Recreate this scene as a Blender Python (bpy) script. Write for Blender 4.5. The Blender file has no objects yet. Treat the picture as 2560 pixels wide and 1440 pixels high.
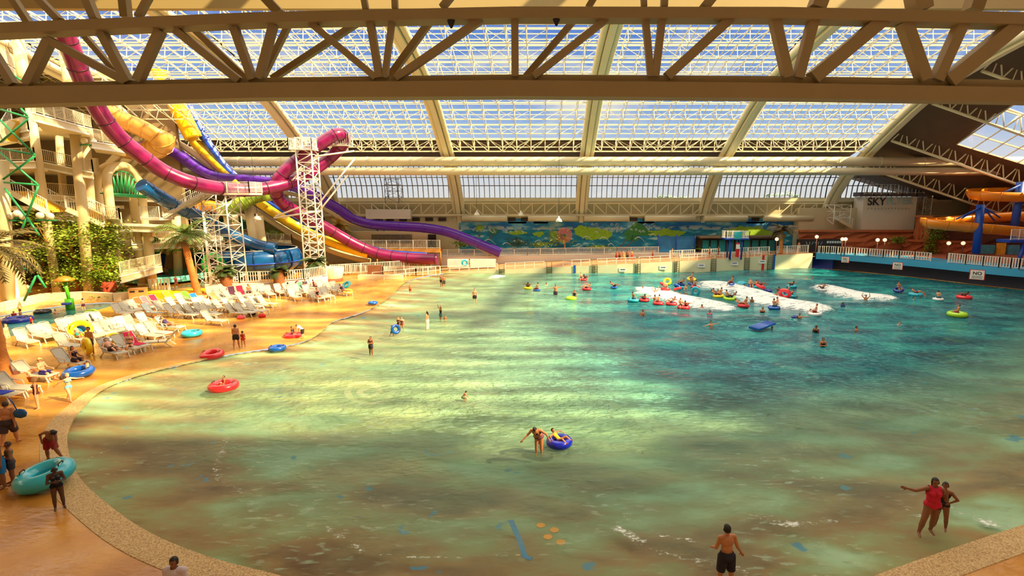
import bpy, bmesh, math, random
import numpy as np
from mathutils import Vector, Matrix, Quaternion
random.seed(7); rng = np.random.default_rng(5)
SC = bpy.context.scene; COL = SC.collection
R = math.radians; PI = math.pi
# ---------------------------------------------------------------- camera
F, CX, CY, H, TH = 1318.0, 1353.0, 720.0, 9.5, R(9.5)
def ray(px, py):
    x = (px-CX)/F; y = (CY-py)/F
    return Vector((x, math.cos(TH)+y*math.sin(TH), y*math.cos(TH)-math.sin(TH)))
def G(px, py, z=0.0):
    r = ray(px, py); t = (z-H)/r.z
    return Vector((r.x*t, r.y*t, z))
def P(px, py, Y):
    r = ray(px, py); t = Y/r.y
    return Vector((r.x*t, Y, H+r.z*t))
def proj(v):
    d = (v[1]*math.cos(TH)-(v[2]-H)*math.sin(TH)); u = v[1]*math.sin(TH)+(v[2]-H)*math.cos(TH)
    return (CX+F*v[0]/d, CY-F*u/d)
cam = bpy.data.cameras.new('camera'); co = bpy.data.objects.new('camera', cam); COL.objects.link(co)
co.location = (0, 0, H); co.rotation_euler = (PI/2-TH, 0, 0)
cam.sensor_width = 36; cam.lens = 36*F/2560; cam.shift_x = (1280-CX)/2560; cam.clip_end = 3000; cam.clip_start = .05
SC.camera = co
# ---------------------------------------------------------------- materials
def lin(c):
    f = lambda v: v/12.92 if v <= .04045 else ((v+.055)/1.055)**2.4
    return (f(c[0]/255), f(c[1]/255), f(c[2]/255), 1)
MATS = {}
def mat(name, c, rough=.6, var=.12, scale=3.0, bump=0.0, bscale=20.0, metal=0.0, spec=.5, coat=0.0, emit=0.0):
    if name in MATS: return MATS[name]
    m = bpy.data.materials.new(name); m.use_nodes = True; nt = m.node_tree; N = nt.nodes; L = nt.links
    b = N['Principled BSDF']; c = lin(c)
    tc = N.new('ShaderNodeTexCoord'); no = N.new('ShaderNodeTexNoise'); no.inputs['Scale'].default_value = scale; no.inputs['Detail'].default_value = 3
    L.new(tc.outputs['Object'], no.inputs['Vector'])
    mx = N.new('ShaderNodeMix'); mx.data_type = 'RGBA'
    mx.inputs[6].default_value = [min(1, v*(1-var)) for v in c[:3]]+[1]; mx.inputs[7].default_value = [min(1, v*(1+var)) for v in c[:3]]+[1]
    L.new(no.outputs['Fac'], mx.inputs[0]); L.new(mx.outputs[2], b.inputs['Base Color'])
    b.inputs['Roughness'].default_value = rough; b.inputs['Metallic'].default_value = metal
    b.inputs['Specular IOR Level'].default_value = spec; b.inputs['Coat Weight'].default_value = coat
    if emit: b.inputs['Emission Color'].default_value = c; b.inputs['Emission Strength'].default_value = emit
    if bump:
        n2 = N.new('ShaderNodeTexNoise'); n2.inputs['Scale'].default_value = bscale; n2.inputs['Detail'].default_value = 4; L.new(tc.outputs['Object'], n2.inputs['Vector'])
        bp = N.new('ShaderNodeBump'); bp.inputs['Strength'].default_value = bump; bp.inputs['Distance'].default_value = .05
        L.new(n2.outputs['Fac'], bp.inputs['Height']); L.new(bp.outputs[0], b.inputs['Normal'])
    MATS[name] = m; return m
# ---------------------------------------------------------------- mesh builder
def frame_of(d, up=Vector((0, 0, 1))):
    d = d.normalized()
    if abs(d.dot(up)) > .98: up = Vector((0, 1, 0))
    s = d.cross(up).normalized(); u = s.cross(d).normalized()
    return s, u, d
class MB:
    def __init__(s): s.v = []; s.f = []; s.sm = []; s.mi = []; s.cur = 0
    def add(s, vs, fs, smooth=False):
        o = len(s.v); s.v += [tuple(v) for v in vs]; s.f += [tuple(i+o for i in f) for f in fs]
        s.sm += [smooth]*len(fs); s.mi += [s.cur]*len(fs); return s
    def box(s, c, size, rz=0.0, rx=0.0, ry=0.0):
        hx, hy, hz = size[0]/2, size[1]/2, size[2]/2; c = Vector(c)
        M = Matrix.Rotation(rz, 3, 'Z') @ Matrix.Rotation(ry, 3, 'Y') @ Matrix.Rotation(rx, 3, 'X')
        vs = [c+M @ Vector((x*hx, y*hy, z*hz)) for x in (-1, 1) for y in (-1, 1) for z in (-1, 1)]
        return s.add(vs, [(0, 1, 3, 2), (4, 6, 7, 5), (0, 4, 5, 1), (2, 3, 7, 6), (0, 2, 6, 4), (1, 5, 7, 3)])
    def beam(s, a, b, w, h=None, up=Vector((0, 0, 1))):
        a = Vector(a); b = Vector(b); h = w if h is None else h
        sd, u, d = frame_of(b-a, Vector(up))
        vs = [p+sd*(x*w/2)+u*(z*h/2) for p in (a, b) for x in (-1, 1) for z in (-1, 1)]
        return s.add(vs, [(0, 1, 3, 2), (4, 6, 7, 5), (0, 4, 5, 1), (2, 3, 7, 6), (0, 2, 6, 4), (1, 5, 7, 3)])
    def tube(s, pts, r, n=8, caps=True, closed=False, prof=None, up=Vector((0, 0, 1))):
        """prof: list of (side, up) profile points for open or closed sections"""
        pts = [Vector(p) for p in pts]; m = len(pts); rs = r if isinstance(r, (list, tuple)) else [r]*m
        cyc = prof is None or prof[0] == 'loop'
        pr = [(math.cos(2*PI*i/n), math.sin(2*PI*i/n)) for i in range(n)] if prof is None else (prof[1:] if cyc else prof)
        n = len(pr); vs = []
        sprev = None
        for i, p in enumerate(pts):
            if closed: d = pts[(i+1) % m]-pts[i-1]
            else: d = pts[min(i+1, m-1)]-pts[max(i-1, 0)]
            if d.length < 1e-9: d = Vector((0, 0, 1))
            d.normalize()
            if prof is not None or sprev is None:
                sd, u, _ = frame_of(d, up)
            else:
                sd = (sprev-d*sprev.dot(d)).normalized(); u = sd.cross(d).normalized()
            sprev = sd
            vs += [p+sd*(a*rs[i])+u*(b*rs[i]) for a, b in pr]
        fs = []
        for i in range(m if closed else m-1):
            j = (i+1) % m
            for k in range(n if cyc else n-1):
                k2 = (k+1) % n; fs.append((i*n+k, i*n+k2, j*n+k2, j*n+k))
        s.add(vs, fs, True)
        if caps and not closed and cyc:
            o = len(s.v)-m*n
            s.f += [tuple(o+k for k in range(n))[::-1], tuple(o+(m-1)*n+k for k in range(n))]; s.sm += [False]*2; s.mi += [s.cur]*2
        return s
    def lathe(s, prof, c=(0, 0, 0), n=16, smooth=True, sx=1, sy=1):
        c = Vector(c); vs = [c+Vector((r*math.cos(2*PI*k/n)*sx, r*math.sin(2*PI*k/n)*sy, z)) for r, z in prof for k in range(n)]
        fs = [(i*n+k, i*n+(k+1) % n, (i+1)*n+(k+1) % n, (i+1)*n+k) for i in range(len(prof)-1) for k in range(n)]
        return s.add(vs, fs, smooth)
    def ball(s, c, r, n=10, sz=1.0):
        m = max(4, n//2); return s.lathe([(max(1e-4, r*math.sin(PI*i/m)), -r*sz*math.cos(PI*i/m)) for i in range(m+1)], c, n)
    def poly(s, pts, z0, z1):
        n = len(pts); vs = [(p[0], p[1], z0) for p in pts]+[(p[0], p[1], z1) for p in pts]
        return s.add(vs, [tuple(range(n))[::-1], tuple(range(n, 2*n))]+[(i, (i+1) % n, n+(i+1) % n, n+i) for i in range(n)])
    def build(s, name, m, parent=None, loc=None, rz=0.0, kind=None, label=None, cat=None, group=None):
        me = bpy.data.meshes.new(name); me.from_pydata(s.v, [], s.f)
        me.polygons.foreach_set('use_smooth', s.sm)
        for x in (m if isinstance(m, (list, tuple)) else [m]): me.materials.append(x)
        if any(s.mi): me.polygons.foreach_set('material_index', s.mi)
        me.update()
        return link(name, me, parent, loc, rz, kind, label, cat, group)
def link(name, me, parent=None, loc=None, rz=0.0, kind=None, label=None, cat=None, group=None):
    o = bpy.data.objects.new(name, me); COL.objects.link(o)
    if loc is not None: o.location = loc
    if rz: o.rotation_euler = (0, 0, rz)
    if parent is not None: o.parent = parent
    return tag(o, label, cat, group, kind)
def tag(o, label=None, cat=None, group=None, kind=None):
    if label: o['label'] = label
    if cat: o['category'] = cat
    if group: o['group'] = group
    if kind: o['kind'] = kind
    return o
def empty(name, loc=(0, 0, 0), rz=0.0, label=None, cat=None, group=None):
    return link(name, None, None, loc, rz, None, label, cat, group)
def copy_tree(o, loc=None, rz=None, label=None, group=None, scale=None):
    c = o.copy(); COL.objects.link(c)
    for ch in o.children:
        d = ch.copy(); COL.objects.link(d); d.parent = c
        for g in ch.children:
            e = g.copy(); COL.objects.link(e); e.parent = d
    if loc is not None: c.location = loc
    if rz is not None: c.rotation_euler = (0, 0, rz)
    if scale is not None: c.scale = (scale,)*3
    if label: c['label'] = label
    if group: c['group'] = group
    return c
def spline(pts, k=8, closed=False):
    """Catmull-Rom through points"""
    pts = [Vector(p) for p in pts]; n = len(pts); out = []
    for i in range(n if closed else n-1):
        g = lambda j: pts[j % n] if closed else pts[max(0, min(n-1, j))]
        a, b, c, d = g(i-1), g(i), g(i+1), g(i+2)
        for q in range(k):
            t = q/k; out.append(.5*((2*b)+(c-a)*t+(2*a-5*b+4*c-d)*t*t+(3*b-a-3*c+d)*t**3))
    if not closed: out.append(pts[-1])
    return out
def lattice(mb, a, b, depth, n, w=.08, wd=None, zig='N', chords=True, off=Vector((0, 0, -1)), cross=()):
    """planar truss from a to b; second chord at off*depth"""
    a = Vector(a); b = Vector(b); o = Vector(off)*depth; wd = wd or w*.7
    if chords: mb.beam(a, b, w); mb.beam(a+o, b+o, w)
    for i in range(n+1):
        p = a.lerp(b, i/n)
        if zig != 'W': mb.beam(p, p+o, wd)
        if i < n:
            q = a.lerp(b, (i+1)/n)
            if (zig == 'N' and i < n/2) or (zig == 'W' and i % 2 == 0): mb.beam(p, q+o, wd)
            else: mb.beam(q, p+o, wd)
            if i in cross: mb.beam(p, q+o, wd)
def inside(pt, poly):
    x, y = pt[0], pt[1]; c = False; n = len(poly)
    for i in range(n):
        a, b = poly[i], poly[i-1]
        if (a[1] > y) != (b[1] > y) and x < (b[0]-a[0])*(y-a[1])/(b[1]-a[1]+1e-12)+a[0]: c = not c
    return c
# common materials
M_cream = mat('painted_steel_cream', (226, 216, 184), .45, .06, .5)
M_white = mat('white_paint', (240, 238, 228), .4, .05, 2)
M_beige = mat('beige_wall', (216, 202, 168), .75, .08, .4)
M_dark = mat('dark_recess', (40, 32, 34), .8)
M_globe = mat('opal_globe', (255, 244, 214), .25, .02)
M_green = mat('green_paint', (40, 150, 90), .4, .1)
M_blue = mat('blue_paint', (20, 70, 170), .4, .1)
M_glass = bpy.data.materials.new('clear_glass'); M_glass.use_nodes = True
nt = M_glass.node_tree; nt.nodes.clear()
_o = nt.nodes.new('ShaderNodeOutputMaterial'); _t = nt.nodes.new('ShaderNodeBsdfTransparent'); _g = nt.nodes.new('ShaderNodeBsdfGlossy'); _m = nt.nodes.new('ShaderNodeMixShader'); _f = nt.nodes.new('ShaderNodeFresnel')
_t.inputs[0].default_value = (.95, .97, 1, 1); _g.inputs['Roughness'].default_value = .03; _f.inputs[0].default_value = 1.3
_m.inputs[0].default_value = .05; nt.links.new(_t.outputs[0], _m.inputs[1]); nt.links.new(_g.outputs[0], _m.inputs[2]); nt.links.new(_m.outputs[0], _o.inputs[0])
# ================================================================ SHELL
ARCH = [(84.2, 0), (83.3, 2), (82.2, 5), (80.3, 8.5), (76.6, 12.6), (70.5, 16.4), (61.9, 20.9), (55, 22.9), (48.2, 24.2), (38, 25.6), (28, 26.4), (15, 27), (0, 27.2), (-14, 27)]
_ay = np.array([p[0] for p in ARCH][::-1]); _az = np.array([p[1] for p in ARCH][::-1])
def arch(Y, off=0.0): return float(np.interp(Y, _ay, _az))+off
RX = [6.1+18.6*k for k in range(-4, 3)]     # rib stations
# ribs: each one a thing
prof_pts = spline([(0, y, z) for y, z in ARCH[:-3]], 4)
for i, x in enumerate(RX):
    where = ['at the far left end above slide towers', 'behind the yellow slide, second from the left end', 'behind the magenta slide platform tower', 'left of the mural wall where the purple slide ends',
             'standing in the middle of the mural wall', 'beside the dark changing hut doors', 'at the right end of the glass, beside the dark roof'][i]
    t = empty('arch_rib', (x, 0, 0), label='cream curved steel arch rib '+where, cat='arch rib', group='arch ribs carrying the glass roof')
    mb = MB(); mb.tube([p+Vector((0, 0, 0)) for p in prof_pts], 1, prof=['loop', (-.3, -.55), (.3, -.55), (.3, .55), (-.3, .55)]); mb.sm = [False]*len(mb.sm)
    mb.build('web', M_cream, t)
    for s in (-1, 1):
        mb = MB(); mb.tube([p+Vector((s*.62, 0, 0)) for p in prof_pts if p.z > 4.0], .33, 10); mb.build('flange_tube', M_cream, t)
# glazing: panes per bay, frame bars per bay, lattice purlins
def shell(Y): return arch(Y, 1.35)
PUR = [71.2, 68.6, 66, 63.3, 60.5, 57.6, 54.6, 51.5, 48.3, 45, 41.6, 38.2]
M_bar = mat('glazing_bar', (205, 196, 172), .5, .08, 1)
M_knee = mat('brown_soffit', (84, 66, 54), .8, .2, 1.5)
xs_all = [RX[0]-18.6]+RX
for i in range(len(xs_all)-1):
    xa, xb = xs_all[i], xs_all[i+1]
    ys = [71.2-j*(71.2-34)/26 for j in range(27)]
    mb = MB(); vs = [(x, y, shell(y)+.16) for y in ys for x in (xa, xb)]
    mb.add(vs, [(2*j, 2*j+1, 2*j+3, 2*j+2) for j in range(len(ys)-1)])
    w = mb.build('window_%d' % (i+1), M_glass, kind='structure')
    mb = MB(); n = 10
    for k in range(n+1):
        x = xa+(xb-xa)*k/n
        pts = [(x, y, shell(y)+.06) for y in ys[::2]+[ys[-1]]]
        mb.tube(pts, 1, prof=['loop', (-.032, -.07), (.032, -.07), (.032, .07), (-.032, .07)])
    for j, p in enumerate(PUR):
        nx = PUR[j+1] if j+1 < len(PUR) else p-3.3
        for q in (0, 1/3, 2/3):
            y = p+(nx-p)*q; mb.beam((xa, y, shell(y)+.08), (xb, y, shell(y)+.08), .05 if q else .12, .08)
    mb.sm = [False]*len(mb.sm)
    mb.build('window_frame', M_bar, w)
    # lattice purlins
    for j, p in enumerate(PUR):
        mb = MB(); z = shell(p); dy = (arch(p-1)-arch(p+1))/2; nrm = Vector((0, -dy, -1)).normalized()
        a = Vector((xa, p, z)); b = Vector((xb, p, z)); o = nrm*1.25
        mb.beam(a, b, .1); mb.beam(a+o, b+o, .11)
        for k in range(11):
            u = a.lerp(b, k/10); mb.beam(u, u+o, .05)
            if k < 10:
                v = a.lerp(b, (k+1)/10)
                if k < 5: mb.beam(u, v+o, .045)
                else: mb.beam(v, u+o, .045)
                if k in (4, 5): mb.beam(v, u+o, .04) if k == 4 else mb.beam(u, v+o, .04)
        # bottom plane ties toward the next purlin
        if j+1 < len(PUR):
            p2 = PUR[j+1]; dy2 = (arch(p2-1)-arch(p2+1))/2; o2 = Vector((0, -dy2, -1)).normalized()*1.25
            a2 = Vector((xa, p2, shell(p2))); b2 = Vector((xb, p2, shell(p2)))
            for k in range(11):
                mb.beam(a.lerp(b, k/10)+o, a2.lerp(b2, k/10)+o2, .055)
        mb.build('roof_truss', M_cream, label='cream lattice purlin spanning between two arch ribs under the roof glass', cat='roof truss', group='lattice purlins under the roof glass')
    # knee lattice + window wall below the ducts
    a = Vector((xa, 71.6, 17.35)); b = Vector((xb, 71.6, 17.35))
    mb = MB(); mb.beam(a, b, .25); mb.beam(a-Vector((0, 0, 1.55)), b-Vector((0, 0, 1.55)), .16)
    for k in range(11):
        u = a.lerp(b, k/10); mb.beam(u, u-Vector((0, 0, 1.55)), .13)
        if k < 10:
            v = a.lerp(b, (k+1)/10); dn = Vector((0, 0, 1.55))
            if k < 5: mb.beam(u, v-dn, .1)
            else: mb.beam(v, u-dn, .1)
            if k in (4,): mb.beam(v, u-dn, .08)
    mb.build('knee_truss', M_cream, label='cream lattice girder against the brown soffit below the roof glass', cat='lattice girder', group='lattice girders along the foot of the roof glass')
    a = Vector((xa, 80.3, 9.0)); b = Vector((xb, 80.3, 9.0)); dn = Vector((0, 0, 1.75)); mb = MB()
    mb.beam(a, b, .2); mb.beam(a-dn, b-dn, .24)
    for k in range(10):
        u = a.lerp(b, k/10); v = a.lerp(b, (k+1)/10); mb.beam(u, u-dn, .12)
        if k < 5: mb.beam(u, v-dn, .12)
        else: mb.beam(v, u-dn, .12)
    mb.build('wall_truss', M_cream, label='cream lattice girder on the beige wall below the window band', cat='lattice girder', group='lattice girders below the window band')
    # window band
    mb = MB(); wp = [(81.6, 9.75), (81.3, 11.6), (80.4, 13.2), (78.9, 14.5)]
    mb.add([(x, y, z) for y, z in wp for x in (xa, xb)], [(2*j, 2*j+1, 2*j+3, 2*j+2) for j in range(3)])
    w = mb.build('window_%d' % (i+11), M_glass, kind='structure')
    mb = MB(); M_mull = mat('dark_mullion', (96, 84, 62), .5)
    for k in range(25):
        x = xa+(xb-xa)*k/24
        mb.tube([(x, y-.03, z) for y, z in wp], 1, prof=['loop', (-.045, -.09), (.045, -.09), (.045, .09), (-.045, .09)])
    for y, z in (wp[0], wp[1], (80.7, 12.8), wp[3]): mb.beam((xa, y, z), (xb, y, z), .09, .12)
    mb.sm = [False]*len(mb.sm); mb.build('window_frame', M_mull, w)
XL, XR = xs_all[0], RX[-1]
# opaque soffit between glass foot and window band
mb = MB(); pts = [(71.5, 17.1), (73.5, 16.3), (78.9, 14.6)]
mb.add([(x, y, z) for y, z in pts for x in (XL, XR)]+[(x, y, z+.3) for y, z in pts for x in (XL, XR)], [(0, 1, 3, 2), (2, 3, 5, 4), (6, 7, 9, 8), (8, 9, 11, 10)])
mb.build('ceiling_soffit', M_knee, kind='structure')
# far wall: sill, beige band, mural wall
def wallbox(name, x0, x1, y0, y1, z0, z1, m): return MB().box(((x0+x1)/2, (y0+y1)/2, (z0+z1)/2), (x1-x0, y1-y0, z1-z0)).build(name, m, kind='structure')
M_sid = mat('beige_siding', (205, 194, 158), .7, .06, .6)
# one more window bay right of the last rib
xa, xb = 43.3, 61.9; mb = MB(); mb.add([(x, y, z) for y, z in wp for x in (xa, xb)], [(2*j, 2*j+1, 2*j+3, 2*j+2) for j in range(3)]); w = mb.build('window_20', M_glass, kind='structure'); mb = MB()
for k in range(25): x = xa+(xb-xa)*k/24; mb.tube([(x, y-.03, z) for y, z in wp], 1, prof=['loop', (-.045, -.09), (.045, -.09), (.045, .09), (-.045, .09)])
for y, z in (wp[0], wp[1], (80.7, 12.8), wp[3]): mb.beam((xa, y, z), (xb, y, z), .09, .12)
mb.sm = [False]*len(mb.sm); mb.build('window_frame', M_mull, w)
wallbox('wall_far', XL, 62, 81.2, 82.0, 4.4, 9.75, M_sid)
wallbox('trim_1', XL, 62, 80.7, 81.3, 9.2, 9.75, M_cream)
wallbox('trim_2', XL, 62, 80.9, 81.2, 7.0, 7.2, M_cream)
# dark vents in the far wall, duct segments below them
mv = MB().box((0, 0, 0), (1.15, .2, .5)); va = mv.build('wall_vent', mat('vent_black', (60, 46, 40), .7), loc=(0, 0, 0), label='small dark rectangular vent in the beige wall above the mural', cat='vent', group='dark vents in a row on the far wall')
first = True
for b in range(1, len(RX)-1):
    for k in range(8):
        x = RX[b]+2.0+k*2.0
        o = va if first else copy_tree(va); first = False
        o.location = (x, 81.1, 6.55)
# big round ducts
M_duct = mat('round_duct', (214, 204, 170), .4, .06, .4)
t = empty('air_duct', (0, 71, P(1300, 404, 71).z), label='upper large round cream duct running along the far side', cat='air duct')
MB().tube([(-65.5, 0, 0), (66, 0, 0)], .62, 20).build('pipe', M_duct, t)
for k in range(44): MB().tube([(-62+k*2.8, 0, 0), (-61.94+k*2.8, 0, 0)], .645, 20).build('seam_ring', M_duct, t) if k % 2 == 0 else None
t = empty('air_duct', (0, 70.7, P(1300, 428.5, 70.7).z), label='lower large round cream duct just above the window band', cat='air duct')
MB().tube([(-65.5, 0, 0), (66, 0, 0)], .5, 20).build('pipe', M_duct, t)
# small duct segments above mural
for k, (x0, x1) in enumerate([(1155, 1268), (1320, 1440), (1460, 1572), (1612, 1738), (1760, 1868), (1910, 2032)]):
    a, b = P(x0, 546, 79.5), P(x1, 546, 79.5)
    o = MB().tube([a, b], .42, 12).build('supply_duct', M_duct, label='short round cream duct on the wall above the mural, %s' % ['nearest the purple slide', 'left of the central rib', 'right of the central rib', 'between the volcano and hut', 'over the pale green bush', 'beside the tall palm'][k], cat='air duct', group='short ducts above the mural')
# ================================================================ DECK, POOL, WATER
OUT_PX = [(1100, 684), (1045, 694), (1010, 708), (993, 724), (975, 742), (940, 766), (890, 786), (835, 803), (805, 828), (770, 850), (700, 866), (560, 888), (390, 925), (270, 965), (205, 1020), (172, 1075), (172, 1130), (200, 1195), (262, 1255), (370, 1330), (520, 1392), (690, 1437)]
beach = [G(*p) for p in OUT_PX]
near = [Vector((-3.2, 11.05, 0)), Vector((1.5, 10.7, 0)), Vector((6, 11.0, 0)), G(2187, 1440), G(2380, 1372), G(2560, 1312), Vector((19.5, 16.2, 0)), Vector((30, 22, 0)), Vector((43, 31, 0)), Vector((54, 40, 0)), Vector((57, 45, 0))]
beach = spline(beach+near, 4)
WW = [(58, 44), (52.6, 54), (50, 57.5), (46, 65), (41, 71.5), (38.3, 73.2)]     # wave wall line
NW = [(37.5, 73.2), (30, 72), (20, 70.2), (10, 69.2), (0, 69), (-10, 69), (-12.6, 68.6)]
outline = [(p.x, p.y) for p in beach]+WW+NW
tod_px = [(-260, 930), (-120, 886), (12, 846), (150, 803), (306, 757), (262, 756), (215, 759), (150, 765), (83, 775), (8, 788), (-120, 806), (-260, 825)]
toddler = [(G(*p).x, G(*p).y) for p in tod_px]
# wet tile deck
M_deck = bpy.data.materials.new('wet_tan_deck'); M_deck.use_nodes = True; nt = M_deck.node_tree; N = nt.nodes; L = nt.links; b = N['Principled BSDF']
tc = N.new('ShaderNodeTexCoord')
def noise(sc, det=4, vec=None, stretch=None):
    n = N.new('ShaderNodeTexNoise'); n.inputs['Scale'].default_value = sc; n.inputs['Detail'].default_value = det
    src = tc.outputs['Object'] if vec is None else vec
    if stretch:
        mp = N.new('ShaderNodeMapping'); mp.inputs['Scale'].default_value = stretch[:3]; mp.inputs['Rotation'].default_value = (0, 0, stretch[3] if len(stretch) > 3 else 0); L.new(src, mp.inputs[0]); src = mp.outputs[0]
    L.new(src, n.inputs['Vector']); return n.outputs['Fac']
def ramp(fac, stops):
    r = N.new('ShaderNodeValToRGB'); e = r.color_ramp.elements
    e[0].position, e[0].color = stops[0][0], lin(stops[0][1]) if len(stops[0][1]) == 3 else stops[0][1]
    e[1].position, e[1].color = stops[-1][0], lin(stops[-1][1]) if len(stops[-1][1]) == 3 else stops[-1][1]
    for p, c in stops[1:-1]:
        q = e.new(p); q.color = lin(c) if len(c) == 3 else c
    L.new(fac, r.inputs[0]); return r.outputs[0]
def g4(v): return (v, v, v, 1)
def bump(h, st, dist=.1, prev=None):
    bp = N.new('ShaderNodeBump'); bp.inputs['Strength'].default_value = st; bp.inputs['Distance'].default_value = dist; L.new(h, bp.inputs['Height'])
    if prev is not None: L.new(prev, bp.inputs['Normal'])
    return bp.outputs[0]
L.new(ramp(noise(.35, 5), [(.3, (160, 98, 30)), (.5, (204, 140, 52)), (.7, (224, 168, 80))]), b.inputs['Base Color'])
L.new(ramp(noise(.5, 5), [(.35, g4(.12)), (.6, g4(.34))]), b.inputs['Roughness'])
L.new(bump(noise(2.2, 4, None, (1, 2.2, 1, .3)), .35, .06), b.inputs['Normal'])
b.inputs['Specular IOR Level'].default_value = .55
def fill(name, outer, holes, z, m, **kw):
    bm = bmesh.new()
    for lp in [outer]+holes:
        vs = [bm.verts.new((x, y, z)) for x, y in lp]
        for i in range(len(vs)): bm.edges.new((vs[i-1], vs[i]))
    bmesh.ops.triangle_fill(bm, edges=bm.edges[:], use_beauty=True, use_dissolve=False, normal=(0, 0, 1))
    for f in bm.faces:
        if f.normal.z < 0: f.normal_flip()
    me = bpy.data.meshes.new(name); bm.to_mesh(me); bm.free(); me.materials.append(m)
    return link(name, me, **kw)
deck = fill('floor', [(-85, -3), (75, -3), (75, 43), (58.5, 43.5), (58.5, 45)]+[(x+.4, y+.4) for x, y in WW[1:]]+[(38.2, 84), (-85, 84)], [outline, toddler], 0.0, M_deck, kind='structure')
# aggregate coping around the near edge
M_cop = bpy.data.materials.new('pebble_coping'); M_cop.use_nodes = True; nt = M_cop.node_tree; N = nt.nodes; L = nt.links; b = N['Principled BSDF']; tc = N.new('ShaderNodeTexCoord')
L.new(ramp(noise(28, 6), [(.35, (150, 114, 66)), (.5, (196, 160, 104)), (.68, (220, 190, 136))]), b.inputs['Base Color']); b.inputs['Roughness'].default_value = .55
L.new(bump(noise(30, 5), .3, .02), b.inputs['Normal'])
nb = [p for p in beach]; vs = []; 
i0 = 4*11
for i in range(i0, len(nb)):
    d = (nb[min(i+1, len(nb)-1)]-nb[i-1]).normalized(); nrm = Vector((d.y, -d.x, 0))
    if nrm.dot(nb[i]-Vector((0, 35, 0))) < 0: nrm = -nrm
    w = .8*min(1, (i-i0)/14+.02)
    vs += [nb[i]+Vector((0, 0, -.06)), nb[i]+Vector((0, 0, .02)), nb[i]+nrm*w+Vector((0, 0, .02)), nb[i]+nrm*(w+.02)+Vector((0, 0, -.01))]
k = len(vs)//4
MB().add(vs, [(4*i+j, 4*i+j+1, 4*i+j+5, 4*i+j+4) for i in range(k-1) for j in range(3)]).build('trim_3', M_cop, kind='structure')
# ---- pool grid
bp2 = np.array([(p.x, p.y) for p in beach])
ys = []; y = 10.2
while y < 73.5: ys.append(y); y += max(.09, y*.0085)
ys = np.array(ys+[73.6]); nx = 420
X = np.zeros((len(ys), nx)); Yg = np.repeat(ys[:, None], nx, 1)
for i, yy in enumerate(ys): X[i] = np.linspace(-min(34, yy*1.12+3), min(60, yy*.98+5), nx)
flat = np.stack([X.ravel(), Yg.ravel()], 1)
D = np.full(len(flat), 1e9)
for a, c in zip(bp2[:-1], bp2[1:]):
    ab = c-a; t = np.clip(((flat-a)@ab)/(ab@ab+1e-9), 0, 1); q = a+t[:, None]*ab; D = np.minimum(D, np.hypot(*(flat-q).T))
ol = np.array(outline); ins = np.zeros(len(flat), bool)
for a, c in zip(ol, np.roll(ol, 1, 0)):
    cond = (a[1] > flat[:, 1]) != (c[1] > flat[:, 1])
    ins ^= cond & (flat[:, 0] < (c[0]-a[0])*(flat[:, 1]-a[1])/(c[1]-a[1]+1e-12)+a[0])
S = np.where(ins, D, -D)
nearwall = np.full(len(flat), 1e9)
wl = np.array(WW+NW, float)
for a, c in zip(wl[:-1], wl[1:]):
    ab = c-a; t = np.clip(((flat-a)@ab)/(ab@ab), 0, 1); nearwall = np.minimum(nearwall, np.hypot(*(flat-(a+t[:, None]*ab)).T))
keep = (S > -.35) | (nearwall < .7)
def pdist(px):
    w = np.array([[G(*p).x, G(*p).y] for p in px]); d = np.full(len(flat), 1e9); sg = np.zeros(len(flat)); tt = np.zeros(len(flat)); tot = len(w)-1
    for k, (a, c) in enumerate(zip(w[:-1], w[1:])):
        ab = c-a; t = np.clip(((flat-a)@ab)/(ab@ab), 0, 1); q = a+t[:, None]*ab; e = flat-q; dd = np.hypot(*e.T); m = dd < d
        d[m] = dd[m]; sg[m] = np.sign(ab[0]*e[m, 1]-ab[1]*e[m, 0]); tt[m] = (k+t[m])/tot
    return d*np.where(sg == 0, 1, sg), tt
att = np.clip(S/6, 0, 1); fx, fy = flat[:, 0], flat[:, 1]
far = np.clip((fy-30)/25, 0, 1)*np.clip((fx+5)/20, 0, 1)
Z = -.045+att*(.02*np.sin(fx*.9+fy*1.3+.6*np.sin(fy*.5))+.03*np.sin(-fx*.35+fy*.8+1.1*np.sin(fx*.2)))+att*far*(.10*np.sin(-fx*.18+fy*.55+.7*np.sin(fx*.13))+.06*np.sin(fx*.5+fy*.9))
foam = np.zeros(len(flat))
for px, hgt, wd, fw, fa in [([(1610, 715), (1640, 728), (1675, 741), (1720, 750), (1790, 763), (1850, 772)], .45, 1.5, 2.3, 1),
                    ([(1770, 702), (1800, 712), (1850, 726), (1911, 744), (1974, 757), (2035, 771), (2090, 777)], .6, 1.7, 3.0, 1),
                    ([(2060, 712), (2095, 724), (2130, 733), (2171, 741), (2240, 743)], .45, 1.5, 2.4, 1),
                    ([(1232, 690), (1262, 693)], .3, 1.0, 2.0, .9),
                    ([(1560, 770), (1640, 785), (1760, 800), (1900, 800), (2050, 790)], .28, 2.4, 0, 0),
                    ([(1640, 835), (1760, 850), (1900, 845), (2100, 820)], .18, 2.2, 0, 0),
                    ([(1800, 692), (1950, 700), (2080, 704)], .3, 2.2, 0, 0),
                    ([(2150, 760), (2300, 775), (2450, 790)], .25, 2.2, 0, 0)]:
    d, t = pdist(px); e = np.clip(np.minimum(t, 1-t)*5, 0, 1)
    Z += hgt*e**.5*np.exp(-(d/wd)**2)*.8
    if fw: foam = np.maximum(foam, fa*np.clip(1.35-np.abs(d+.5)/(fw*(.35+.65*e)), 0, 1)*np.clip(e*2+.35, 0, 1)*(np.abs(t-.5) < .5))
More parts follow.
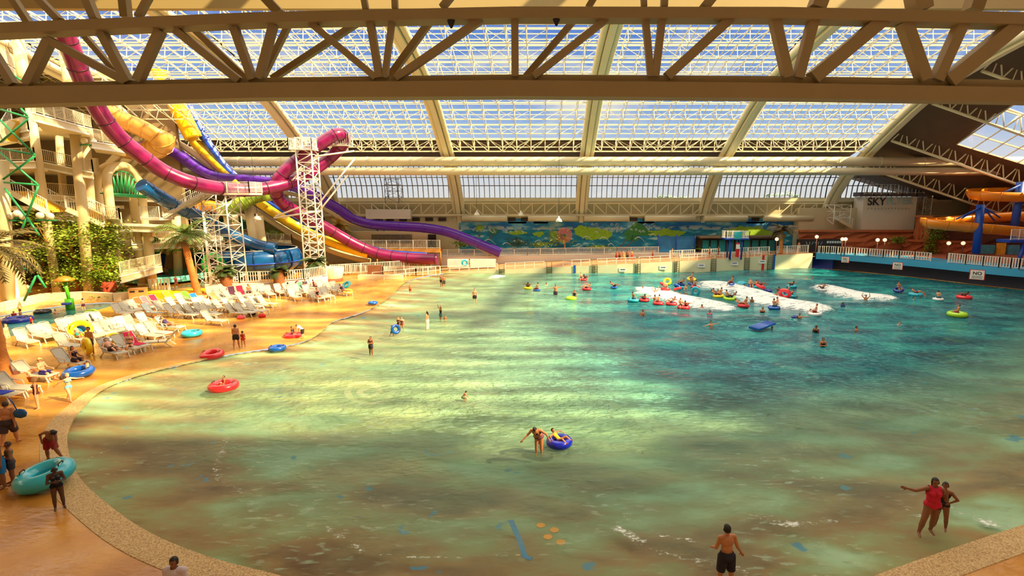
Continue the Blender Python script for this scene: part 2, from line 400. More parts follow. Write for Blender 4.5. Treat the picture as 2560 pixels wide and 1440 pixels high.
for px, fw in [([(568, 1098), (548, 1140), (536, 1185), (585, 1215), (612, 1240)], .22), ([(820, 1318), (860, 1345), (905, 1372)], .16), ([(1540, 1318), (1640, 1372), (1710, 1392), (1800, 1408), (1900, 1440)], .28),
               ([(1560, 1290), (1640, 1335), (1740, 1350)], .14), ([(2330, 1245), (2400, 1280), (2470, 1305), (2545, 1318)], .4), ([(2250, 1262), (2300, 1290)], .2), ([(1890, 1290), (1990, 1310), (2090, 1300)], .35), ([(210, 1150), (300, 1110), (400, 1075)], .12), ([(900, 1380), (1050, 1392), (1300, 1385)], .1), ([(1000, 770), (975, 758), (965, 775)], .3)]:
    d, t = pdist(px); foam = np.maximum(foam, .62*np.clip(1.2-np.abs(d)/fw, 0, 1)); Z += .04*np.exp(-(d/(fw*1.5))**2)*np.clip(S/1.5, 0, 1)
fade = np.exp(-np.clip(fy-30, 0, 50)/30)
dens = np.clip((S-1.0)/20, 0, 1)*np.clip(.35+.65*np.clip((fy-11)/12, 0, 1), 0, 1)
deep = np.clip((S-2)/9, 0, 1)*np.clip((fx+12)/20, 0, 1)*np.clip((fy-12)/16, 0, 1)
nr = len(ys); idx = np.arange(nr*nx).reshape(nr, nx)
k4 = keep.reshape(nr, nx); fk = k4[:-1, :-1] & k4[1:, :-1] & k4[:-1, 1:] & k4[1:, 1:]
quads = np.stack([idx[:-1, :-1][fk], idx[:-1, 1:][fk], idx[1:, 1:][fk], idx[1:, :-1][fk]], 1)
used = np.unique(quads); rm = np.full(nr*nx, -1); rm[used] = np.arange(len(used)); quads = rm[quads]
def gridmesh(name, z, m, attrs=None, **kw):
    me = bpy.data.meshes.new(name); co_ = np.stack([flat[used, 0], flat[used, 1], z[used]], 1)
    me.vertices.add(len(used)); me.vertices.foreach_set('co', co_.ravel())
    me.loops.add(quads.size); me.loops.foreach_set('vertex_index', quads.ravel()); me.polygons.add(len(quads))
    me.polygons.foreach_set('loop_start', np.arange(0, quads.size, 4)); me.update(calc_edges=True)
    me.polygons.foreach_set('use_smooth', np.ones(len(quads), bool))
    for k, v in (attrs or {}).items():
        a = me.attributes.new(k, 'FLOAT', 'POINT'); a.data.foreach_set('value', v[used].astype(np.float32))
    me.materials.append(m); me.update(); return link(name, me, **kw)
def matnodes(name):
    global nt, N, L, tc
    m = bpy.data.materials.new(name); m.use_nodes = True; nt = m.node_tree; N = nt.nodes; L = nt.links; tc = N.new('ShaderNodeTexCoord'); return m, N['Principled BSDF']
def attr(n): a = N.new('ShaderNodeAttribute'); a.attribute_name = n; return a.outputs['Fac']
def mixc(f, a, b_):
    m = N.new('ShaderNodeMix'); m.data_type = 'RGBA'
    for v, i in ((f, 0), (a, 6), (b_, 7)):
        if hasattr(v, 'is_output') or isinstance(v, bpy.types.NodeSocket): L.new(v, m.inputs[i])
        elif i: m.inputs[i].default_value = lin(v)
        else: m.inputs[i].default_value = v
    return m.outputs[2]
def mth(op, a, b_=None, clamp=False):
    m = N.new('ShaderNodeMath'); m.operation = op; m.use_clamp = clamp
    for v, i in ((a, 0), (b_, 1)):
        if isinstance(v, bpy.types.NodeSocket): L.new(v, m.inputs[i])
        elif v is not None: m.inputs[i].default_value = v
    return m.outputs[0]
# painted pool bottom
M_bot, b = matnodes('painted_pool_bottom')
c1 = ramp(noise(.2, 7, None, (1, 2.1, 1, .5)), [(.36, (116, 76, 36)), (.46, (150, 116, 66)), (.54, (146, 150, 98)), (.63, (160, 192, 150)), (.8, (180, 212, 180))])
c2 = mixc(ramp(noise(.9, 2), [(.69, g4(0)), (.72, g4(.8))]), c1, (60, 140, 180))
L.new(mixc(attr('deep'), c2, (40, 150, 150)), b.inputs['Base Color']); b.inputs['Roughness'].default_value = .8
gridmesh('pool_floor', -.14-.045*np.clip(S, 0, 40), M_bot, {'deep': np.clip(S/18, 0, 1)}, kind='structure')
# water
M_wat, b = matnodes('pool_water')
fo = attr('foam'); de = attr('deep')
stre = noise(.22, 5, None, (1, 2.4, 1, .35))
body = mixc(de, ramp(stre, [(.3, (108, 128, 86)), (.5, (150, 178, 124)), (.7, (184, 198, 132))]), ramp(stre, [(.3, (0, 60, 78)), (.5, (4, 108, 118)), (.7, (44, 160, 152))]))
fn = mth('ADD', mth('MULTIPLY', noise(1.3, 6, None, (1, 1.7, 1, .4)), .55), mth('MULTIPLY', noise(8, 6, None, (1, 1.4, 1, .4)), .45)); fmask = mth('ADD', mth('MULTIPLY', fo, 1.0), mth('MULTIPLY', mth('SUBTRACT', fn, .5), 3.2))
fmask = mth('MULTIPLY', ramp(fmask, [(.5, g4(0)), (.95, g4(1))]), ramp(fo, [(.02, g4(0)), (.3, g4(1))]))
scum = mth('MULTIPLY', ramp(noise(1.9, 11, None, (1, 2.8, 1, .35)), [(.52, g4(0)), (.66, g4(.75))]), ramp(noise(.18, 3), [(.4, g4(.25)), (.6, g4(1))]))
body = mixc(scum, body, mixc(de, (176, 204, 178), (84, 184, 174)))
col = mixc(fmask, body, (238, 240, 236))
L.new(col, b.inputs['Base Color'])
ro = mth('ADD', mth('MULTIPLY', fmask, .5), .07); L.new(ro, b.inputs['Roughness'])
b.inputs['IOR'].default_value = 1.33
tint = noise(.5, 4)
al = mth('ADD', mth('MULTIPLY', attr('dens'), 1.25), mth('MULTIPLY', mth('SUBTRACT', tint, .35), .7), True); al = mth('MAXIMUM', al, fmask); al = mth('MAXIMUM', al, mth('MULTIPLY', scum, .8)); L.new(al, b.inputs['Alpha'])
n1 = bump(noise(.55, 3, None, (1, 2.2, 1, .35)), .6, .55)
n2 = bump(noise(2.1, 3, None, (1, 1.8, 1, -.25)), .7, .36, n1)
n3 = bump(noise(6.5, 2, None, (1, 1.5, 1, .6)), .5, .1, n2)
L.new(n3, b.inputs['Normal'])
water = gridmesh('pool_water', Z, M_wat, {'foam': foam, 'deep': deep, 'dens': dens}, kind='stuff', label='rippling turquoise and olive water of the big wave pool', cat='water')
def water_z(x, y):
    i = int(np.argmin((flat[:, 0]-x)**2+(flat[:, 1]-y)**2)); return float(Z[i])
# painted marks on the pool bottom
def strip(px, w, zf=.02):
    mb = MB(); q = [G(*p) for p in px]; vs = []
    for i, p in enumerate(q):
        d = (q[min(i+1, len(q)-1)]-q[max(i-1, 0)]).normalized(); n = Vector((d.y, -d.x, 0))*w/2
        for s in (-1, 1): vs.append((p.x+n.x*s, p.y+n.y*s, -.02))
    mb.add(vs, [(2*i, 2*i+1, 2*i+3, 2*i+2) for i in range(len(q)-1)]); return mb
def settle(mb):
    out = []
    for x, y, z in mb.v:
        i = int(np.argmin((flat[:, 0]-x)**2+(flat[:, 1]-y)**2)); out.append((x, y, -.13-.045*max(0, S[i])))
    mb.v = out; return mb
settle(strip([(1276, 1276), (1292, 1312), (1304, 1345), (1312, 1372), (1330, 1378)], .16)).build('painted_line', mat('blue_line_paint', (40, 130, 190), .7), label='bent blue line painted on the pool bottom near the front', cat='painted mark')
mb = MB()
for x, y in [(1352, 1290), (1386, 1302), (1370, 1320), (1402, 1334)]: c = G(x, y); mb.add([(c.x+.14*math.cos(a*PI/5), c.y+.14*math.sin(a*PI/5), 0) for a in range(10)], [tuple(range(10))])
settle(mb).build('painted_dots', mat('ochre_dot_paint', (226, 160, 60), .7), label='four ochre dots painted on the pool bottom near the blue line', cat='painted mark')
settle(strip([(915+(64-a*2.1)*math.cos(a*.42), 952+(30-a)*math.sin(a*.42)) for a in range(28)], .35)).build('painted_spiral', mat('pale_spiral_paint', (226, 230, 200), .7), label='pale spiral painted on the pool bottom under shallow water', cat='painted mark')
# toddler pool water
M_wat2 = mat('paddling_pool_water', (60, 118, 120), .08, .3, .8, .5, 2.5)
MB().poly(toddler, -.7, -.06).build('paddling_pool', M_wat2, label='blue green water of the small paddling pool behind the loungers', cat='water', kind='stuff')
# ---- raised far deck
M_pw = mat('pool_wall_paint', (214, 212, 176), .6, .08, .5)
M_rdk = mat('far_deck_tan', (206, 150, 104), .5, .12, 1)
def zr(x): return float(np.interp(x, [-13.5, 3, 17, 38, 45], [.02, .8, 1.35, 2.15, 2.2]))
mb = MB(); xs = [37.9, 30, 20, 10, 0, -10, -12.6]; ye = [73.3, 72, 70.2, 69.2, 69, 69, 68.7]
for i in range(6):
    a, c = (xs[i], ye[i]), (xs[i+1], ye[i+1]); za, zc = zr(a[0]), zr(c[0])
    mb.cur = 0; mb.add([(a[0], a[1], -1.2), (c[0], c[1], -1.2), (c[0], c[1], zc), (a[0], a[1], za)], [(0, 1, 2, 3)])
    mb.cur = 1; mb.add([(a[0], a[1], za), (c[0], c[1], zc), (c[0], 76.2, zc), (a[0], 76.2, za)], [(0, 1, 2, 3)])
mb.build('floor_far', [M_pw, M_rdk], kind='structure')
# upper terrace
mb = MB()
def zt(x): return float(np.interp(x, [-20, 0, 17, 38], [1.3, 1.55, 1.8, 2.2]))
for x0, x1 in [(-16, -4), (-4, 8), (8, 20), (20, 38)]:
    mb.add([(x0, 76.2, -.2), (x1, 76.2, -.2), (x1, 76.2, zt(x1)), (x0, 76.2, zt(x0)), (x1, 82, zt(x1)), (x0, 82, zt(x0)), (x0, 82, -.2), (x1, 82, -.2)], [(0, 1, 2, 3), (3, 2, 4, 5), (0, 3, 5, 6), (1, 7, 4, 2)])
mb.build('floor_terrace', mat('terrace_wall', (224, 214, 200), .6, .1, .5), kind='structure')
# ---- mural
M_mur, b = matnodes('mural_paint')
sep = N.new('ShaderNodeSeparateXYZ'); L.new(tc.outputs['Object'], sep.inputs[0]); zz = sep.outputs['Z']
wv = mth('ADD', mth('MULTIPLY', noise(.5, 3), .9), zz)
sky = ramp(noise(.32, 7, None, (1, 1, 2.4)), [(.44, (26, 112, 190)), (.53, (50, 146, 204)), (.6, (120, 184, 206)), (.68, (170, 206, 212))])
sea = ramp(noise(.55, 7, None, (1, 1, 3.5)), [(.42, (14, 116, 158)), (.56, (24, 142, 176)), (.63, (70, 166, 190)), (.7, (190, 220, 224))])
hz = ramp(mth('DIVIDE', zz, 10), [(.498, g4(0)), (.502, g4(1))])
cl = ramp(mth('DIVIDE', wv, 10), [(.575, g4(1)), (.60, g4(0))])
cl = mth('MULTIPLY', cl, hz); cl = mth('MULTIPLY', cl, ramp(noise(1.1, 4), [(.44, g4(0)), (.5, g4(.8))]))
L.new(mixc(cl, mixc(hz, sea, sky), (186, 200, 196)), b.inputs['Base Color']); b.inputs['Roughness'].default_value = .7
mb = MB(); x0 = P(1148, 600, 81.15).x; x1 = P(2052, 600, 81.15).x
mb.box(((x0+x1)/2, 81.16, 3.7), (x1-x0, .1, 4.95))
for cx, w in ((1293, 10), (1352, 8), (2035, 9), (1890, 10), (1615, 9)):
    c = P(cx, 540, 81.15); mb.box((c.x, 81.16, 6.3), (w*.28, .1, .75))
mb.build('wall_mural', M_mur, kind='structure')
mb0 = P(1280, 628, 81)
# painted pictures on the mural wall, thin paint layers lying on it
M_pg = mat('mural_leaf_paint', (150, 190, 40), .7, .45, 3); M_pg2 = mat('mural_dark_leaf_paint', (60, 130, 60), .7, .3, 3); M_pt = mat('mural_trunk_paint', (120, 92, 70), .7); M_pw2 = mat('mural_white_paint', (206, 222, 220), .7, .1, 3)
def MP(px, py, l=0): v = P(px, py, 81.09-.012*l); return v
BL = [0]
def blob(mb, cx, cy, rx, ry, n=26, jag=.2, l=1, half=False):
    pts = []; BL[0] += 1; l = l+BL[0]*.35
    for i in range(n):
        a = (PI if half else 2*PI)*i/(n-1 if half else n); k = 1+jag*random.uniform(-1, 1)
        pts.append(MP(cx+rx*k*math.cos(a), cy-ry*k*math.sin(a), l))
    if half: pts += []
    mb.add([MP(cx, cy, l)]+pts, [(0, i+1, (i+1) % n+1) for i in range(n-1 if half else n)])
mural = empty('mural_painting', (0, 0, 0), label='painted palms, bushes, volcano and curling waves on the blue wall mural', cat='mural')
mb = MB()
mb.add([MP(1555, 588, 1), MP(1582, 562, 1), MP(1592, 556, 1), MP(1600, 558, 1), MP(1625, 578, 1), MP(1660, 590, 1)], [(0, 5, 4, 3, 2, 1)])
mb.build('volcano', M_pg2, mural)
mb = MB()
for c in [(1480, 584, 30, 16), (1505, 586, 26, 12), (1455, 578, 20, 14), (1870, 588, 70, 22)]: blob(mb, *c, n=40, jag=.14, l=2, half=c[2] == 70)
for c in [(1295, 582, 20, 6), (1346, 585, 12, 6), (1660, 582, 35, 9), (1690, 583, 22, 8)]: blob(mb, *c, n=24, jag=.3, l=2)
mb.build('bush', M_pg, mural)
for (tx, ty, bx, by, r) in [(1200, 570, 1198, 592, 15), (1234, 578, 1222, 600, 16), (1572, 594, 1545, 622, 16), (1588, 596, 1560, 624, 15), (1385, 585, 1400, 615, 17)]:
    mb = MB(); mb.add([MP(tx-1, ty, 3), MP(tx+1.5, ty, 3), MP(bx+2, by, 3), MP(bx-2, by, 3)], [(0, 1, 2, 3)]); tr = mb.build('palm', M_pt, mural)
    mb = MB(); n = 22; pts = []
    for i in range(n*2):
        a = PI*i/n; k = (1 if i % 2 else .45)*random.uniform(.8, 1.1); pts.append(MP(tx+r*k*math.cos(a), ty-r*.8*k*math.sin(a), 4))
    mb.add([MP(tx, ty, 4)]+pts, [(0, i+1, (i+1) % (2*n)+1) for i in range(2*n)]); mb.build('palm_leaves', random.choice([M_pg, M_pg2]), tr)
mb = MB()
def swirl(cx, cy, r, turns=1.6, w=1.1, fl=1):
    pts = []; n = 22
    for i in range(n+1):
        a = turns*2*PI*i/n; q = r*(1-i/n*.85); pts.append((cx+fl*q*math.cos(a), cy-q*math.sin(a)*.85, w*(1-.5*i/n)))
    vs = []
    for x, y, ww in pts: vs += [MP(x-ww*.5, y-ww*.5, 5), MP(x+ww*.5, y+ww*.5, 5)]
    mb.add(vs, [(2*i, 2*i+1, 2*i+3, 2*i+2) for i in range(n)])
for k in range(22): swirl(random.uniform(1480, 1640), random.uniform(560, 582), random.uniform(3, 6), fl=random.choice([-1, 1]))
for k in range(24): swirl(random.uniform(1160, 1420), random.uniform(574, 582), random.uniform(2, 4))
for cx, cy, w in [(1225, 604, 30), (1270, 612, 28), (1300, 604, 34), (1350, 606, 26), (1470, 596, 28), (1512, 598, 26), (1600, 598, 26), (1450, 615, 22), (1530, 614, 20), (1635, 590, 20)]:
    vs = []
    for i in range(13):
        u = i/12; x = cx-w/2+w*u; y = cy-9*math.sin(PI*min(1, u*1.1))*(1-.3*u)+u*6; ww = 1.2*(1-u)+.3; vs += [MP(x, y-ww, 5), MP(x, y+ww, 5)]
    mb.add(vs, [(2*i, 2*i+1, 2*i+3, 2*i+2) for i in range(12)])
mb.build('wave_curls', M_pw2, mural)
# ================================================================ NEAR TRUSS
t = empty('roof_truss', (0, 12, 11), label='huge cream box truss crossing the whole view close overhead', cat='roof truss')
M_rail = mat('cream_rail_paint', (222, 208, 176), .5, .06, 2)
M_near = mat('shade_darkened_truss_cream', (158, 130, 84), .6, .12, .7, .05, 30)  # cream darkened in its base colour to stand for the shade here
def chord(rows, Y, dep):
    mb = MB()
    for a, b in zip(rows[:-1], rows[1:]):
        p = [P(a[0], a[1], Y), P(b[0], b[1], Y), P(b[0], b[2], Y), P(a[0], a[2], Y)]
        q = [v+Vector((0, dep, 0)) for v in p]
        mb.add(p+q, [(0, 1, 2, 3), (4, 7, 6, 5), (0, 4, 5, 1), (3, 2, 6, 7)])
    return mb
def par(mb): 
    mb.v = [(v[0], v[1]-12, v[2]-11) for v in mb.v]; return mb
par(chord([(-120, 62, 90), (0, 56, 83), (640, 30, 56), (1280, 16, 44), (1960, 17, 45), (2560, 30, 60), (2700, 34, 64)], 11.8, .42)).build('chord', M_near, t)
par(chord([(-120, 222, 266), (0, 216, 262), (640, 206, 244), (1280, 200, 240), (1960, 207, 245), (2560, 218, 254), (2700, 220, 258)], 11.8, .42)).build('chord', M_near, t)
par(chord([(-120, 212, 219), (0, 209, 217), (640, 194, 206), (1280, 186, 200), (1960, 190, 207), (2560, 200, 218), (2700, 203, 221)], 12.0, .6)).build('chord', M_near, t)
WEB = [(-30, 110, 34, 212, 0, .15), (125, 100, 70, 212, 0, .17), (122, 100, 318, 205, 0, .16), (212, 90, 312, 206, 1, .12), (255, 82, 322, 206, 0, .17), (402, 76, 345, 203, 0, .17), (440, 76, 600, 203, 0, .16), (487, 74, 620, 200, 1, .14), (586, 70, 632, 200, 0, .16),
       (684, 62, 648, 197, 0, .15), (722, 62, 656, 195, 1, .12), (779, 60, 941, 195, 0, .14), (893, 58, 681, 197, 1, .13), (926, 56, 949, 195, 0, .15), (980, 54, 962, 195, 0, .12), (1078, 50, 972, 195, 1, .15), (1202, 50, 990, 196, 0, .15), (1287, 46, 1288, 192, 0, .15),
       (1438, 48, 1314, 192, 1, .14), (1516, 48, 1334, 192, 0, .14), (1613, 46, 1627, 192, 0, .14), (1655, 46, 1638, 192, 0, .15), (1825, 48, 1667, 192, 0, .2), (1936, 48, 1969, 194, 0, .2), (2033, 50, 1994, 196, 0, .2), (2205, 50, 2030, 196, 0, .28), (2259, 56, 2311, 200, 0, .24), (2403, 60, 2339, 202, 0, .22), (2535, 66, 2366, 204, 0, .3), (2640, 66, 2690, 204, 0, .3),
       (15, -30, 75, 62, 1, .14), (70, -30, 150, 52, 0, .14), (206, -30, 240, 50, 0, .16), (308, -30, 316, 44, 1, .18), (385, -30, 345, 44, 0, .12), (640, -30, 700, 34, 1, .2), (905, -30, 915, 24, 0, .12), (986, -30, 988, 22, 0, .12), (1145, -30, 1105, 20, 0, .14), (1500, -30, 1470, 20, 1, .14), (1608, -30, 1610, 18, 0, .12), (1662, -30, 1660, 18, 0, .14), (1800, -30, 1760, 20, 0, .2), (2060, -30, 2040, 22, 0, .3), (2290, -30, 2300, 28, 0, .35), (2450, -30, 2430, 28, 1, .3)]
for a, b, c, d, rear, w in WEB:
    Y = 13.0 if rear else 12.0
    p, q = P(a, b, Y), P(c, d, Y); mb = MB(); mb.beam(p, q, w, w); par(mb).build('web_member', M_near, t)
# ================================================================ SLIDES
def curve(px, k=8): return spline([P(*p) for p in px], k)
M_mag = mat('magenta_fibreglass', (128, 12, 80), .28, .25, .4, coat=.3)
M_pur = mat('purple_fibreglass', (84, 26, 168), .3, .15, .4, coat=.3)
M_yel = mat('yellow_fibreglass', (246, 200, 10), .3, .08, .6, coat=.3)
M_sbl = mat('blue_fibreglass', (24, 74, 200), .3, .12, .4, coat=.3)
M_tbl = mat('deep_blue_fibreglass', (4, 84, 150), .22, .15, .4, coat=.5)
M_org = mat('orange_fibreglass', (240, 140, 24), .3, .1, .5, coat=.3)
M_tan = mat('tan_fibreglass', (220, 160, 76), .35, .14, .5, coat=.3)
M_seam = mat('dark_seam', (70, 16, 40), .5)
U = [(-1, .5), (-.97, -.1), (-.7, -.62), (-.25, -.9), (.25, -.9), (.7, -.62), (.97, -.1), (1, .5)]
UL = ['loop']+U+[(.9, .5), (.86, -.08), (.62, -.52), (.22, -.78), (-.22, -.78), (-.62, -.52), (-.86, -.08), (-.9, .5)]
def slide(name, px, r, m, label, prof=None, rings=6, ringm=None, k=8, cat='water slide'):
    pts = curve(px, k); t = empty(name, pts[-1], label=label, cat=cat); o = pts[-1]
    mb = MB(); mb.tube([p-o for p in pts], r, 16, prof=prof); mb.build('chute', m, t)
    if rings:
        for i in range(rings, len(pts)-1, rings):
            mb = MB(); d = (pts[i+1]-pts[i]).normalized()*.05
            mb.tube([pts[i]-d-o, pts[i]+d-o], (r if not isinstance(r, list) else r[i])*1.05, 16, prof=prof); mb.build('joint_ring', ringm or m, t)
    return t, pts
mag_px = [(150, 60, 44), (172, 110, 45), (203, 190, 46.5), (243, 270, 48), (290, 335, 49.5), (352, 388, 51), (412, 430, 52.5), (483, 458, 54), (560, 472, 57), (625, 475, 59), (690, 466, 61), (750, 446, 63.5), (811, 405, 65.5), (848, 372, 66), (861, 350, 65.3), (851, 336, 64.3), (828, 342, 63.5), (765, 385, 62.6), (716, 425, 61.8), (693, 455, 61.5), (690, 482, 62.2), (712, 512, 64), (760, 540, 66), (803, 563, 67.2), (850, 590, 68.5), (892, 613, 69.3), (935, 631, 70), (975, 640, 70.2), (1020, 645, 70.3), (1094, 648, 70.3)]
mt, mag = slide('tube_slide', mag_px, .72, M_mag, 'magenta enclosed tube slide looping round the white lattice tower', rings=7, ringm=M_seam)
yt, yel = slide('speed_slide', [(425, 235, 66.5), (446, 275, 67), (483, 345, 67.5), (494, 362, 67.6), (550, 416, 67.9), (608, 470, 68.2), (630, 490, 68.6), (680, 527, 69), (730, 558, 69.2), (787, 587, 69.5), (840, 608, 69.7), (877, 621, 69.8), (922, 634, 70)], .72, M_yel, 'bright yellow open chute slide dropping steeply from the top left', UL, 9)
pts = curve([(428, 232, 66.3), (446, 270, 66.8), (484, 346, 67.3)], 10)
MB().tube([p-pts[0] for p in pts], 1.0, 14).build('chute_cover', M_yel, yt, loc=pts[0]-yt.location)
slide('speed_slide', [(470, 262, 68), (500, 322, 68.3), (530, 372, 68.6), (565, 418, 69.0), (622, 472, 69.6), (650, 491, 70.4), (700, 523, 70.6), (745, 546, 70.8), (800, 574, 71), (850, 596, 71.2), (900, 614, 71.4), (960, 630, 71.6), (1010, 635, 71.8), (1065, 638, 72)], .66, M_sbl, 'royal blue open chute slide running beside the yellow one', UL, 9)
slide('wave_slide', [(352, 372, 66), (380, 366, 66), (430, 374, 66.3), (465, 396, 66.6), (505, 424, 67), (548, 441, 67.5), (610, 446, 68.5), (690, 455, 70), (748, 468, 71), (800, 494, 72.5), (850, 522, 73.8), (885, 545, 74.6), (930, 558, 75.1), (1000, 563, 75.2), (1060, 567, 75.3), (1110, 575, 75.4), (1150, 588, 75.5), (1200, 608, 75.6), (1252, 630, 75.7)], [.9]*145, M_pur, 'wide purple open wave slide ending by the blue mural', UL, 8)
bt, bl = slide('tube_slide', [(352, 462, 52), (380, 480, 53), (420, 504, 54.5), (462, 527, 56.5), (506, 546, 58.5), (540, 568, 60), (590, 592, 61.5), (640, 612, 62.6), (690, 622, 63)], .68, M_tbl, 'deep blue tube slide feeding into the big bowl', rings=6)
slide('trough_slide', [(232, 250, 60), (262, 272, 60), (310, 296, 60.5), (360, 318, 61), (398, 342, 61.6), (404, 362, 62.4), (380, 374, 63.4), (340, 376, 64), (300, 366, 64.5)], 1.25, M_tan, 'big tan trough slide curving under the magenta tube', UL, 5)
slide('trough_slide', [(250, 262, 61.5), (282, 278, 61.8), (322, 300, 62.2), (345, 312, 62.5)], .8, mat('red_orange_fibreglass', (226, 74, 30), .35), 'short red orange slide behind the tan trough', UL, 5)
slide('tube_slide', [(556, 524, 66), (580, 520, 65), (604, 508, 64.6), (626, 496, 65), (650, 488, 66), (676, 486, 68)], .8, mat('striped_green_fibreglass', (150, 180, 60), .35, .5, .6), 'short yellow green tube slide behind the white stair platform', rings=3)
slide('tube_slide', [(330, 168, 66), (352, 164, 66.4), (372, 178, 67), (395, 182, 67.4), (425, 190, 68)], .5, M_sbl, 'small blue slide high up seen through the near truss', rings=3)
slide('tube_slide', [(496, 520, 67), (520, 514, 67), (548, 520, 67.5), (566, 532, 68)], .65, M_org, 'small orange slide piece behind the white stair tower', rings=3)
c = P(397, 190, 64); t = empty('slide_funnel', c, label='yellow funnel high under the roof beside the blue slide', cat='funnel'); MB().lathe([(1.1, .6), (1.0, .1), (.45, -.4), (.35, -1.6)], (0, 0, 0), 14).build('cone', M_yel, t)
M_pipe = mat('cream_pipe', (232, 214, 164), .4, .08, .4)
for px, r, lb in [([(300, 262, 70), (372, 330, 70), (440, 372, 71), (520, 432, 72), (590, 492, 72), (668, 546, 72), (756, 598, 72.5), (850, 634, 73), (925, 654, 73)], .42, 'long cream support pipe running under the yellow slide'),
                  ([(400, 268, 71), (470, 340, 72), (540, 410, 73), (610, 480, 73.4), (700, 535, 73.6), (790, 592, 73.8), (880, 632, 74)], .34, 'second cream support pipe behind the blue chute'),
                  ([(430, 395, 75.5), (520, 452, 76), (620, 470, 76.3), (740, 487, 76.3), (800, 515, 76.5), (862, 549, 76.6), (930, 567, 76.6), (1100, 580, 76.6), (1180, 610, 76.7), (1230, 638, 76.8)], .3, 'cream carrier pipe below the purple wave slide'),
                  ([(378, 345, 67.5), (430, 352, 67.8), (480, 380, 68), (540, 424, 68.6)], .4, 'fat cream pipe behind the top of the purple slide')]:
    pts = curve(px); MB().tube(pts, r, 10).build('support_pipe', M_pipe, label=lb, cat='pipe')
# bowl
bc = P(648, 648, 66); bc.z = 2.0; t = empty('slide_bowl', bc, label='big deep blue round bowl slide on legs', cat='slide bowl')
BR = 5.05
MB().lathe([(BR-.75, 1.75), (BR-.4, 1.55), (BR-.1, .9), (BR, .1), (BR-.15, -.55), (BR-.9, -1.25), (BR-2.4, -1.8), (1.6, -2.15), (1.2, -1.9), (BR-2.4, -1.6), (BR-1.0, -1.1), (BR-.3, -.5), (BR-.15, .1), (BR-.3, .9), (BR-.8, 1.6)], (0, 0, 0), 40).build('bowl', M_tbl, t)
MB().tube([(BR*1.01*math.cos(2*PI*i/48), BR*1.01*math.sin(2*PI*i/48), 0) for i in range(48)], .09, 6, closed=True).build('flange', M_sbl, t)
MB().tube([((BR-.6)*math.cos(2*PI*i/48), (BR-.6)*math.sin(2*PI*i/48), 1.72) for i in range(48)], .07, 6, closed=True).build('rim', M_white, t)
MB().tube([((BR-1.5)*math.cos(2*PI*i/48), (BR-1.5)*math.sin(2*PI*i/48), -1.62) for i in range(48)], .13, 6, closed=True).build('ring_beam', M_white, t)
for i in range(14):
    a = 2*PI*(i+.35)/14; MB().tube([(r*1.015*math.cos(a), r*1.015*math.sin(a), z) for r, z in [(BR-.4, 1.55), (BR-.1, .9), (BR, .1), (BR-.15, -.55), (BR-.9, -1.25), (BR-2.4, -1.8)]], .07, 6).build('seam', mat('bowl_seam', (2, 50, 110), .4), t)
for i in range(6):
    a = 2*PI*(i+.5)/6; MB().tube([((BR-1.5)*math.cos(a), (BR-1.5)*math.sin(a), -1.6), ((BR-1.0)*math.cos(a), (BR-1.0)*math.sin(a), -2.35)], .12, 8).build('leg', M_white, t)
t.scale = (1, 1, .88)
# ---- lattice towers
def ltower(name, base, top, w, n, label, m=M_white, r=.09, lean=(0, 0)):
    t = empty(name, base, label=label, cat='tower'); h = top-base.z
    for sx in (-1, 1):
        for sy in (-1, 1): MB().tube([(sx*w/2, sy*w/2, 0), (sx*w/2, sy*w/2, h)], r, 8).build('leg', m, t)
    cs = [(-1, -1), (1, -1), (1, 1), (-1, 1)]
    for f in range(4):
        a, b = cs[f], cs[(f+1) % 4]; mb = MB()
        for i in range(n):
            z0, z1 = h*i/n, h*(i+1)/n; A = Vector((a[0]*w/2, a[1]*w/2, 0)); B = Vector((b[0]*w/2, b[1]*w/2, 0))
            mb.tube([A+Vector((0, 0, z0)), B+Vector((0, 0, z1))] if i % 2 else [B+Vector((0, 0, z0)), A+Vector((0, 0, z1))], r*.55, 6)
            mb.tube([A+Vector((0, 0, z1)), B+Vector((0, 0, z1))], r*.55, 6)
        mb.build('bracing', m, t)
    return t
def railing(mb, pts, h=1.1, sp=.16, post=1.8, w=.045, bal=.012, rails=(1.0, .12)):
    """posts, rails and balusters along pts (Vectors at deck level)"""
    for a, b in zip(pts[:-1], pts[1:]):
        a = Vector(a); b = Vector(b); Ln = (b-a).length
        for q in rails: mb.beam(a+Vector((0, 0, h*q)), b+Vector((0, 0, h*q)), w, w)
        n = max(1, round(Ln/post))
        for i in range(n+1): p = a.lerp(b, i/n); mb.beam(p, p+Vector((0, 0, h*1.03)), w*1.5)
        if bal:
            n = max(1, round(Ln/sp))
            for i in range(n): p = a.lerp(b, (i+.5)/n); mb.beam(p+Vector((0, 0, h*rails[-1])), p+Vector((0, 0, h)), bal*2)
def rail_thing(pts, label, h=1.1, sp=.16, post=1.8, bal=.022, m=None, w=.05, name='railing', group=None, rails=(1.0, .12)):
    m = m or M_white; o = Vector(pts[0]); q = [Vector(p)-o for p in pts]
    t = empty(name, o, label=label, cat='railing', group=group)
    for k in rails:
        mb = MB()
        for a, b in zip(q[:-1], q[1:]): mb.beam(a+Vector((0, 0, h*k)), b+Vector((0, 0, h*k)), w, w)
        mb.build('rail', m, t)
    k = 0
    for a, b in zip(q[:-1], q[1:]):
        n = max(1, round((b-a).length/post))
        for i in range(n+1):
            k += 1
            if k < 90: p = a.lerp(b, i/n); MB().beam(p, p+Vector((0, 0, h*1.03)), w*1.5).build('post', m, t)
    if bal:
        mb = MB()
        for a, b in zip(q[:-1], q[1:]):
            n = max(1, round((b-a).length/sp))
            for i in range(n): p = a.lerp(b, (i+.5)/n); mb.beam(p+Vector((0, 0, h*rails[-1])), p+Vector((0, 0, h)), bal*2)
        mb.build('baluster_slats', m, t)
    return t
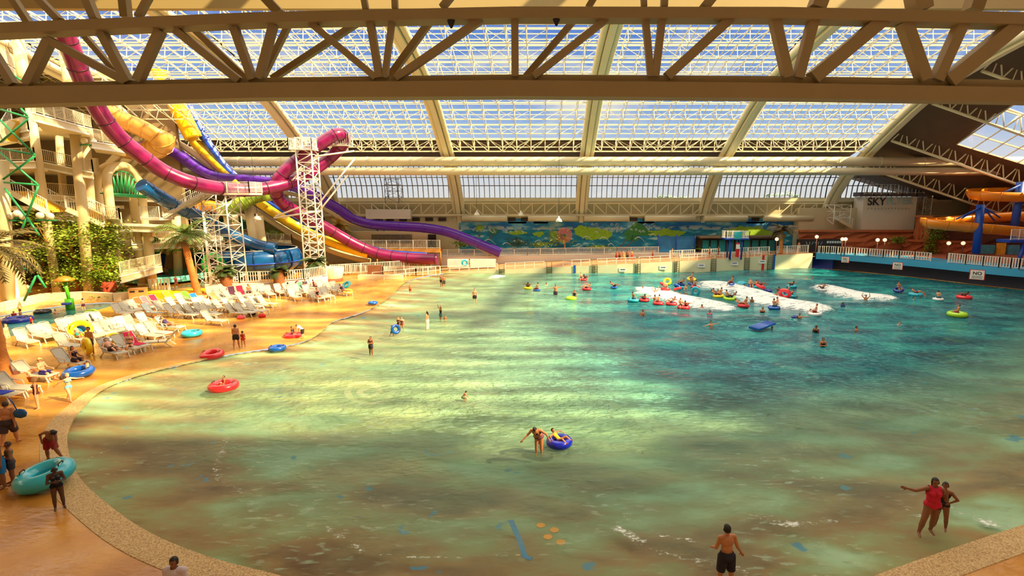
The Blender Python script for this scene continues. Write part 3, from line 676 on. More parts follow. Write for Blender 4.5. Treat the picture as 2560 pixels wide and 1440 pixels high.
tb = G(790, 664); tb = Vector((P(786, 640, 62).x, 62, 0))
tw = ltower('lattice_tower', tb, 16.4, 1.75, 18, 'tall white lattice tower wrapped by the magenta tube slide')
mb = MB(); pb = 15.1
mb.box((-.2, 0, pb), (2.6, 2.6, .12)); mb.build('platform', M_white, tw)
mb = MB(); railing(mb, [Vector((-1.5, -1.3, pb)), Vector((1.1, -1.3, pb)), Vector((1.1, 1.3, pb)), Vector((-1.5, 1.3, pb)), Vector((-1.5, -1.3, pb))], 1.2, .2, 1.3); mb.build('guard_rail', M_white, tw)
for a, b in [((.9, 0, 14.4), (4.6, 2.3, 15.2)), ((.9, 0, 9), (4.4, 3, 14.4)), ((-.9, 0, 12.6), (-2.6, 0, 11.2)), ((.9, 0, 8.2), (-4.4, 0, 7.4)), ((-.9, 0, 8.8), (-4.2, 0, 7.6)), ((.9, .5, 8.4), (3.6, 2.5, 12.4))]:
    MB().tube([a, b], .1, 8).build('outrigger', M_white, tw)
c = P(843, 364, 65)-tb; mb = MB(); mb.box(c, (3.2, 1.6, .12)); railing(mb, [c+Vector((-1.6, -.8, 0)), c+Vector((1.6, -.8, 0)), c+Vector((1.6, .8, 0))], 1.3, .25, 1.6); mb.build('catwalk', M_white, tw)
# tower carrying the stair platform
b2 = Vector((P(566, 640, 58).x, 58, 0))
tw2 = ltower('lattice_tower', b2, P(566, 484, 58).z, 2.6, 9, 'white lattice tower under the stair platform, left of the blue bowl', r=.075)
b3 = Vector((P(508, 640, 57).x, 57.5, 0))
ltower('lattice_tower', b3, P(508, 515, 57.5).z, 1.5, 7, 'slim white lattice tower behind the sunlit palm', r=.06)
M_mesh = mat('pale_grey_mesh', (222, 214, 196), .5, .06, 4)
pz = P(566, 482, 57).z
mb = MB(); pa, pc = P(512, 482, 56.5), P(624, 486, 56.5); t = empty('stair_platform', pa, label='white railed stair platform where the magenta tube passes behind', cat='platform')
MB().box(((pc-pa).x/2, 1.3, -.1), ((pc-pa).x, 2.6, .25)).build('deck', M_mesh, t)
mb = MB(); railing(mb, [Vector((0, 0, 0)), Vector(((pc-pa).x, 0, 0)), Vector(((pc-pa).x, 2.6, 0))], 1.15, .14, 1.2); mb.build('guard_rail', M_white, t)
lo = P(408, 542, 54); hi = P(512, 482, 56.5)
mb = MB(); n = 22
for i in range(n):
    p = lo.lerp(hi, (i+.5)/n)-pa; mb.box(p+Vector((0, .6, 0)), (.35, 1.3, .06))
mb.build('steps', M_mesh, t)
mb = MB()
for dy in (0, 1.3):
    o = Vector((0, dy, 0)); mb.beam(lo-pa+o, hi-pa+o, .08, .4); railing(mb, [lo-pa+o, hi-pa+o], 1.1, .2, 1.3)
mb.build('stringer', M_mesh, t)
l0 = P(352, 548, 53.5)-pa; l1 = lo-pa
MB().box((l0+l1)/2+Vector((0, .8, -.1)), ((l1-l0).x, 2.2, .25)).build('landing', M_mesh, t)
mb = MB(); railing(mb, [l0, Vector((l1.x, l0.y, l0.z))], 1.25, .15, 1.3); mb.build('landing_rail', M_white, t)
for q, e in [((566, 490), (536, 552)), ((590, 490), (524, 566))]: MB().tube([P(*q, 56.8)-pa, P(*e, 57)-pa], .1, 8).build('brace', M_white, t)

for k, (x, y) in enumerate([(1128, 58), (1391, 52)]):  # hanging black speaker cones, not light sources
    p = P(x, y, 11.9); t = empty('speaker_cone', p, label='small black speaker cone under the near truss chord, %s one' % ['left', 'right'][k], cat='lamp'); MB().lathe([(.1, .12), (.07, 0), (.02, -.1)], (0, 0, 0), 10).build('lamp_shade', M_dark, t)
# ================================================================ LEFT SLIDE BUILDING
M_col = mat('cream_column', (228, 206, 156), .5, .1, .5)
M_slab = mat('cream_slab', (226, 210, 170), .6, .1, .4)
M_stair_sun = mat('sun_tinted_tread', (226, 176, 60), .5, .2, 2)  # yellow sunlight put into the tread colour
def column(px0, px1, Y0, Y1, r, label, bracket=None, m=None):
    a, b = P(*px0, Y0), P(*px1, Y1)
    if b.z < .6: b.z = 0
    elif px1[1] > 560 or (px1[1] > 300 and px1[0] < 300): b = Vector((b.x+(b.x-a.x)*.3, b.y, 0))
    t = empty('column', b, label=label, cat='column')
    MB().tube([b-b, a-b], r, 14).build('shaft', m or M_col, t)
    MB().tube([Vector((0, 0, 0)), (a-b).normalized()*.35], r*1.3, 14).build('base', m or M_col, t)
    return t
column((2, 400), (22, 716), 46, 46, .5, 'round cream column at the far left edge of the slide building')
column((34, 640), (54, 754), 48, 48, .52, 'short round cream column beside the white cabinet')
column((74, 262), (119, 572), 50.8, 50.8, .36, 'slim cream column crossed by green bracing')
column((187, 318), (215, 640), 52, 52, .45, 'round cream column under the upper walkway corner')
column((212, 322), (238, 640), 54, 54, .38, 'thinner cream column just behind the walkway corner')
column((235, 395), (262, 660), 57, 57, .36, 'cream column left of the arched gateway, set back')
column((145, 310), (160, 560), 58, 58, .34, 'dim cream column inside the slide building')
column((45, 100), (70, 262), 46, 46, .42, 'cream column seen through the near truss at far left')
column((160, 130), (178, 262), 52, 52, .4, 'cream column beside the magenta slide, up in the truss')
column((343, 560), (356, 668), 58, 58, .5, 'stout cream column below the stair landing, left one')
column((365, 560), (376, 668), 58, 58, .5, 'stout cream column below the stair landing, right one')
column((620, 510), (636, 600), 66, 66, .5, 'cream column behind the palm, left of the bowl chute')
column((566, 530), (578, 590), 66, 66, .42, 'cream column carrying a globe bracket behind the bowl chute')
column((585, 530), (596, 588), 68, 68, .4, 'cream column behind the deep blue tube slide')
column((646, 540), (656, 606), 68, 68, .55, 'square shouldered cream column above the bowl')
column((440, 540), (445, 665), 62, 62, .45, 'cream column beside the play pool under the stairs')
column((553, 560), (556, 660), 64, 64, .35, 'slim cream column left of the blue bowl')
# arch gateway
t = empty('arch_gateway', G(300, 724), label='tall double cream pipe arch gateway with green lattice dome', cat='arch')
o = t.location.copy()
for pts in ([(300, 724, 55.7), (291, 650, 55.7), (278, 540, 55.7), (270, 470, 55.7), (268, 440, 56), (276, 423, 57), (292, 415, 59), (312, 415, 61), (332, 428, 62), (346, 450, 62.5), (354, 480, 62.5), (360, 540, 62.5), (365, 600, 62.5)],
            [(272, 655, 57), (262, 600, 57), (250, 520, 57), (243, 470, 57), (244, 440, 57), (254, 424, 58), (272, 415, 60), (290, 416, 61.5), (308, 428, 62.5), (322, 450, 63), (330, 480, 63), (338, 540, 63), (345, 600, 63)]):
    MB().tube([p-o for p in curve(pts, 5)], .42, 14).build('arch_pipe', M_col, t)
g0, g1 = P(238, 483, 57), P(364, 492, 62)
mb = MB(); mb.tube([g0-o, g1-o], .2, 8)
for i in range(13):
    a = PI*i/12; top = P(303-48*math.cos(a)*.9, 486-58*math.sin(a), 59.5+math.cos(a)*-2); b_ = P(262+9*i*.7+8, 486, 58+i*.3)
    mb.tube([b_-o, top-o], .07, 5)
    if i: mb.tube([pt-o, top-o], .07, 5); mb.tube([pb_-o, top-o], .06, 5)
    pt, pb_ = top, b_
mb.build('green_lattice', M_green, t)
# green bracing in front
GB = [((0, 273), (70, 294)), ((0, 300), (86, 386)), ((70, 298), (0, 356)), ((0, 371), (88, 387)), ((0, 381), (95, 462)), ((87, 390), (8, 448)), ((10, 456), (96, 462)), ((12, 471), (78, 558)), ((96, 465), (60, 560)), ((50, 268), (68, 290)), ((20, 180), (60, 205)), ((80, 205), (140, 220)),
      ((66, 545), (50, 585)), ((68, 545), (98, 588)), ((90, 690), (60, 752)), ((94, 688), (115, 720))]
for k, (a, b) in enumerate(GB):
    p, q = P(*a, 45.3), P(*b, 45.3); MB().tube([p, q], .085, 8).build('brace_pole', M_green, label='thin green steel bracing pole in front of the slide building', cat='brace', group='green bracing poles at the far left')
# platforms: (px left, px right, z, Y depth back)
def platform(pl, pr, z, back, label, name='walkway', rail=True, rh=1.15, th=.55, rs=.17, lip=True):
    b = z; a = G(*pl, b.z) if abs(pl[1]-500) > 75 else P(*pl, b.y)
    if not (b.y*.72 < a.y < b.y*1.15): a = P(*pl, b.y)
    o = a.copy(); b = b-a; n = Vector((Vector(b+a).x/Vector(b+a).y, 1, 0))*back
    t = empty(name, o, label=label, cat='walkway'); mb = MB()
    vs = [Vector((0, 0, 0)), b, b+n, n]; mb.add([v for v in vs]+[v-Vector((0, 0, th)) for v in vs], [(0, 1, 2, 3), (7, 6, 5, 4), (0, 4, 5, 1), (1, 5, 6, 2), (3, 2, 6, 7), (0, 3, 7, 4)]); mb.build('slab', M_slab, t)
    mb = MB(); mb.beam(Vector((0, -.08, -.05)), b+Vector((0, -.08, -.05)), .12, .12); mb.beam(Vector((0, -.08, -th*1.1)), b+Vector((0, -.08, -th*1.1)), .14, .16); mb.build('edge_trim', M_white, t)
    if rail:
        mb = MB(); railing(mb, [Vector((0, 0, 0)), b, b+n], rh, max(rs, .19), 1.7, .05, .014); mb.build('guard_rail', M_rail, t)
    return t
def plat(pl, pr, Y, back, label, **k):
    a, b = P(*pl, Y), P(*pr, Y); z = (a.z+b.z)/2
    # choose the two ends so they share one height
    return platform(pl, pr, P(*pr, Y), back, label, **k)
def plz(pl, pr, Yr, back, label, **k): return platform(pl, pr, P(*pr, Yr), back, label, **k)
plz((80, 280), (231, 322), 52, 8, 'upper white railed walkway with the sunlit corner', rs=.16)
plz((0, 150), (45, 178), 48, 8, 'highest white railed walkway seen above the near truss chord')
plz((96, 402), (233, 430), 52, 8, 'middle white railed walkway in full sun', rs=.16)
plz((-30, 405), (88, 402), 49, 9, 'middle walkway left of the slim column')
plz((-20, 345), (72, 325), 46.5, 3, 'short landing rail at far left between stairs')
plz((118, 485), (236, 494), 56, 7, 'third level walkway behind the stairs')
plz((228, 352), (312, 366), 56, 6, 'white railed gallery behind the magenta tube, left of the big pipe')
plz((236, 488), (420, 492), 66, 4, 'long deck edge behind the arched gateway', rail=False)
plz((390, 452), (470, 457), 70, 6, 'small railed balcony below the magenta tube')
plz((118, 533), (300, 548), 54, 5, 'lower walkway at the foot of the sun-tinted stairs')
plz((60, 598), (330, 612), 60, 8, 'broad cream balcony behind the tropical trees')
plz((330, 610), (560, 600), 63, 8, 'cream balcony with rail behind the sunlit palm')
plz((302, 690), (405, 664), 57, 4, 'curved cream ramp with rail above the dark doorway', rh=1.3)
plz((600, 600), (730, 608), 70, 5, 'small railed terrace just behind the blue bowl')
plz((470, 590), (620, 596), 68, 4, 'railed walkway behind the bowl chute')
plz((300, 562), (420, 566), 57, 4, 'landing slab below the white stairs', rail=False)
def stairs(pa, pb, Ya, Yb, width, label, n=16, m=None):
    a, b = P(*pa, Ya), P(*pb, Yb); t = empty('staircase', b, label=label, cat='stairs'); o = b.copy(); a = a-o; b = b-o
    mb = MB()
    for i in range(n):
        p = a.lerp(b, (i+.5)/n); mb.box(p+Vector((0, width/2, 0)), (abs(b.x-a.x)/n*.9, width, .16))
    mb.build('steps', m or M_stair_sun, t); mb = MB()
    for dy in (0, width): MB().beam(a+Vector((0, dy, -.1)), b+Vector((0, dy, -.1)), .1, .45).build('stringer', M_slab, t)
    mb = MB()
    for dy in (0, width): railing(mb, [a+Vector((0, dy, 0)), b+Vector((0, dy, 0))], 1.15, .2, 1.6)
    mb.build('handrail', M_white, t)
stairs((25, 478), (120, 530), 48, 50, 2.2, 'stair flight with sun-tinted yellow treads behind the green bracing')
stairs((165, 520), (262, 562), 51, 53, 2.2, 'stair flight with sun-tinted yellow treads going down to the arched gateway')
stairs((258, 640), (330, 682), 56, 57, 2, 'short stairs with sun-tinted yellow treads behind the second arch leg')
stairs((0, 350), (30, 300), 46, 47, 1.6, 'steep stair flight at the far left edge')
# back walls of the building so that the depth reads dark
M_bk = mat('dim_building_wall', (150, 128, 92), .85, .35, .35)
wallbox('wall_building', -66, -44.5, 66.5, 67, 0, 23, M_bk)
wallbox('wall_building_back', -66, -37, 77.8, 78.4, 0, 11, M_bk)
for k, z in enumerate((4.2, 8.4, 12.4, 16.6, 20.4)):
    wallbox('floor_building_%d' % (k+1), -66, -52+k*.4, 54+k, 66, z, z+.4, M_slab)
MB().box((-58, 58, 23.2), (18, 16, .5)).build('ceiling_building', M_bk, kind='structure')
# dressed rear: green wall, yellow sign, tan waves
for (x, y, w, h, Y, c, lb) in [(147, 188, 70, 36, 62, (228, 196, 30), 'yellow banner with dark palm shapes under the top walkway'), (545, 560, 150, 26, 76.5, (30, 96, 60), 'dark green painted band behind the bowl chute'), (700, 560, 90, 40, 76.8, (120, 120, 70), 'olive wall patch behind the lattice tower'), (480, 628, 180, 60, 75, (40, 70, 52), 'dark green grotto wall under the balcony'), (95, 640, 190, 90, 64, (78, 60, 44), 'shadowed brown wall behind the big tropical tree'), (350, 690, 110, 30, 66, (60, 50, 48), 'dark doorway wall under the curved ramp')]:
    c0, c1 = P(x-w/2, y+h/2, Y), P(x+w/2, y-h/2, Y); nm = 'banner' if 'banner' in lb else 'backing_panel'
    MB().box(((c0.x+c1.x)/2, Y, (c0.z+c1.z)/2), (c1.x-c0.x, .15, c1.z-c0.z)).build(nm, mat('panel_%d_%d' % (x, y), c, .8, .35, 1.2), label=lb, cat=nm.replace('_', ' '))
# people-sized clutter: globes on green brackets
glob = MB().ball((0, 0, 0), .3, 12); gt = None
GL = [(8, 540, 46), (30, 540, 46), (43, 534, 46), (58, 541, 46), (100, 539, 46), (125, 540, 46), (235, 474, 57), (260, 474, 55.6), (341, 484, 62), (363, 486, 62), (4, 669, 47), (29, 664, 47.5), (50, 661, 48), (272, 603, 56), (296, 603, 55.5), (339, 598, 58), (358, 596, 58), (377, 597, 58), (348, 622, 60), (326, 619, 60), (338, 628, 60), (365, 625, 60), (392, 622, 60), (372, 620, 60), (394, 624, 60), (430, 618, 61), (445, 617, 61), (467, 614, 61), (576, 545, 66), (606, 540, 66), (613, 545, 66), (744, 560, 70), (210, 352, 52), (500, 620, 62), (186, 545, 56), (362, 620, 60), (233, 353, 54), (66, 719, 50)]
for k, (x, y, Y) in enumerate(GL):
    p = P(x, y, Y)
    if gt is None:
        gt = empty('globe_lamp', p, label='round cream globe lamp on a short green bracket in the slide building', cat='lamp', group='globe lamps on green brackets'); glob.build('globe', M_globe, gt)
        MB().box((0, 0, -.38), (.8, .2, .12)).build('bracket', M_green, gt)
    else: copy_tree(gt, p)
# splash toys by the play pool
t = empty('play_pool', P(420, 690, 62), label='small turquoise play pool with blue slide under the stairs', cat='play pool')
MB().lathe([(.01, 0), (3.6, 0), (3.8, .35), (3.95, .35), (4.0, -.3)], (0, 0, 0), 28).build('basin', mat('basin_turquoise', (110, 206, 190), .15, .1, 1), t)
MB().tube([Vector((-2.5, 2, .2)), (-2.2, 2.4, 2.2), (-2.4, 1.2, 2.6)], .45, 10).build('spout', M_blue, t)
t = empty('ring_tunnel', P(533, 661, 60), label='bright green ring mouth of a tube left of the bowl', cat='slide mouth')
MB().tube([(1.05*math.cos(2*PI*i/24), 0, 1.05*math.sin(2*PI*i/24)) for i in range(24)], .32, 10, closed=True).build('ring', mat('bright_green', (30, 190, 80), .35), t); MB().lathe([(1.0, 0), (.01, .01)], (0, .3, 0), 20).build('mouth_shadow', M_dark, t).rotation_euler = (PI/2, 0, 0)
t = empty('ring_tunnel', P(384, 613, 60), label='small green framed blue tube mouth beside the globe lamps', cat='slide mouth')
MB().tube([(.8*math.cos(2*PI*i/20), 0, .8*math.sin(2*PI*i/20)) for i in range(20)], .2, 8, closed=True).build('ring', M_green, t); MB().lathe([(.8, 0), (.01, .01)], (0, .2, 0), 20).build('mouth', M_tbl, t).rotation_euler = (PI/2, 0, 0)
# ================================================================ PLANTS
M_leaf = mat('palm_leaf', (104, 124, 44), .55, .35, 2); M_leafd = mat('dark_leaf', (64, 82, 30), .6, .4, 2); M_leafb = mat('bright_leaf', (134, 154, 42), .5, .35, 2); M_dry = mat('dry_frond', (150, 118, 56), .7, .3, 2)
M_trunk = mat('palm_bark', (206, 132, 62), .8, .35, 3, .8, 9); M_trunkd = mat('pineapple_bark', (150, 92, 48), .85, .4, 5, .9, 9)
def frond(mb, base, az, elv, L, droop, w=.5, n=9, leafs=14):
    pts = []; p = Vector(base); e = elv
    for i in range(n+1):
        pts.append(p.copy()); d = Vector((math.cos(az)*math.cos(e), math.sin(az)*math.cos(e), math.sin(e))); p = p+d*(L/n); e -= droop/n
    mb.tube(pts, [.035*(1-.7*i/n) for i in range(n+1)], 4)
    side = Vector((-math.sin(az), math.cos(az), 0))
    for i in range(leafs):
        u = (i+1.5)/(leafs+1.5)*n; k = min(n-1, int(u)); q = pts[k].lerp(pts[k+1], u-k); fw = (pts[k+1]-pts[k]).normalized()
        ll = w*math.sin(PI*min(1, .25+.75*(i+1)/(leafs+1)))*1.15+.12
        for s in (-1, 1):
            tip = q+side*s*ll*.8+fw*ll*.55-Vector((0, 0, ll*.35)); wd = fw*.08
            mb.add([q-wd, q+wd, tip], [(0, 1, 2)])
def palm(loc, h, r, L, nf, label, lean=(0, 0), bark=None, leafm=None, old=True, bulge=1.0, w=.5, seed=1):
    random.seed(seed); t = empty('palm_tree', loc, label=label, cat='palm tree'); top = Vector((lean[0], lean[1], h)); n = 16
    pts = [Vector((0, 0, 0)).lerp(top, i/n)+Vector((lean[0]*.1*math.sin(PI*i/n), 0, 0)) for i in range(n+1)]
    rs = [r*(1.25 if i == 0 else 1)*(1-.25*i/n)*(1+(.10 if i % 2 else -.02))*(1+(bulge-1)*math.sin(PI*i/n)) for i in range(n+1)]
    MB().tube(pts, rs, 14).build('trunk', bark or M_trunk, t)
    mb = MB()
    for i in range(nf):
        a = 2*PI*i/nf*2.4+random.uniform(-.2, .2); e = random.uniform(-.2, 1.15); frond(mb, top+Vector((0, 0, -.1)), a, e, L*random.uniform(.8, 1.1), random.uniform(1.0, 1.9), w)
    mb.build('fronds', leafm or M_leaf, t)
    if old:
        mb = MB()
        for i in range(10): frond(mb, top-Vector((0, 0, .3)), 2*PI*i/10, -.7, L*.45, .6, w*.6, 6, 8)
        mb.build('dry_fronds', M_dry, t)
    return t
palm(G(498, 742), P(486, 585, 51).z, .34, 3.0, 30, 'tall sunlit date palm with orange trunk among the loungers', (-.9, 0), seed=3)
palm(G(576, 731)+Vector((0, -.5, .5)), 2.0, .5, 1.25, 22, 'squat pineapple palm in front of the bowl, left one', bark=M_trunkd, leafm=M_leafd, old=False, bulge=1.25, seed=4)
palm(G(706, 728)+Vector((0, -.5, .5)), 1.9, .46, 1.25, 22, 'squat pineapple palm in front of the bowl, right one', bark=M_trunkd, leafm=M_leafd, old=False, bulge=1.25, seed=5)
palm(G(789, 712)+Vector((0, 0, .9)), 1.7, .42, 1.7, 22, 'squat pineapple palm behind the orange pedestal planter', bark=M_trunk, leafm=M_leafd, old=False, bulge=1.2, seed=6)
palm(P(850, 606, 78), P(848, 562, 78).z-P(850, 606, 78).z, .3, 2.2, 24, 'golden palm behind the magenta chute against the beige wall', leafm=mat('golden_frond', (190, 150, 50), .6, .3), seed=7)
palm(P(1951, 633, 74), P(1953, 574, 74).z-P(1951, 633, 74).z, .27, 2.3, 26, 'tall brown palm in front of the beige building beside the mural', leafm=mat('brown_frond', (110, 92, 54), .6, .3), seed=8)
palm(P(872, 640, 77), 2.2, .25, 1.9, 18, 'small green palm below the golden palm', leafm=M_leafb, old=False, seed=9)
palm(Vector((-28.2, 26.6, 0)), 7.0, .3, 3.0, 34, 'near palm with rough orange trunk at the far left edge', (-.5, 0.3), seed=10, leafm=mat('olive_frond', (120, 104, 48), .6, .3))
def bushy(loc, h, r, label, m, n=500, name='leafy_tree', trunk=True, seed=1, leaf=.22, flat_=.6):
    random.seed(seed); t = empty(name, loc, label=label, cat='tree' if trunk else 'bush')
    if trunk:
        mb = MB(); mb.tube([(0, 0, 0), (.1, 0, h*.35), (-.05, .1, h*.6)], [.16, .12, .08], 8)
        for i in range(7):
            a = 2*PI*i/7; mb.tube([(0, 0, h*(.3+.03*i)), (r*.5*math.cos(a), r*.5*math.sin(a), h*.65), (r*.85*math.cos(a+.3), r*.85*math.sin(a+.3), h*(.75+.1*(i % 2)))], [.07, .045, .02], 6)
        mb.build('trunk', M_trunk, t)
    mb = MB(); clus = [(random.uniform(-1, 1), random.uniform(-1, 1), random.uniform(-1, 1)) for _ in range(22)]
    clus = [Vector(c).normalized()*random.uniform(.3, 1) for c in clus]
    for i in range(n):
        c = random.choice(clus); d = Vector((random.gauss(0, .22), random.gauss(0, .22), random.gauss(0, .15)))
        p = c+d; p = Vector((p.x*r, p.y*r, h*(1-flat_/2 if trunk else .55)+p.z*h*flat_*.5)); 
        if p.z < .02: p.z = random.uniform(.02, .3)
        a = random.uniform(0, 2*PI); ax = Vector((math.cos(a), math.sin(a), random.uniform(-.6, .3))).normalized(); s = ax.cross(Vector((random.uniform(-1, 1), random.uniform(-1, 1), 1))).normalized(); l = leaf*random.uniform(.7, 1.4)
        mb.add([p, p+ax*l*.5+s*l*.28, p+ax*l, p+ax*l*.5-s*l*.28], [(0, 1, 2, 3)])
    mb.build('foliage', m, t); return t
bushy(G(196, 738), 8.6, 4.2, 'big sunlit tropical tree spreading in front of the slide building', M_leafb, 11000, seed=2, leaf=.27, flat_=.92)
bushy(G(150, 745)+Vector((-2, 1, 0)), 5.5, 2.4, 'darker bushy tree to the left of the big tropical tree', M_leafd, 2600, seed=3, leaf=.24, flat_=.8)
bushy(G(240, 738)+Vector((1, 0, 0)), 4.4, 2.0, 'light green leafy plant right of the big tropical tree', mat('lime_leaf', (146, 176, 44), .5, .3), 1800, seed=4, leaf=.24, flat_=.9)
for k, (x, y, Y, h, r, m, lb) in enumerate([(332, 738, 0, 1.0, 1.4, M_leafb, 'low green plants around the red tiki head'), (295, 744, 0, .7, 1.6, M_leafb, 'low green plants along the cream kerb beside the bin'), (678, 600, 75, 1.6, 2.2, M_leafb, 'leafy shrub bed on the wall left of the lattice tower'), (480, 660, 70, 3.0, 2.6, M_leafd, 'dark shrubs in the grotto under the balcony'),
      (870, 640, 76, 1.4, 3.0, M_leafb, 'green shrubs below the magenta chute end'), (1160, 628, 78.5, 2.0, 1.6, M_leafb, 'green shrubs under the end of the purple slide'), (1290, 628, 78.3, 2.4, 2.0, M_leafd, 'dark round bush in front of the mural'), (1362, 626, 78.2, 1.6, 2.2, M_leafb, 'yellow green bush at the foot of the mural'), (1400, 626, 78.2, 3.4, 2.0, M_leafb, 'tall leafy plant left of the central rib'), (1500, 626, 78, 1.0, 2.2, M_leafb, 'low plants right of the central rib'), (1740, 630, 78, 1.4, 1.2, M_leafb, 'small green plant at the foot of the fifth rib'), (100, 735, 60, 1.6, 1.4, M_leafd, 'dim shrub behind the paddling pool')]):
    p = G(x, y) if not Y else P(x, y, Y); bushy(p, h, r, lb, m, 420, 'shrub', False, seed=20+k, leaf=.3)
# coral flower fan by rib, tiki, bin, kerb
t = empty('feather_ornament', P(1411, 588, 78), label='round coral pink fan ornament beside the central rib', cat='ornament')
mb = MB()
for i in range(22):
    a = 2*PI*i/22; mb.add([Vector((.2*math.cos(a-.1), 0, .2*math.sin(a-.1))), Vector((1.15*math.cos(a-.09), -.15, 1.15*math.sin(a-.09))), Vector((1.15*math.cos(a+.09), -.15, 1.15*math.sin(a+.09))), Vector((.2*math.cos(a+.1), 0, .2*math.sin(a+.1)))], [(0, 1, 2, 3)])
mb.build('petals', mat('coral_petal', (210, 110, 90), .6, .3), t); MB().tube([(0, 0, -.2), (.1, 0, -2.2)], .1, 6).build('stem', M_trunk, t)
t = empty('tiki_head', G(277, 742), label='terracotta red tiki head statue behind the kerb', cat='statue')
M_tiki = mat('terracotta', (206, 84, 50), .7, .2, 2, .4, 8)
MB().lathe([(.9, 0), (1.0, .5), (1.02, 1.4), (.95, 2.2), (.9, 2.6), (.75, 2.6), (.7, 2.2)], (0, 0, 0), 20).build('head', M_tiki, t)
mb = MB(); mb.box((0, -1.0, 1.3), (.25, .4, .8)); mb.box((-.4, -.92, 1.85), (.5, .25, .16), ry=.2); mb.box((.4, -.92, 1.85), (.5, .25, .16), ry=-.2); mb.box((0, -.98, .6), (.8, .25, .14)); mb.build('face_carving', M_tiki, t); t.scale = (.58, .58, .58)
mb = MB(); mb.ball((-.38, -.93, 1.62), .15, 8); mb.build('eye_socket', M_dark, t); MB().ball((.38, -.93, 1.62), .15, 8).build('eye_socket', M_dark, t)
t = empty('waste_bin', G(348, 750), .4, 'light brown wooden litter bin beside the yellow kerb', 'bin')
MB().box((0, 0, .55), (1.35, .8, 1.1)).build('cabinet', mat('bin_wood', (206, 150, 84), .6, .2, 2), t)
MB().box((0, 0, 1.12), (1.42, .86, .08)).build('lid', mat('bin_lid', (180, 130, 80), .5), t)
for s in (-1, 1): MB().box((s*.35, -.41, .9), (.4, .03, .16)).build('slot', M_dark, t)
# kerb walls
M_kerb = mat('cream_kerb', (240, 226, 186), .5, .06, .6)  # even cream colour of kerb, planter and ledge
def kerb(name, px, h, w, m, label, z=0):
    pts = [G(*p, z) for p in px]; o = pts[0].copy(); t = empty(name, o, label=label, cat='kerb wall'); mb = MB()
    for a, b in zip(pts[:-1], pts[1:]): mb.beam(a-o+Vector((0, 0, h/2)), b-o+Vector((0, 0, h/2)), w, h)
    mb.build('wall_body', m, t); return t
kerb('kerb_wall', [(-160, 795), (8, 778), (60, 764), (110, 753), (210, 748), (285, 752), (335, 748)], .75, .4, M_kerb, 'curved cream kerb wall behind the paddling pool')
kerb('yellow_kerb', [(372, 742), (430, 742), (515, 737)], .55, 1.6, mat('yellow_band', (232, 200, 10), .45, .08), 'low bright yellow kerb behind the loungers')
kerb('white_kerb', [(516, 734), (600, 732), (700, 729), (760, 723), (818, 712)], 1.0, .35, mat('pale_lilac_wall', (226, 218, 214), .5, .08), 'pale low wall carrying the white fence in front of the bowl')
rail_thing([G(376, 735), G(426, 733)], 'short white picket fence section beside the bin', 1.5, .3, 1.6, .05)
rail_thing([G(x_, y_)+Vector((0, .12, 1)) for x_, y_ in [(516, 734), (600, 732), (700, 729), (760, 723), (818, 712)]], 'white picket fence running in front of the blue bowl', 1.15, .24, 2.2, .028)
t = empty('cabinet', G(30, 762), .1, 'tall white utility cabinet at the left behind the paddling pool', 'cabinet')
MB().box((0, 0, 1.25), (1.4, .8, 2.5)).build('body_shell', M_white, t); MB().box((0, -.42, 1.25), (1.25, .04, 2.3)).build('door', M_white, t)
# mushroom shower
t = empty('mushroom_fountain', G(176, 772), label='green post fountain with orange mushroom cap in the paddling pool', cat='fountain')
M_lime = mat('lime_paint', (90, 200, 30), .35, .08)
MB().tube([(0, 0, -.3), (0, 0, .9)], .32, 14).build('base', M_lime, t); MB().tube([(0, 0, .8), (-.15, 0, 2.6)], .13, 10).build('post', M_lime, t)
MB().lathe([(.02, .35), (.35, .25), (.75, -.05), (.7, -.1), (.3, .1), (.02, .12)], (-.15, 0, 2.6), 18).build('cap', mat('orange_cap', (236, 120, 30), .4), t)
MB().lathe([(.36, 0), (.36, .15), (.02, .16)], (-.0, -.3, .45), 16).build('blue_disc', M_blue, t)
bowlp = t
# round planter and pedestal near the wall
t = empty('planter', G(497, 744), label='round terracotta rimmed planter ring at the foot of the tall palm', cat='planter'); MB().lathe([(1.5, 0), (1.6, .35), (1.4, .4), (1.3, .3), (.2, .32)], (0, 0, 0), 24).build('pot', mat('terracotta_rim', (226, 130, 70), .6, .1), t)
t = empty('planter', G(16, 893), label='orange terracotta planter under the near palm trunk', cat='planter'); MB().lathe([(1.15, 0), (1.2, .5), (1.0, .55), (.9, .4), (.2, .4)], (0, 0, 0), 24).build('pot', mat('terracotta_rim', (226, 130, 70), .6, .1), t); t.location = (-28.2, 26.6, 0)
t = empty('pedestal_planter', G(832, 702), label='curved orange based cream planter wall beside the ramp', cat='planter')
MB().lathe([(1.0, 0), (1.1, .4), (1.35, 1.6), (1.2, 1.65), (.95, .6)], (0, 0, 0), 20).build('shell', M_kerb, t); MB().lathe([(1.15, 0), (1.16, .35), (1.0, .36)], (0, 0, 0), 20).build('plinth', M_tiki, t)
t = empty('planter', G(789, 712), label='white pedestal drum below the third pineapple palm', cat='planter'); MB().lathe([(.7, 0), (.75, .95), (.5, .95)], (0, 0, 0), 18).build('drum', M_white, t)
# ================================================================ RIGHT END
M_brick = mat('terracotta_rock', (176, 92, 54), .85, .3, .8, .6, 3); M_brick2 = mat('rock_ledge', (196, 112, 66), .85, .25, .8)
M_cyan = mat('cyan_paint', (60, 160, 206), .5, .08, .6)
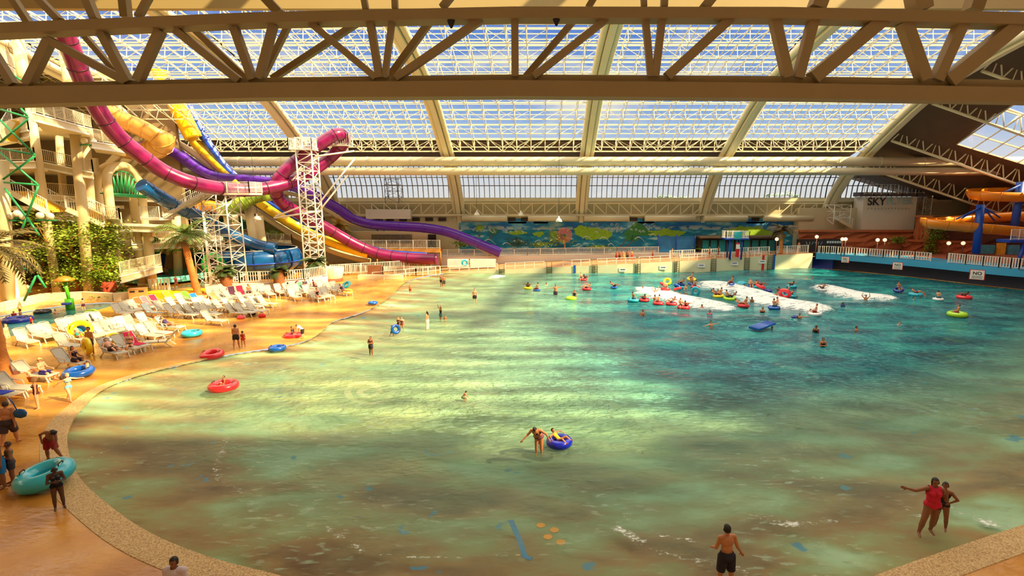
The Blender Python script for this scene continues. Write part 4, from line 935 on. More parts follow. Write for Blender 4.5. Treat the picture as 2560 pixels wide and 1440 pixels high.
# wave machine wall: cyan band, dark recess, piers
ww = [Vector((x, y, 0)) for x, y in WW][::-1]
ww2 = spline(ww, 5)
mb = MB()
for a, b in zip(ww2[:-1], ww2[1:]):
    n = Vector(((b-a).y, -(b-a).x, 0)).normalized()
    if n.dot(Vector((1, 0, 0))) < 0: n = -n
    o = n*.0
    mb.add([a+Vector((0, 0, 1.35)), b+Vector((0, 0, 1.35)), b+Vector((0, 0, 2.15)), a+Vector((0, 0, 2.15)), a+n*5+Vector((0, 0, 2.15)), b+n*5+Vector((0, 0, 2.15)), a+n*5+Vector((0, 0, 1.35)), b+n*5+Vector((0, 0, 1.35))], [(0, 1, 2, 3), (3, 2, 5, 4), (0, 6, 7, 1)])
mb.build('wall_wave', M_cyan, kind='structure')
mb = MB()
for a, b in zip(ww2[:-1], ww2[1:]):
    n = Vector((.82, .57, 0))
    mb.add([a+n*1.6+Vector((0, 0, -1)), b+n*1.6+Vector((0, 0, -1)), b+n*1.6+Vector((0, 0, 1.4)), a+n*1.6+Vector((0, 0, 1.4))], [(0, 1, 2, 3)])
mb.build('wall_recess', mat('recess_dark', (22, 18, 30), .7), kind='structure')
mb = MB()
gz = MB().box((0, 0, 0), (.01, .01, .01))
for k, (px, py) in enumerate([(2200, 672), (2360, 684), (2538, 710)]):
    p = G(px, py); MB().box((p.x+.3, p.y+.3, .4), (.55, .6, 2.2), rz=-.9).build('wave_pier', M_blue, label='short blue pier under the cyan wave wall, %s' % ['left one by the smallest sign', 'middle one', 'at the right edge of view'][k], cat='pier')
p = G(2060, 672); MB().box((p.x+.2, p.y+1.2, .3), (3.2, .4, 2.3), rz=-.9).build('wave_pier', mat('navy', (10, 40, 120), .5), label='broad navy blue panel where pool wall meets the dark recess', cat='panel')
# signs on the wave wall
M_sign = mat('sign_white', (232, 228, 220), .5); M_red = mat('sign_red', (200, 30, 40), .5); M_ink = mat('sign_ink', (30, 30, 34), .6)
def text_obj(s, size, m, loc, rot, parent=None, name='lettering', ext=.01):
    c = bpy.data.curves.new(name, 'FONT'); c.body = s; c.size = size; c.align_x = 'CENTER'; c.align_y = 'CENTER'; c.extrude = ext; c.materials.append(m); c.offset = size*.018
    tmp = bpy.data.objects.new('tmp_text', c); me = bpy.data.meshes.new_from_object(tmp); bpy.data.objects.remove(tmp); bpy.data.curves.remove(c)
    if not me.materials: me.materials.append(m)
    o = bpy.data.objects.new(name, me); COL.objects.link(o); o.location = loc; o.rotation_euler = rot
    if parent: o.parent = parent
    return o
def sign(center, w, h, rz, label, word, sub=True, red=True):
    t = empty('warning_sign', center, rz, label, 'sign')
    if red: MB().box((0, .02, 0), (w*1.12, .04, h*1.12)).build('border', M_red, t)
    MB().box((0, -.01, 0), (w, .05, h)).build('board', M_sign, t)
    text_obj(word, h*.5, M_ink, (0, -.045, h*.15), (PI/2, 0, 0), t)
    if sub:
        for i in range(3): MB().box((0, -.04, -h*(.16+.11*i)), (w*.75, .01, h*.035)).build('fine_print', M_ink, t)
for k, (x, y, s) in enumerate([(2113, 649.5, .85), (2244, 665, 1.0), (2443, 687, 1.25)]):
    Y = [69, 63.4, 57.5][k]; p = P(x, y, Y-.9); sign(p, s*.95, s*.78, -.75, 'white NO sign with red edge on the cyan wave wall, %s' % ['smallest and farthest left', 'middle of the three', 'largest, by the right edge'][k], 'NO')
# fence on the wave wall
fp = [p+Vector((.25, 0, 2.15)) for p in ww2]
rail_thing(fp[:12], 'white picket fence on the wave wall, far stretch beside the beige wall', 1.0, .3, 2.4, .045, mat('pinkish_white', (236, 222, 208), .5))
rail_thing(fp[12:], 'white picket fence on the wave wall, stretch nearest the right edge', 1.15, .25, 2.2, .045, mat('pinkish_white', (236, 222, 208), .5))
MB().add([(38.4, 73.4, 2.14), (41, 71.6, 2.14), (46.2, 65, 2.14), (50.2, 57.5, 2.14), (58.2, 44, 2.14), (75, 44, 2.14), (75, 84, 2.14), (38.4, 84, 2.14)], [tuple(range(8))]).build('floor_right', mat('brick_deck', (176, 98, 70), .7, .2, 1), kind='structure')
# rock facade
def rock(px0, px1, ytop, ybot, Y0, Y1, label, m, name='rock_wall', dep=2):
    a, b = P(px0, ybot, Y0), P(px1, ybot, Y1); zt = (P(px0, ytop, Y0).z+P(px1, ytop, Y1).z)/2; n = 14; mb = MB(); random.seed(int(px0))
    rows = 6; vs = []
    for j in range(rows+1):
        for i in range(n+1):
            p = a.lerp(b, i/n); z = 1.9+(zt-1.9)*j/rows; vs.append((p.x+random.uniform(-.12, .12), p.y+random.uniform(-.25, .25), z))
    fs = [(j*(n+1)+i, j*(n+1)+i+1, (j+1)*(n+1)+i+1, (j+1)*(n+1)+i) for j in range(rows) for i in range(n)]
    mb.add(vs, fs); o = rows*(n+1); mb.add([vs[o+i] for i in range(n+1)]+[(vs[o+i][0], vs[o+i][1]+dep, vs[o+i][2]) for i in range(n+1)], [(i, i+1, n+2+i, n+1+i) for i in range(n)])
    mb.beam((a.x, a.y-.15, zt), (b.x, b.y-.15, zt), .5, .3)
    return mb.build(name, m, label=label, cat='rock wall')
rock(1992, 2280, 577, 640, 76.5, 76.5, 'orange terracotta rock facade below the beige building', M_brick)
rock(2276, 2320, 541, 645, 76.0, 74, 'tall dark terracotta rock pier beside the beige building', M_brick2)
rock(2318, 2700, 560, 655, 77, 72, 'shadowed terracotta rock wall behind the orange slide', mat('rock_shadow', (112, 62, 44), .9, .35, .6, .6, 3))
rock(2255, 2440, 603, 645, 74.5, 71, 'low terracotta parapet wall behind the lamp posts', M_brick)
rock(2415, 2700, 505, 600, 79, 79, 'sunlit orange upper rock terrace behind the top slide coil', mat('orange_rock', (220, 120, 60), .8, .25, .8))
# beige building with SKYFLYER lettering
p0, p1 = P(2152, 577, 78), P(2284, 577, 78); zt = P(2160, 492, 78).z
wallbox('wall_tower', p0.x, p1.x, 78, 80.5, 1.9, zt, mat('tower_white', (228, 218, 204), .7, .05, .4))
wallbox('wall_beige', P(1995, 577, 79.5).x, p0.x, 79.5, 81, 2, P(2000, 520, 79.5).z, M_beige)
t = empty('building_sign', P(2222, 503, 77.8), label='large dark and pale blue lettering on the white tower wall', cat='sign')
text_obj('SKY', 1.55, mat('sky_letters', (50, 44, 56), .6), (-1.75, 0, -.1), (PI/2, 0, 0), t); text_obj('FLYER', 1.45, mat('flyer_letters', (164, 204, 210), .6), (1.65, 0, 0), (PI/2, 0, 0), t)
[MB().box((-2.9+.5*q, 0, -1.05), (.16, .04, .2)).build('small_letter', mat('flyer_letters2', (170, 170, 160), .6), t) for q in range(13)]
mb = MB()
for i in range(5): a = P(2150+i*36, 494-i*1.0, 78); mb.box((a.x+1, 79, zt+.35), (1.9, 1.8, .6))
mb.build('roof_units', mat('grey_units', (96, 86, 90), .7), label='grey plant boxes along the top of the white tower', cat='roof plant')
rail_thing([P(2160, 487, 78), P(2310, 484, 78)], 'thin white guard rail on top of the white tower', 1.4, .5, 1.3, .015, None, .04)
t = ltower('lattice_tower', P(2306, 560, 79.5), P(2306, 452, 79.5).z, 1.2, 8, 'thin white lattice mast at the right of the white tower', r=.06)
t = ltower('lattice_tower', P(2092, 560, 78.5), P(2092, 512, 78.5).z, 2.4, 3, 'short white lattice frame with stair beside the beige wall', r=.07)
stairs((2098, 548), (2130, 566), 78, 78, 1.2, 'small cream stair flight by the beige wall', 9, M_white)
# trees outside beyond the window
for k, (x, w_, h_) in enumerate([(1652, 18, 10), (1672, 14, 8), (1708, 20, 6), (1920, 10, 12), (1950, 30, 15), (1975, 26, 17), (1990, 14, 10), (1690, 60, 5)]):
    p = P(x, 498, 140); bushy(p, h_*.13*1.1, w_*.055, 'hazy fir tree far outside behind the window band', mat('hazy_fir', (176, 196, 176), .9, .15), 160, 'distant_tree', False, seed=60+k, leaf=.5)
    bpy.data.objects[-1] if False else None
for o in list(COL.objects):
    if o.name.startswith('distant_tree') : o['group'] = 'hazy trees outside the windows'; o['category'] = 'tree'
# orange slide on blue posts
OS = [(2700, 470, 60), (2620, 500, 61), (2560, 492, 62), (2500, 490, 63), (2450, 487, 65), (2436, 486, 67), (2450, 482, 69), (2500, 488, 70.5), (2560, 500, 71)]
slide('spiral_slide', [(2720, 488, 64), (2640, 490, 63.5), (2560, 490, 63.5), (2500, 489, 64), (2452, 487, 65.5), (2434, 484, 68), (2450, 478, 70.5), (2510, 476, 72)], .78, M_org, 'upper orange trough coil at the right edge of view', UL, 6)
slide('spiral_slide', [(2720, 532, 68), (2640, 535, 69), (2560, 537, 69.5), (2480, 541, 70), (2400, 548, 70), (2345, 553, 68.5), (2320, 553, 66.5), (2335, 557, 65), (2400, 563, 64), (2470, 569, 63.5), (2540, 575, 63.5), (2620, 585, 63)], .82, M_org, 'lower orange trough loop reaching furthest left on blue posts', UL, 6)
for x0, y0, x1, y1, Y, r, lb in [(2452, 512, 2440, 634, 63.2, .42, 'thick blue post through the lower orange loop'), (2552, 455, 2532, 600, 64, .42, 'thick blue post through the upper orange coil'), (2560, 610, 2542, 668, 60, .2, 'thin blue post below the white lookout balcony')]:
    a, b = P(x0, y0, Y), P(x1, y1, Y); t = empty('slide_post', b, label=lb, cat='post'); MB().tube([b-b, a-b], r, 16).build('shaft', M_blue, t)
    if r > .3:
        for dx, dy in ((-62, 36), (-48, 34), (48, 32), (34, 40)): MB().tube([(a-b)+Vector((0, -.3, -.2)), P(x0+dx, y0+dy, Y)-b], .09, 8).build('strut', M_blue, t)
p = P(2526, 600, 60); t = empty('lookout_balcony', p, label='white railed lookout balcony on a blue beam at the right edge', cat='balcony')
MB().box((1.3, .8, -.15), (2.9, 1.8, .3)).build('beam_frame', M_blue, t); mb = MB(); railing(mb, [Vector((0, 0, 0)), Vector((2.8, 0, 0))], 1.2, .16, 1.0); mb.build('guard_rail', M_white, t)
for x0, x1, y0, y1, c, lb in [(2446, 2486, 613, 634, (60, 140, 160), 'teal mosaic panel behind the thick blue post'), (2517, 2548, 613, 636, (70, 140, 170), 'teal mosaic panel right of the golden column'), (2490, 2514, 608, 637, (220, 160, 50), 'golden mosaic column between teal panels')]:
    a, b = P(x0, y1, 68), P(x1, y0, 68); MB().box(((a.x+b.x)/2, 68, (a.z+b.z)/2), (b.x-a.x, .3, b.z-a.z)).build('mosaic_panel', mat('mos_%d' % x0, c, .5, .5, 4), label=lb, cat='panel')
for k, (x, y) in enumerate([(2194, 600), (2212, 600), (2114, 598), (2106, 598), (2372, 608), (2408, 608), (1942, 598), (2042, 592)]):
    Y = 70.5 if x < 2300 else 66; p = P(x, y, Y); t = empty('street_lamp', (p.x, p.y, 2.1), label='globe lamp post on the right deck, %s' % ['left of the pair before the orange facade', 'right of the pair before the orange facade', 'beside the facade corner, right one', 'beside the facade corner, left one', 'left of two by the parapet', 'right of two by the parapet', 'beside the brown palm', 'above the dark sign board'][k], cat='lamp post')
    MB().tube([(0, 0, 0), (0, 0, p.z-2.1)], .06, 8).build('pole', mat('brown_pole', (110, 60, 44), .6), t); MB().ball((0, 0, p.z-2.1), .24, 12).build('globe', mat('lit_globe', (255, 236, 190), .4, 0, emit=.9), t)
# hanging vines
for k, (x, y0, y1, Y) in enumerate([(2323, 545, 630, 73.5), (2330, 575, 632, 73), (2240, 590, 605, 74), (2345, 560, 600, 75)]):
    random.seed(k+40); a = P(x, y0, Y); b = P(x, y1, Y); t = empty('vine', a, label='green climbing vine on the terracotta rock, %s' % ['tallest, on the rock pier', 'second, beside the pier', 'small tuft on the facade', 'upper right of the pier'][k], cat='vine'); mb = MB()
    for i in range(380):
        u = random.random(); p = Vector((random.gauss(0, .45), -.3-random.random()*.4, (b.z-a.z)*u)); ax = Vector((random.uniform(-1, 1), random.uniform(-1, 0), random.uniform(-1, .3))).normalized(); s = ax.cross(Vector((0, 0, 1))).normalized(); mb.add([p, p+ax*.15+s*.08, p+ax*.3, p+ax*.15-s*.08], [(0, 1, 2, 3)])
    mb.build('foliage', M_leafb, t)
# dark kiosk, sign board
a, b = P(1990, 640, 75.5), P(2105, 598, 75.5)
t = empty('sign_board', ((a.x+b.x)/2, 75.5, 0), label='long dark kiosk board with worn pale letters below the orange facade', cat='sign')
MB().box((0, 0, (a.z+b.z)/2), (b.x-a.x, .3, b.z-a.z)).build('board', M_dark, t)
[MB().box((-1.9+.42*q, -.18, b.z-.55), (.09, .04, .42), ry=(q % 3-1)*.5).build('letter_stroke', mat('dim_letters', (130, 150, 156), .6), t) for q in range(6)]; [MB().box((1.1+.36*q, -.18, b.z-.4), (.27, .04, .3)).build('letter_block', mat('dim_letters2', (190, 200, 200), .6), t) for q in range(6)]
# changing hut with teal doors under the bush
x0, x1 = P(1746, 630, 77.2).x, P(1945, 630, 77.2).x; zt = P(1800, 592, 77.2).z
t = empty('surf_hut', ((x0+x1)/2, 77.2, 1.9), label='long low hut with teal doors in front of the mural', cat='hut')
wd = x1-x0; MB().box((0, .9, (zt-1.9)/2), (wd, 1.6, zt-1.9)).build('back_wall', mat('hut_brown', (60, 46, 40), .8), t)
MB().box((0, .2, zt-1.9), (wd+.6, 3, .25)).build('roof_slab', mat('hut_roof', (86, 70, 52), .8), t)
M_teal = mat('teal_door', (10, 140, 150), .5, .15, 1)
for k in range(9): MB().box((-wd/2+1+k*(wd-2)/8, .02, (zt-2.3)/2), (wd/13, .1, zt-2.5)).build('door', M_teal, t)
# lifeguard tower
p = P(1835, 598, 72); t = empty('lifeguard_tower', (p.x, 71.0, 1.7), label='blue legged lifeguard tower with white railed top beside the ladders', cat='lifeguard tower')
h = P(1835, 597, 71).z-1.7
for sx in (-.75, .75):
    for sy in (0, 1.2): MB().tube([(sx, sy, -.2), (sx, sy, h)], .12, 8).build('leg', M_blue, t)
MB().box((0, .6, h), (3.2, 2.0, .2)).build('deck', M_blue, t); mb = MB(); railing(mb, [Vector((-1.55, -.35, h)), Vector((1.55, -.35, h)), Vector((1.55, 1.5, h)), Vector((-1.55, 1.5, h)), Vector((-1.55, -.35, h))], 1.0, .25, .8); mb.build('guard_rail', M_white, t)
MB().box((0, -.42, h+.5), (1.0, .06, .95)).build('board', mat('turq', (40, 170, 180), .5), t); MB().tube([(-1, -.2, 0), (-.6, .2, h)], .05, 6).build('ladder', M_blue, t)
MB().box((0, -.55, 1.2), (.45, .08, 1.9)).build('red_box', M_red, t); MB().box((0, -.6, h-1.0), (.5, .05, .6)).build('notice', M_sign, t)
# blue play frame before the mural
p = P(1690, 632, 77); t = empty('climbing_panel', (p.x, 77, 1.9), label='dark blue framed play panel in front of the mural, left of the fifth rib', cat='play frame')
MB().box((0, .2, 1.2), (5.4, .12, 2.3)).build('panel', mat('navy_mural', (30, 110, 170), .6, .4, 1.5), t)
for s in (-1, 0, 1): MB().tube([(s*2.7, 0, 0), (s*2.7, 0, 2.6)], .09, 6).build('post', M_blue, t)
# ---- fences on terrace and ramp, ladders, notices
def zt2(x): return zt_(x)
zt_ = lambda x: float(np.interp(x, [-20, 0, 17, 38], [1.3, 1.55, 1.8, 2.2]))
for k, (xa, xb) in enumerate([(-15.5, -2), (-2, 11), (11, 17)]):
    rail_thing([Vector((xa, 76.3, zt_(xa))), Vector((xb, 76.3, zt_(xb)))], 'white picket fence on the terrace wall, %s' % ['left stretch under the purple slide end', 'middle stretch before the mural', 'right stretch by the play frame'][k], 1.0, .17, 1.9, .022)
for k, (xa, xb) in enumerate([(18, 21.5), (22.5, 25), (27.5, 32), (33, 37.5)]):
    rail_thing([Vector((xa, 73.6+k*.1, zr(xa))), Vector((xb, 73.6+k*.1, zr(xb)))], 'white railing on the far deck, %s' % ['left of the lifeguard tower steps', 'at the steps left of the lifeguard tower', 'right of the lifeguard tower', 'by the palm at the pool corner'][k], 1.1, .25, 1.5, .03)
gapx = [1100, 1243, 1263, 1360, 1408, 1475, 1494, 1590, 1600, 1682, 1706, 1775, 1800, 1822, 1845, 1866, 1890, 1928]
for k in range(0, len(gapx)-1, 2):
    xa, xb = [(g-1353)/1318*69.5 for g in gapx[k:k+2]]; ya = float(np.interp(xa, [-12.6, 0, 10, 20, 30, 38], [68.9, 69.1, 69.3, 70.3, 72.1, 73.4])); yb = float(np.interp(xb, [-12.6, 0, 10, 20, 30, 38], [68.9, 69.1, 69.3, 70.3, 72.1, 73.4]))
    rail_thing([Vector((xa, ya+.25, zr(xa))), Vector((xb, yb+.25, zr(xb)))], 'two rail white guard fence along the pool edge, %s' % ['lowest stretch at the shallow end', 'second stretch from the shallow end', 'stretch behind the blue stripe', 'stretch below the mural rib', 'stretch under the play frame', 'stretch left of the lifeguard tower', 'short stretch beside lifeguard tower legs', 'short stretch right of the lifeguard tower', 'last stretch by the red stripe'][k//2], .8, 1, 1.25, 0, None, .05, rails=(1, .5))
def wallx(px): X_ = (px-1353)/1318*70; return X_, float(np.interp(X_, [-12.6, -10, 0, 10, 20, 30, 37.9], [68.7, 69, 69, 69.2, 70.2, 72, 73.3]))
for k, px in enumerate([1255, 1373, 1486, 1594, 1694, 1791, 1882, 1946]):
    x, y = wallx(px); z = zr(x); t = empty('pool_ladder', (x, y-.12, -.3), label='metal ladder on the pale pool wall, %s' % ['at the shallow left end', 'second from the shallow end', 'right of the blue stripe', 'left of the first notice pair', 'fifth from the shallow end', 'below left of the lifeguard tower', 'right of the lifeguard tower', 'between the red and blue stripes'][k], cat='ladder')
    M_lad = mat('dull_metal', (130, 120, 84), .4, .1, 2, metal=.6)
    for s in (-.32, .32): MB().tube([(s, 0, -.4), (s, 0, z+.9), (s, .5, z+.95)], .05, 6).build('stile', M_lad, t)
    for j in range(int((z+.3)/.3)+1): MB().box((0, 0, .15+j*.3), (.62, .1, .06)).build('rung', M_lad, t)
for px, c, lb in [(1436, (20, 90, 180), 'blue depth stripe on the pool wall at the shallow end'), (1957, (20, 80, 170), 'blue depth stripe on the pool wall by the corner')]:
    x, y = wallx(px); MB().box((x, y-.08, zr(x)/2), (.3, .06, zr(x)+.3)).build('depth_stripe', mat('stripe_%d' % px, c, .5), label=lb, cat='stripe')
x, y = wallx(1927); MB().box((x, y-.08, zr(x)/2), (.3, .06, zr(x)+.3)).build('depth_stripe', M_red, label='red depth stripe on the pool wall', cat='stripe')
for k, px in enumerate([1556, 1659, 1758, 1848, 1924]):
    x, y = wallx(px); t = empty('pool_notice', (x, y-.1, zr(x)-.75), label='small white notice on the pool wall, %s' % ['first from the shallow end', 'second from the shallow end', 'third from the shallow end', 'below the lifeguard tower', 'beside the red stripe'][k], cat='notice')
    MB().box((0, 0, 0), (1.0, .05, .5)).build('board', M_sign, t); MB().box((0, -.03, .05), (.6, .02, .1)).build('print', mat('notice_blue', (60, 90, 150), .6), t)
# hanging bell lamps
for k, (x, y, Y) in enumerate([(1192, 536, 74), (1302, 537, 74), (1397, 552, 66), (643, 547, 62)]):
    p = P(x, y, Y); t = empty('pendant_lamp', p, label='white bell shaped pendant lamp hanging on a long cable, %s' % ['left one before the mural', 'centre one before the mural', 'lowest one near the central rib', 'over the blue bowl'][k], cat='lamp')
    MB().lathe([(.06, .6), (.12, .35), (.3, .2), (.45, -.12), (.42, -.12), (.25, .15), (.05, .25)], (0, 0, 0), 16).build('lamp_shade', M_white, t)
    MB().tube([(0, 0, .5), (0, 0, arch(Y)-p.z-.1)], .02, 4).build('cable', M_dark, t)
# left wall of far area: snack terrace, white box building, timber balcony
wallbox('wall_far_low', -66, P(1146, 600, 81.1).x, 81.1, 82, 0, 4.6, mat('rear_beige', (206, 188, 144), .8, .1, .4))
t = empty('snack_kiosk', P(965, 600, 79), label='pale kiosk with windows on the rear terrace behind the wave slide', cat='kiosk')
MB().box((0, 0, 0), (13, .8, 2.6)).build('wall_panel', M_beige, t); MB().box((1.0, -.45, .2), (6.0, .1, 1.3)).build('window_glass', mat('kiosk_glass', (120, 116, 100), .15, .5, 2), t)
MB().box((-6, -.45, -.2), (.9, .1, 2.1)).build('door', M_dark, t); MB().box((7.0, -.45, -.2), (1.2, .1, 2.1)).build('door', M_dark, t)
t = empty('timber_balcony', P(900, 622, 74), label='timber floored balcony with white rail behind the magenta tube end', cat='balcony')
b = P(1100, 622, 74)-t.location; b.z = 0
MB().box((b.x/2, .8, -.25), (b.x, 2, .5)).build('timber_beam', mat('timber', (190, 130, 60), .7, .2), t)
for k in range(6): MB().tube([(b.x*k/5, .2, -.4), (b.x*k/5, .2, -t.location.z)], .12, 8).build('post', mat('timber', (190, 130, 60), .7, .2), t)
mb = MB(); railing(mb, [Vector((0, 0, 0)), b], 1.2, .22, 1.9); mb.build('guard_rail', M_white, t)
o = P(973, 562, 80); t = empty('zip_frame', o, label='white box gantry hanging on blue legs above the purple slide', cat='gantry')
MB().box((0, 0, 1.6), (6.6, 1.0, 1.4)).build('box_body', M_white, t)
for s in (-2, -1, 2.2): MB().tube([(s, -.2, 1), (s+.4, -.2, -2)], .1, 6).build('leg', M_blue, t)
t = ltower('gantry_mast', P(985, 508, 79.8), P(985, 447, 79.8).z, 2.0, 4, 'thin grey lattice frame standing before the window band', mat('thin_grey', (110, 110, 120), .5), .05)
rail_thing([G(850, 684), G(958, 690), G(1090, 689)], 'white picket fence at the foot of the magenta slide end', 1.2, .2, 1.8, .03)
rail_thing([Vector((G(826, 690).x, 66, .1)), Vector((-15, 71.5, .2))], 'second white picket fence just behind the first', 1.3, .22, 1.9, .03)
rail_thing([G(932, 702), G(1040, 690), G(1100, 684)], 'two rail white handrail on the shallow ramp beside the pool', 1.0, 1, 1.6, 0, rails=(1, .5))
t = empty('pool_bench', G(952, 697), label='long low cream ledge wall at the shallow corner', cat='ledge'); MB().box((0, 0, .25), (5.4, .5, .5)).build('ledge', M_kerb, t)
t = empty('crate_stack', P(938, 676, 66), label='brown slatted crate stack behind the shallow handrail', cat='crate'); MB().box((0, 0, 0), (1.8, .6, 1.3)).build('crate', mat('crate_brown', (140, 90, 60), .7), t)
t = empty('side_cabinet', G(1108, 692)+Vector((0, 5, 0)), label='pale grey flat box at the end of the magenta tube', cat='box'); MB().box((2.8, 1, 1.0), (6.5, .6, 1.1)).build('cabinet_body', M_sign, t)
# dark end roof right of the last rib
M_roofd = mat('dark_end_roof', (92, 74, 58), .85, .2, .6)
def zq(x, y): return max(9.5, arch(y)+.9-(x-44)*.28)
mb = MB(); gx = [43.6, 47, 52, 60, 75]; gy = [84, 80, 76, 72, 68, 64, 60, 56, 52, 48, 44, 38, 34]
vs = [(x, y, zq(x, y) if y < 76 else zq(x, 76)) for y in gy for x in gx]
fs = [(j*5+i, j*5+i+1, (j+1)*5+i+1, (j+1)*5+i) for j in range(len(gy)-1) for i in range(4) if not (i in (2, 3) and 4 <= j <= 5)]
mb.add(vs, fs); mb.build('ceiling_end', M_roofd, kind='structure')
mb = MB(); q = [(x, y, zq(x, y)) for y in (68, 60) for x in (52, 75)]; mb.add(q, [(0, 1, 3, 2)]); w = mb.build('window_31', M_glass, kind='structure'); mb = MB()
for i in range(12): x = 52+i*2; mb.beam((x, 68, zq(x, 68)), (x, 60, zq(x, 60)), .12)
for y in (68, 66, 64, 62, 60): mb.beam((52, y, zq(52, y)), (75, y, zq(75, y)), .16)
mb.build('window_frame', M_bar, w)
for k, y in enumerate([74, 69, 62.5, 56, 50, 44]):
    mb = MB(); a = Vector((44.4, y, arch(y)-.3)); b = Vector((70, y, arch(y)-8.6)); n = 12; mb.tube([a, b], .17, 8); up = Vector((.6, 0, 2.0)); mb.tube([a+up, b+up], .15, 8)
    for i in range(n): p = a.lerp(b, i/n); p2 = a.lerp(b, (i+.5)/n); p3 = a.lerp(b, (i+1)/n); mb.tube([p, p2+up], .08, 6); mb.tube([p3, p2+up], .08, 6); mb.tube([p2, p2+up], .06, 5)
    mb.build('end_truss', M_cream, label='cream pipe lattice truss under the dark end roof', cat='roof truss', group='lattice trusses under the dark end roof')
wallbox('wall_right', 75, 75.6, -12, 84, 0, 24, mat('end_wall', (150, 112, 80), .8, .15, .4))
wallbox('wall_far_right', 44, 75, 81.5, 82, 0, 9.8, M_sid)
# ================================================================ PEOPLE
def V(*a): return Vector(a)
SKIN = {'fair': (226, 164, 124), 'tan': (196, 128, 86), 'brown': (142, 88, 58), 'dark': (84, 52, 38), 'pink': (232, 172, 140)}
M_skin = {k: mat('skin_'+k, v, .5, .06, 6) for k, v in SKIN.items()}
HAIR = {'black': (26, 20, 18), 'brown': (66, 42, 28), 'blond': (190, 150, 84), 'grey': (120, 112, 104)}
M_hair = {k: mat('hair_'+k, v, .6, .3, 20) for k, v in HAIR.items()}
def cloth(c): return mat('cloth_%d_%d_%d' % tuple(c), c, .8, .15, 8)
def cap_geo(a, b, ra, rb, n=10):
    d = b-a; L_ = d.length
    if L_ < 1e-5: d = V(0, 0, 1)
    s, u, d = frame_of(d); rings = []; m = 3
    for i in range(m+1): t = PI/2*i/m; rings.append((a-d*ra*math.cos(t), ra*math.sin(t)))
    for i in range(m+1): t = PI/2*i/m; rings.append((b+d*rb*math.sin(t), rb*math.cos(t)))
    vs = []; fs = []
    for c, r in rings:
        r = max(r, 1e-4)
        for k in range(n): q = 2*PI*k/n; vs.append(c+s*(r*math.cos(q))+u*(r*math.sin(q)))
    for i in range(len(rings)-1):
        for k in range(n): fs.append((i*n+k, i*n+(k+1) % n, (i+1)*n+(k+1) % n, (i+1)*n+k))
    fs += [tuple(range(n))[::-1], tuple((len(rings)-1)*n+k for k in range(n))]
    return vs, fs
def ell_geo(c, ax, r, n=12):
    """ax: 3 axis vectors, r: 3 radii"""
    m = 8; vs = []; fs = []
    for i in range(m+1):
        t = PI*i/m
        for k in range(n):
            q = 2*PI*k/n; vs.append(c+ax[0]*(r[0]*max(1e-3, math.sin(t))*math.cos(q))+ax[1]*(r[1]*max(1e-3, math.sin(t))*math.sin(q))-ax[2]*(r[2]*math.cos(t)))
    for i in range(m):
        for k in range(n): fs.append((i*n+k, i*n+(k+1) % n, (i+1)*n+(k+1) % n, (i+1)*n+k))
    fs += [tuple(range(n))[::-1], tuple(m*n+k for k in range(n))]
    return vs, fs
DN = V(0, 0, -1)
def n_(*a): return V(*a).normalized()
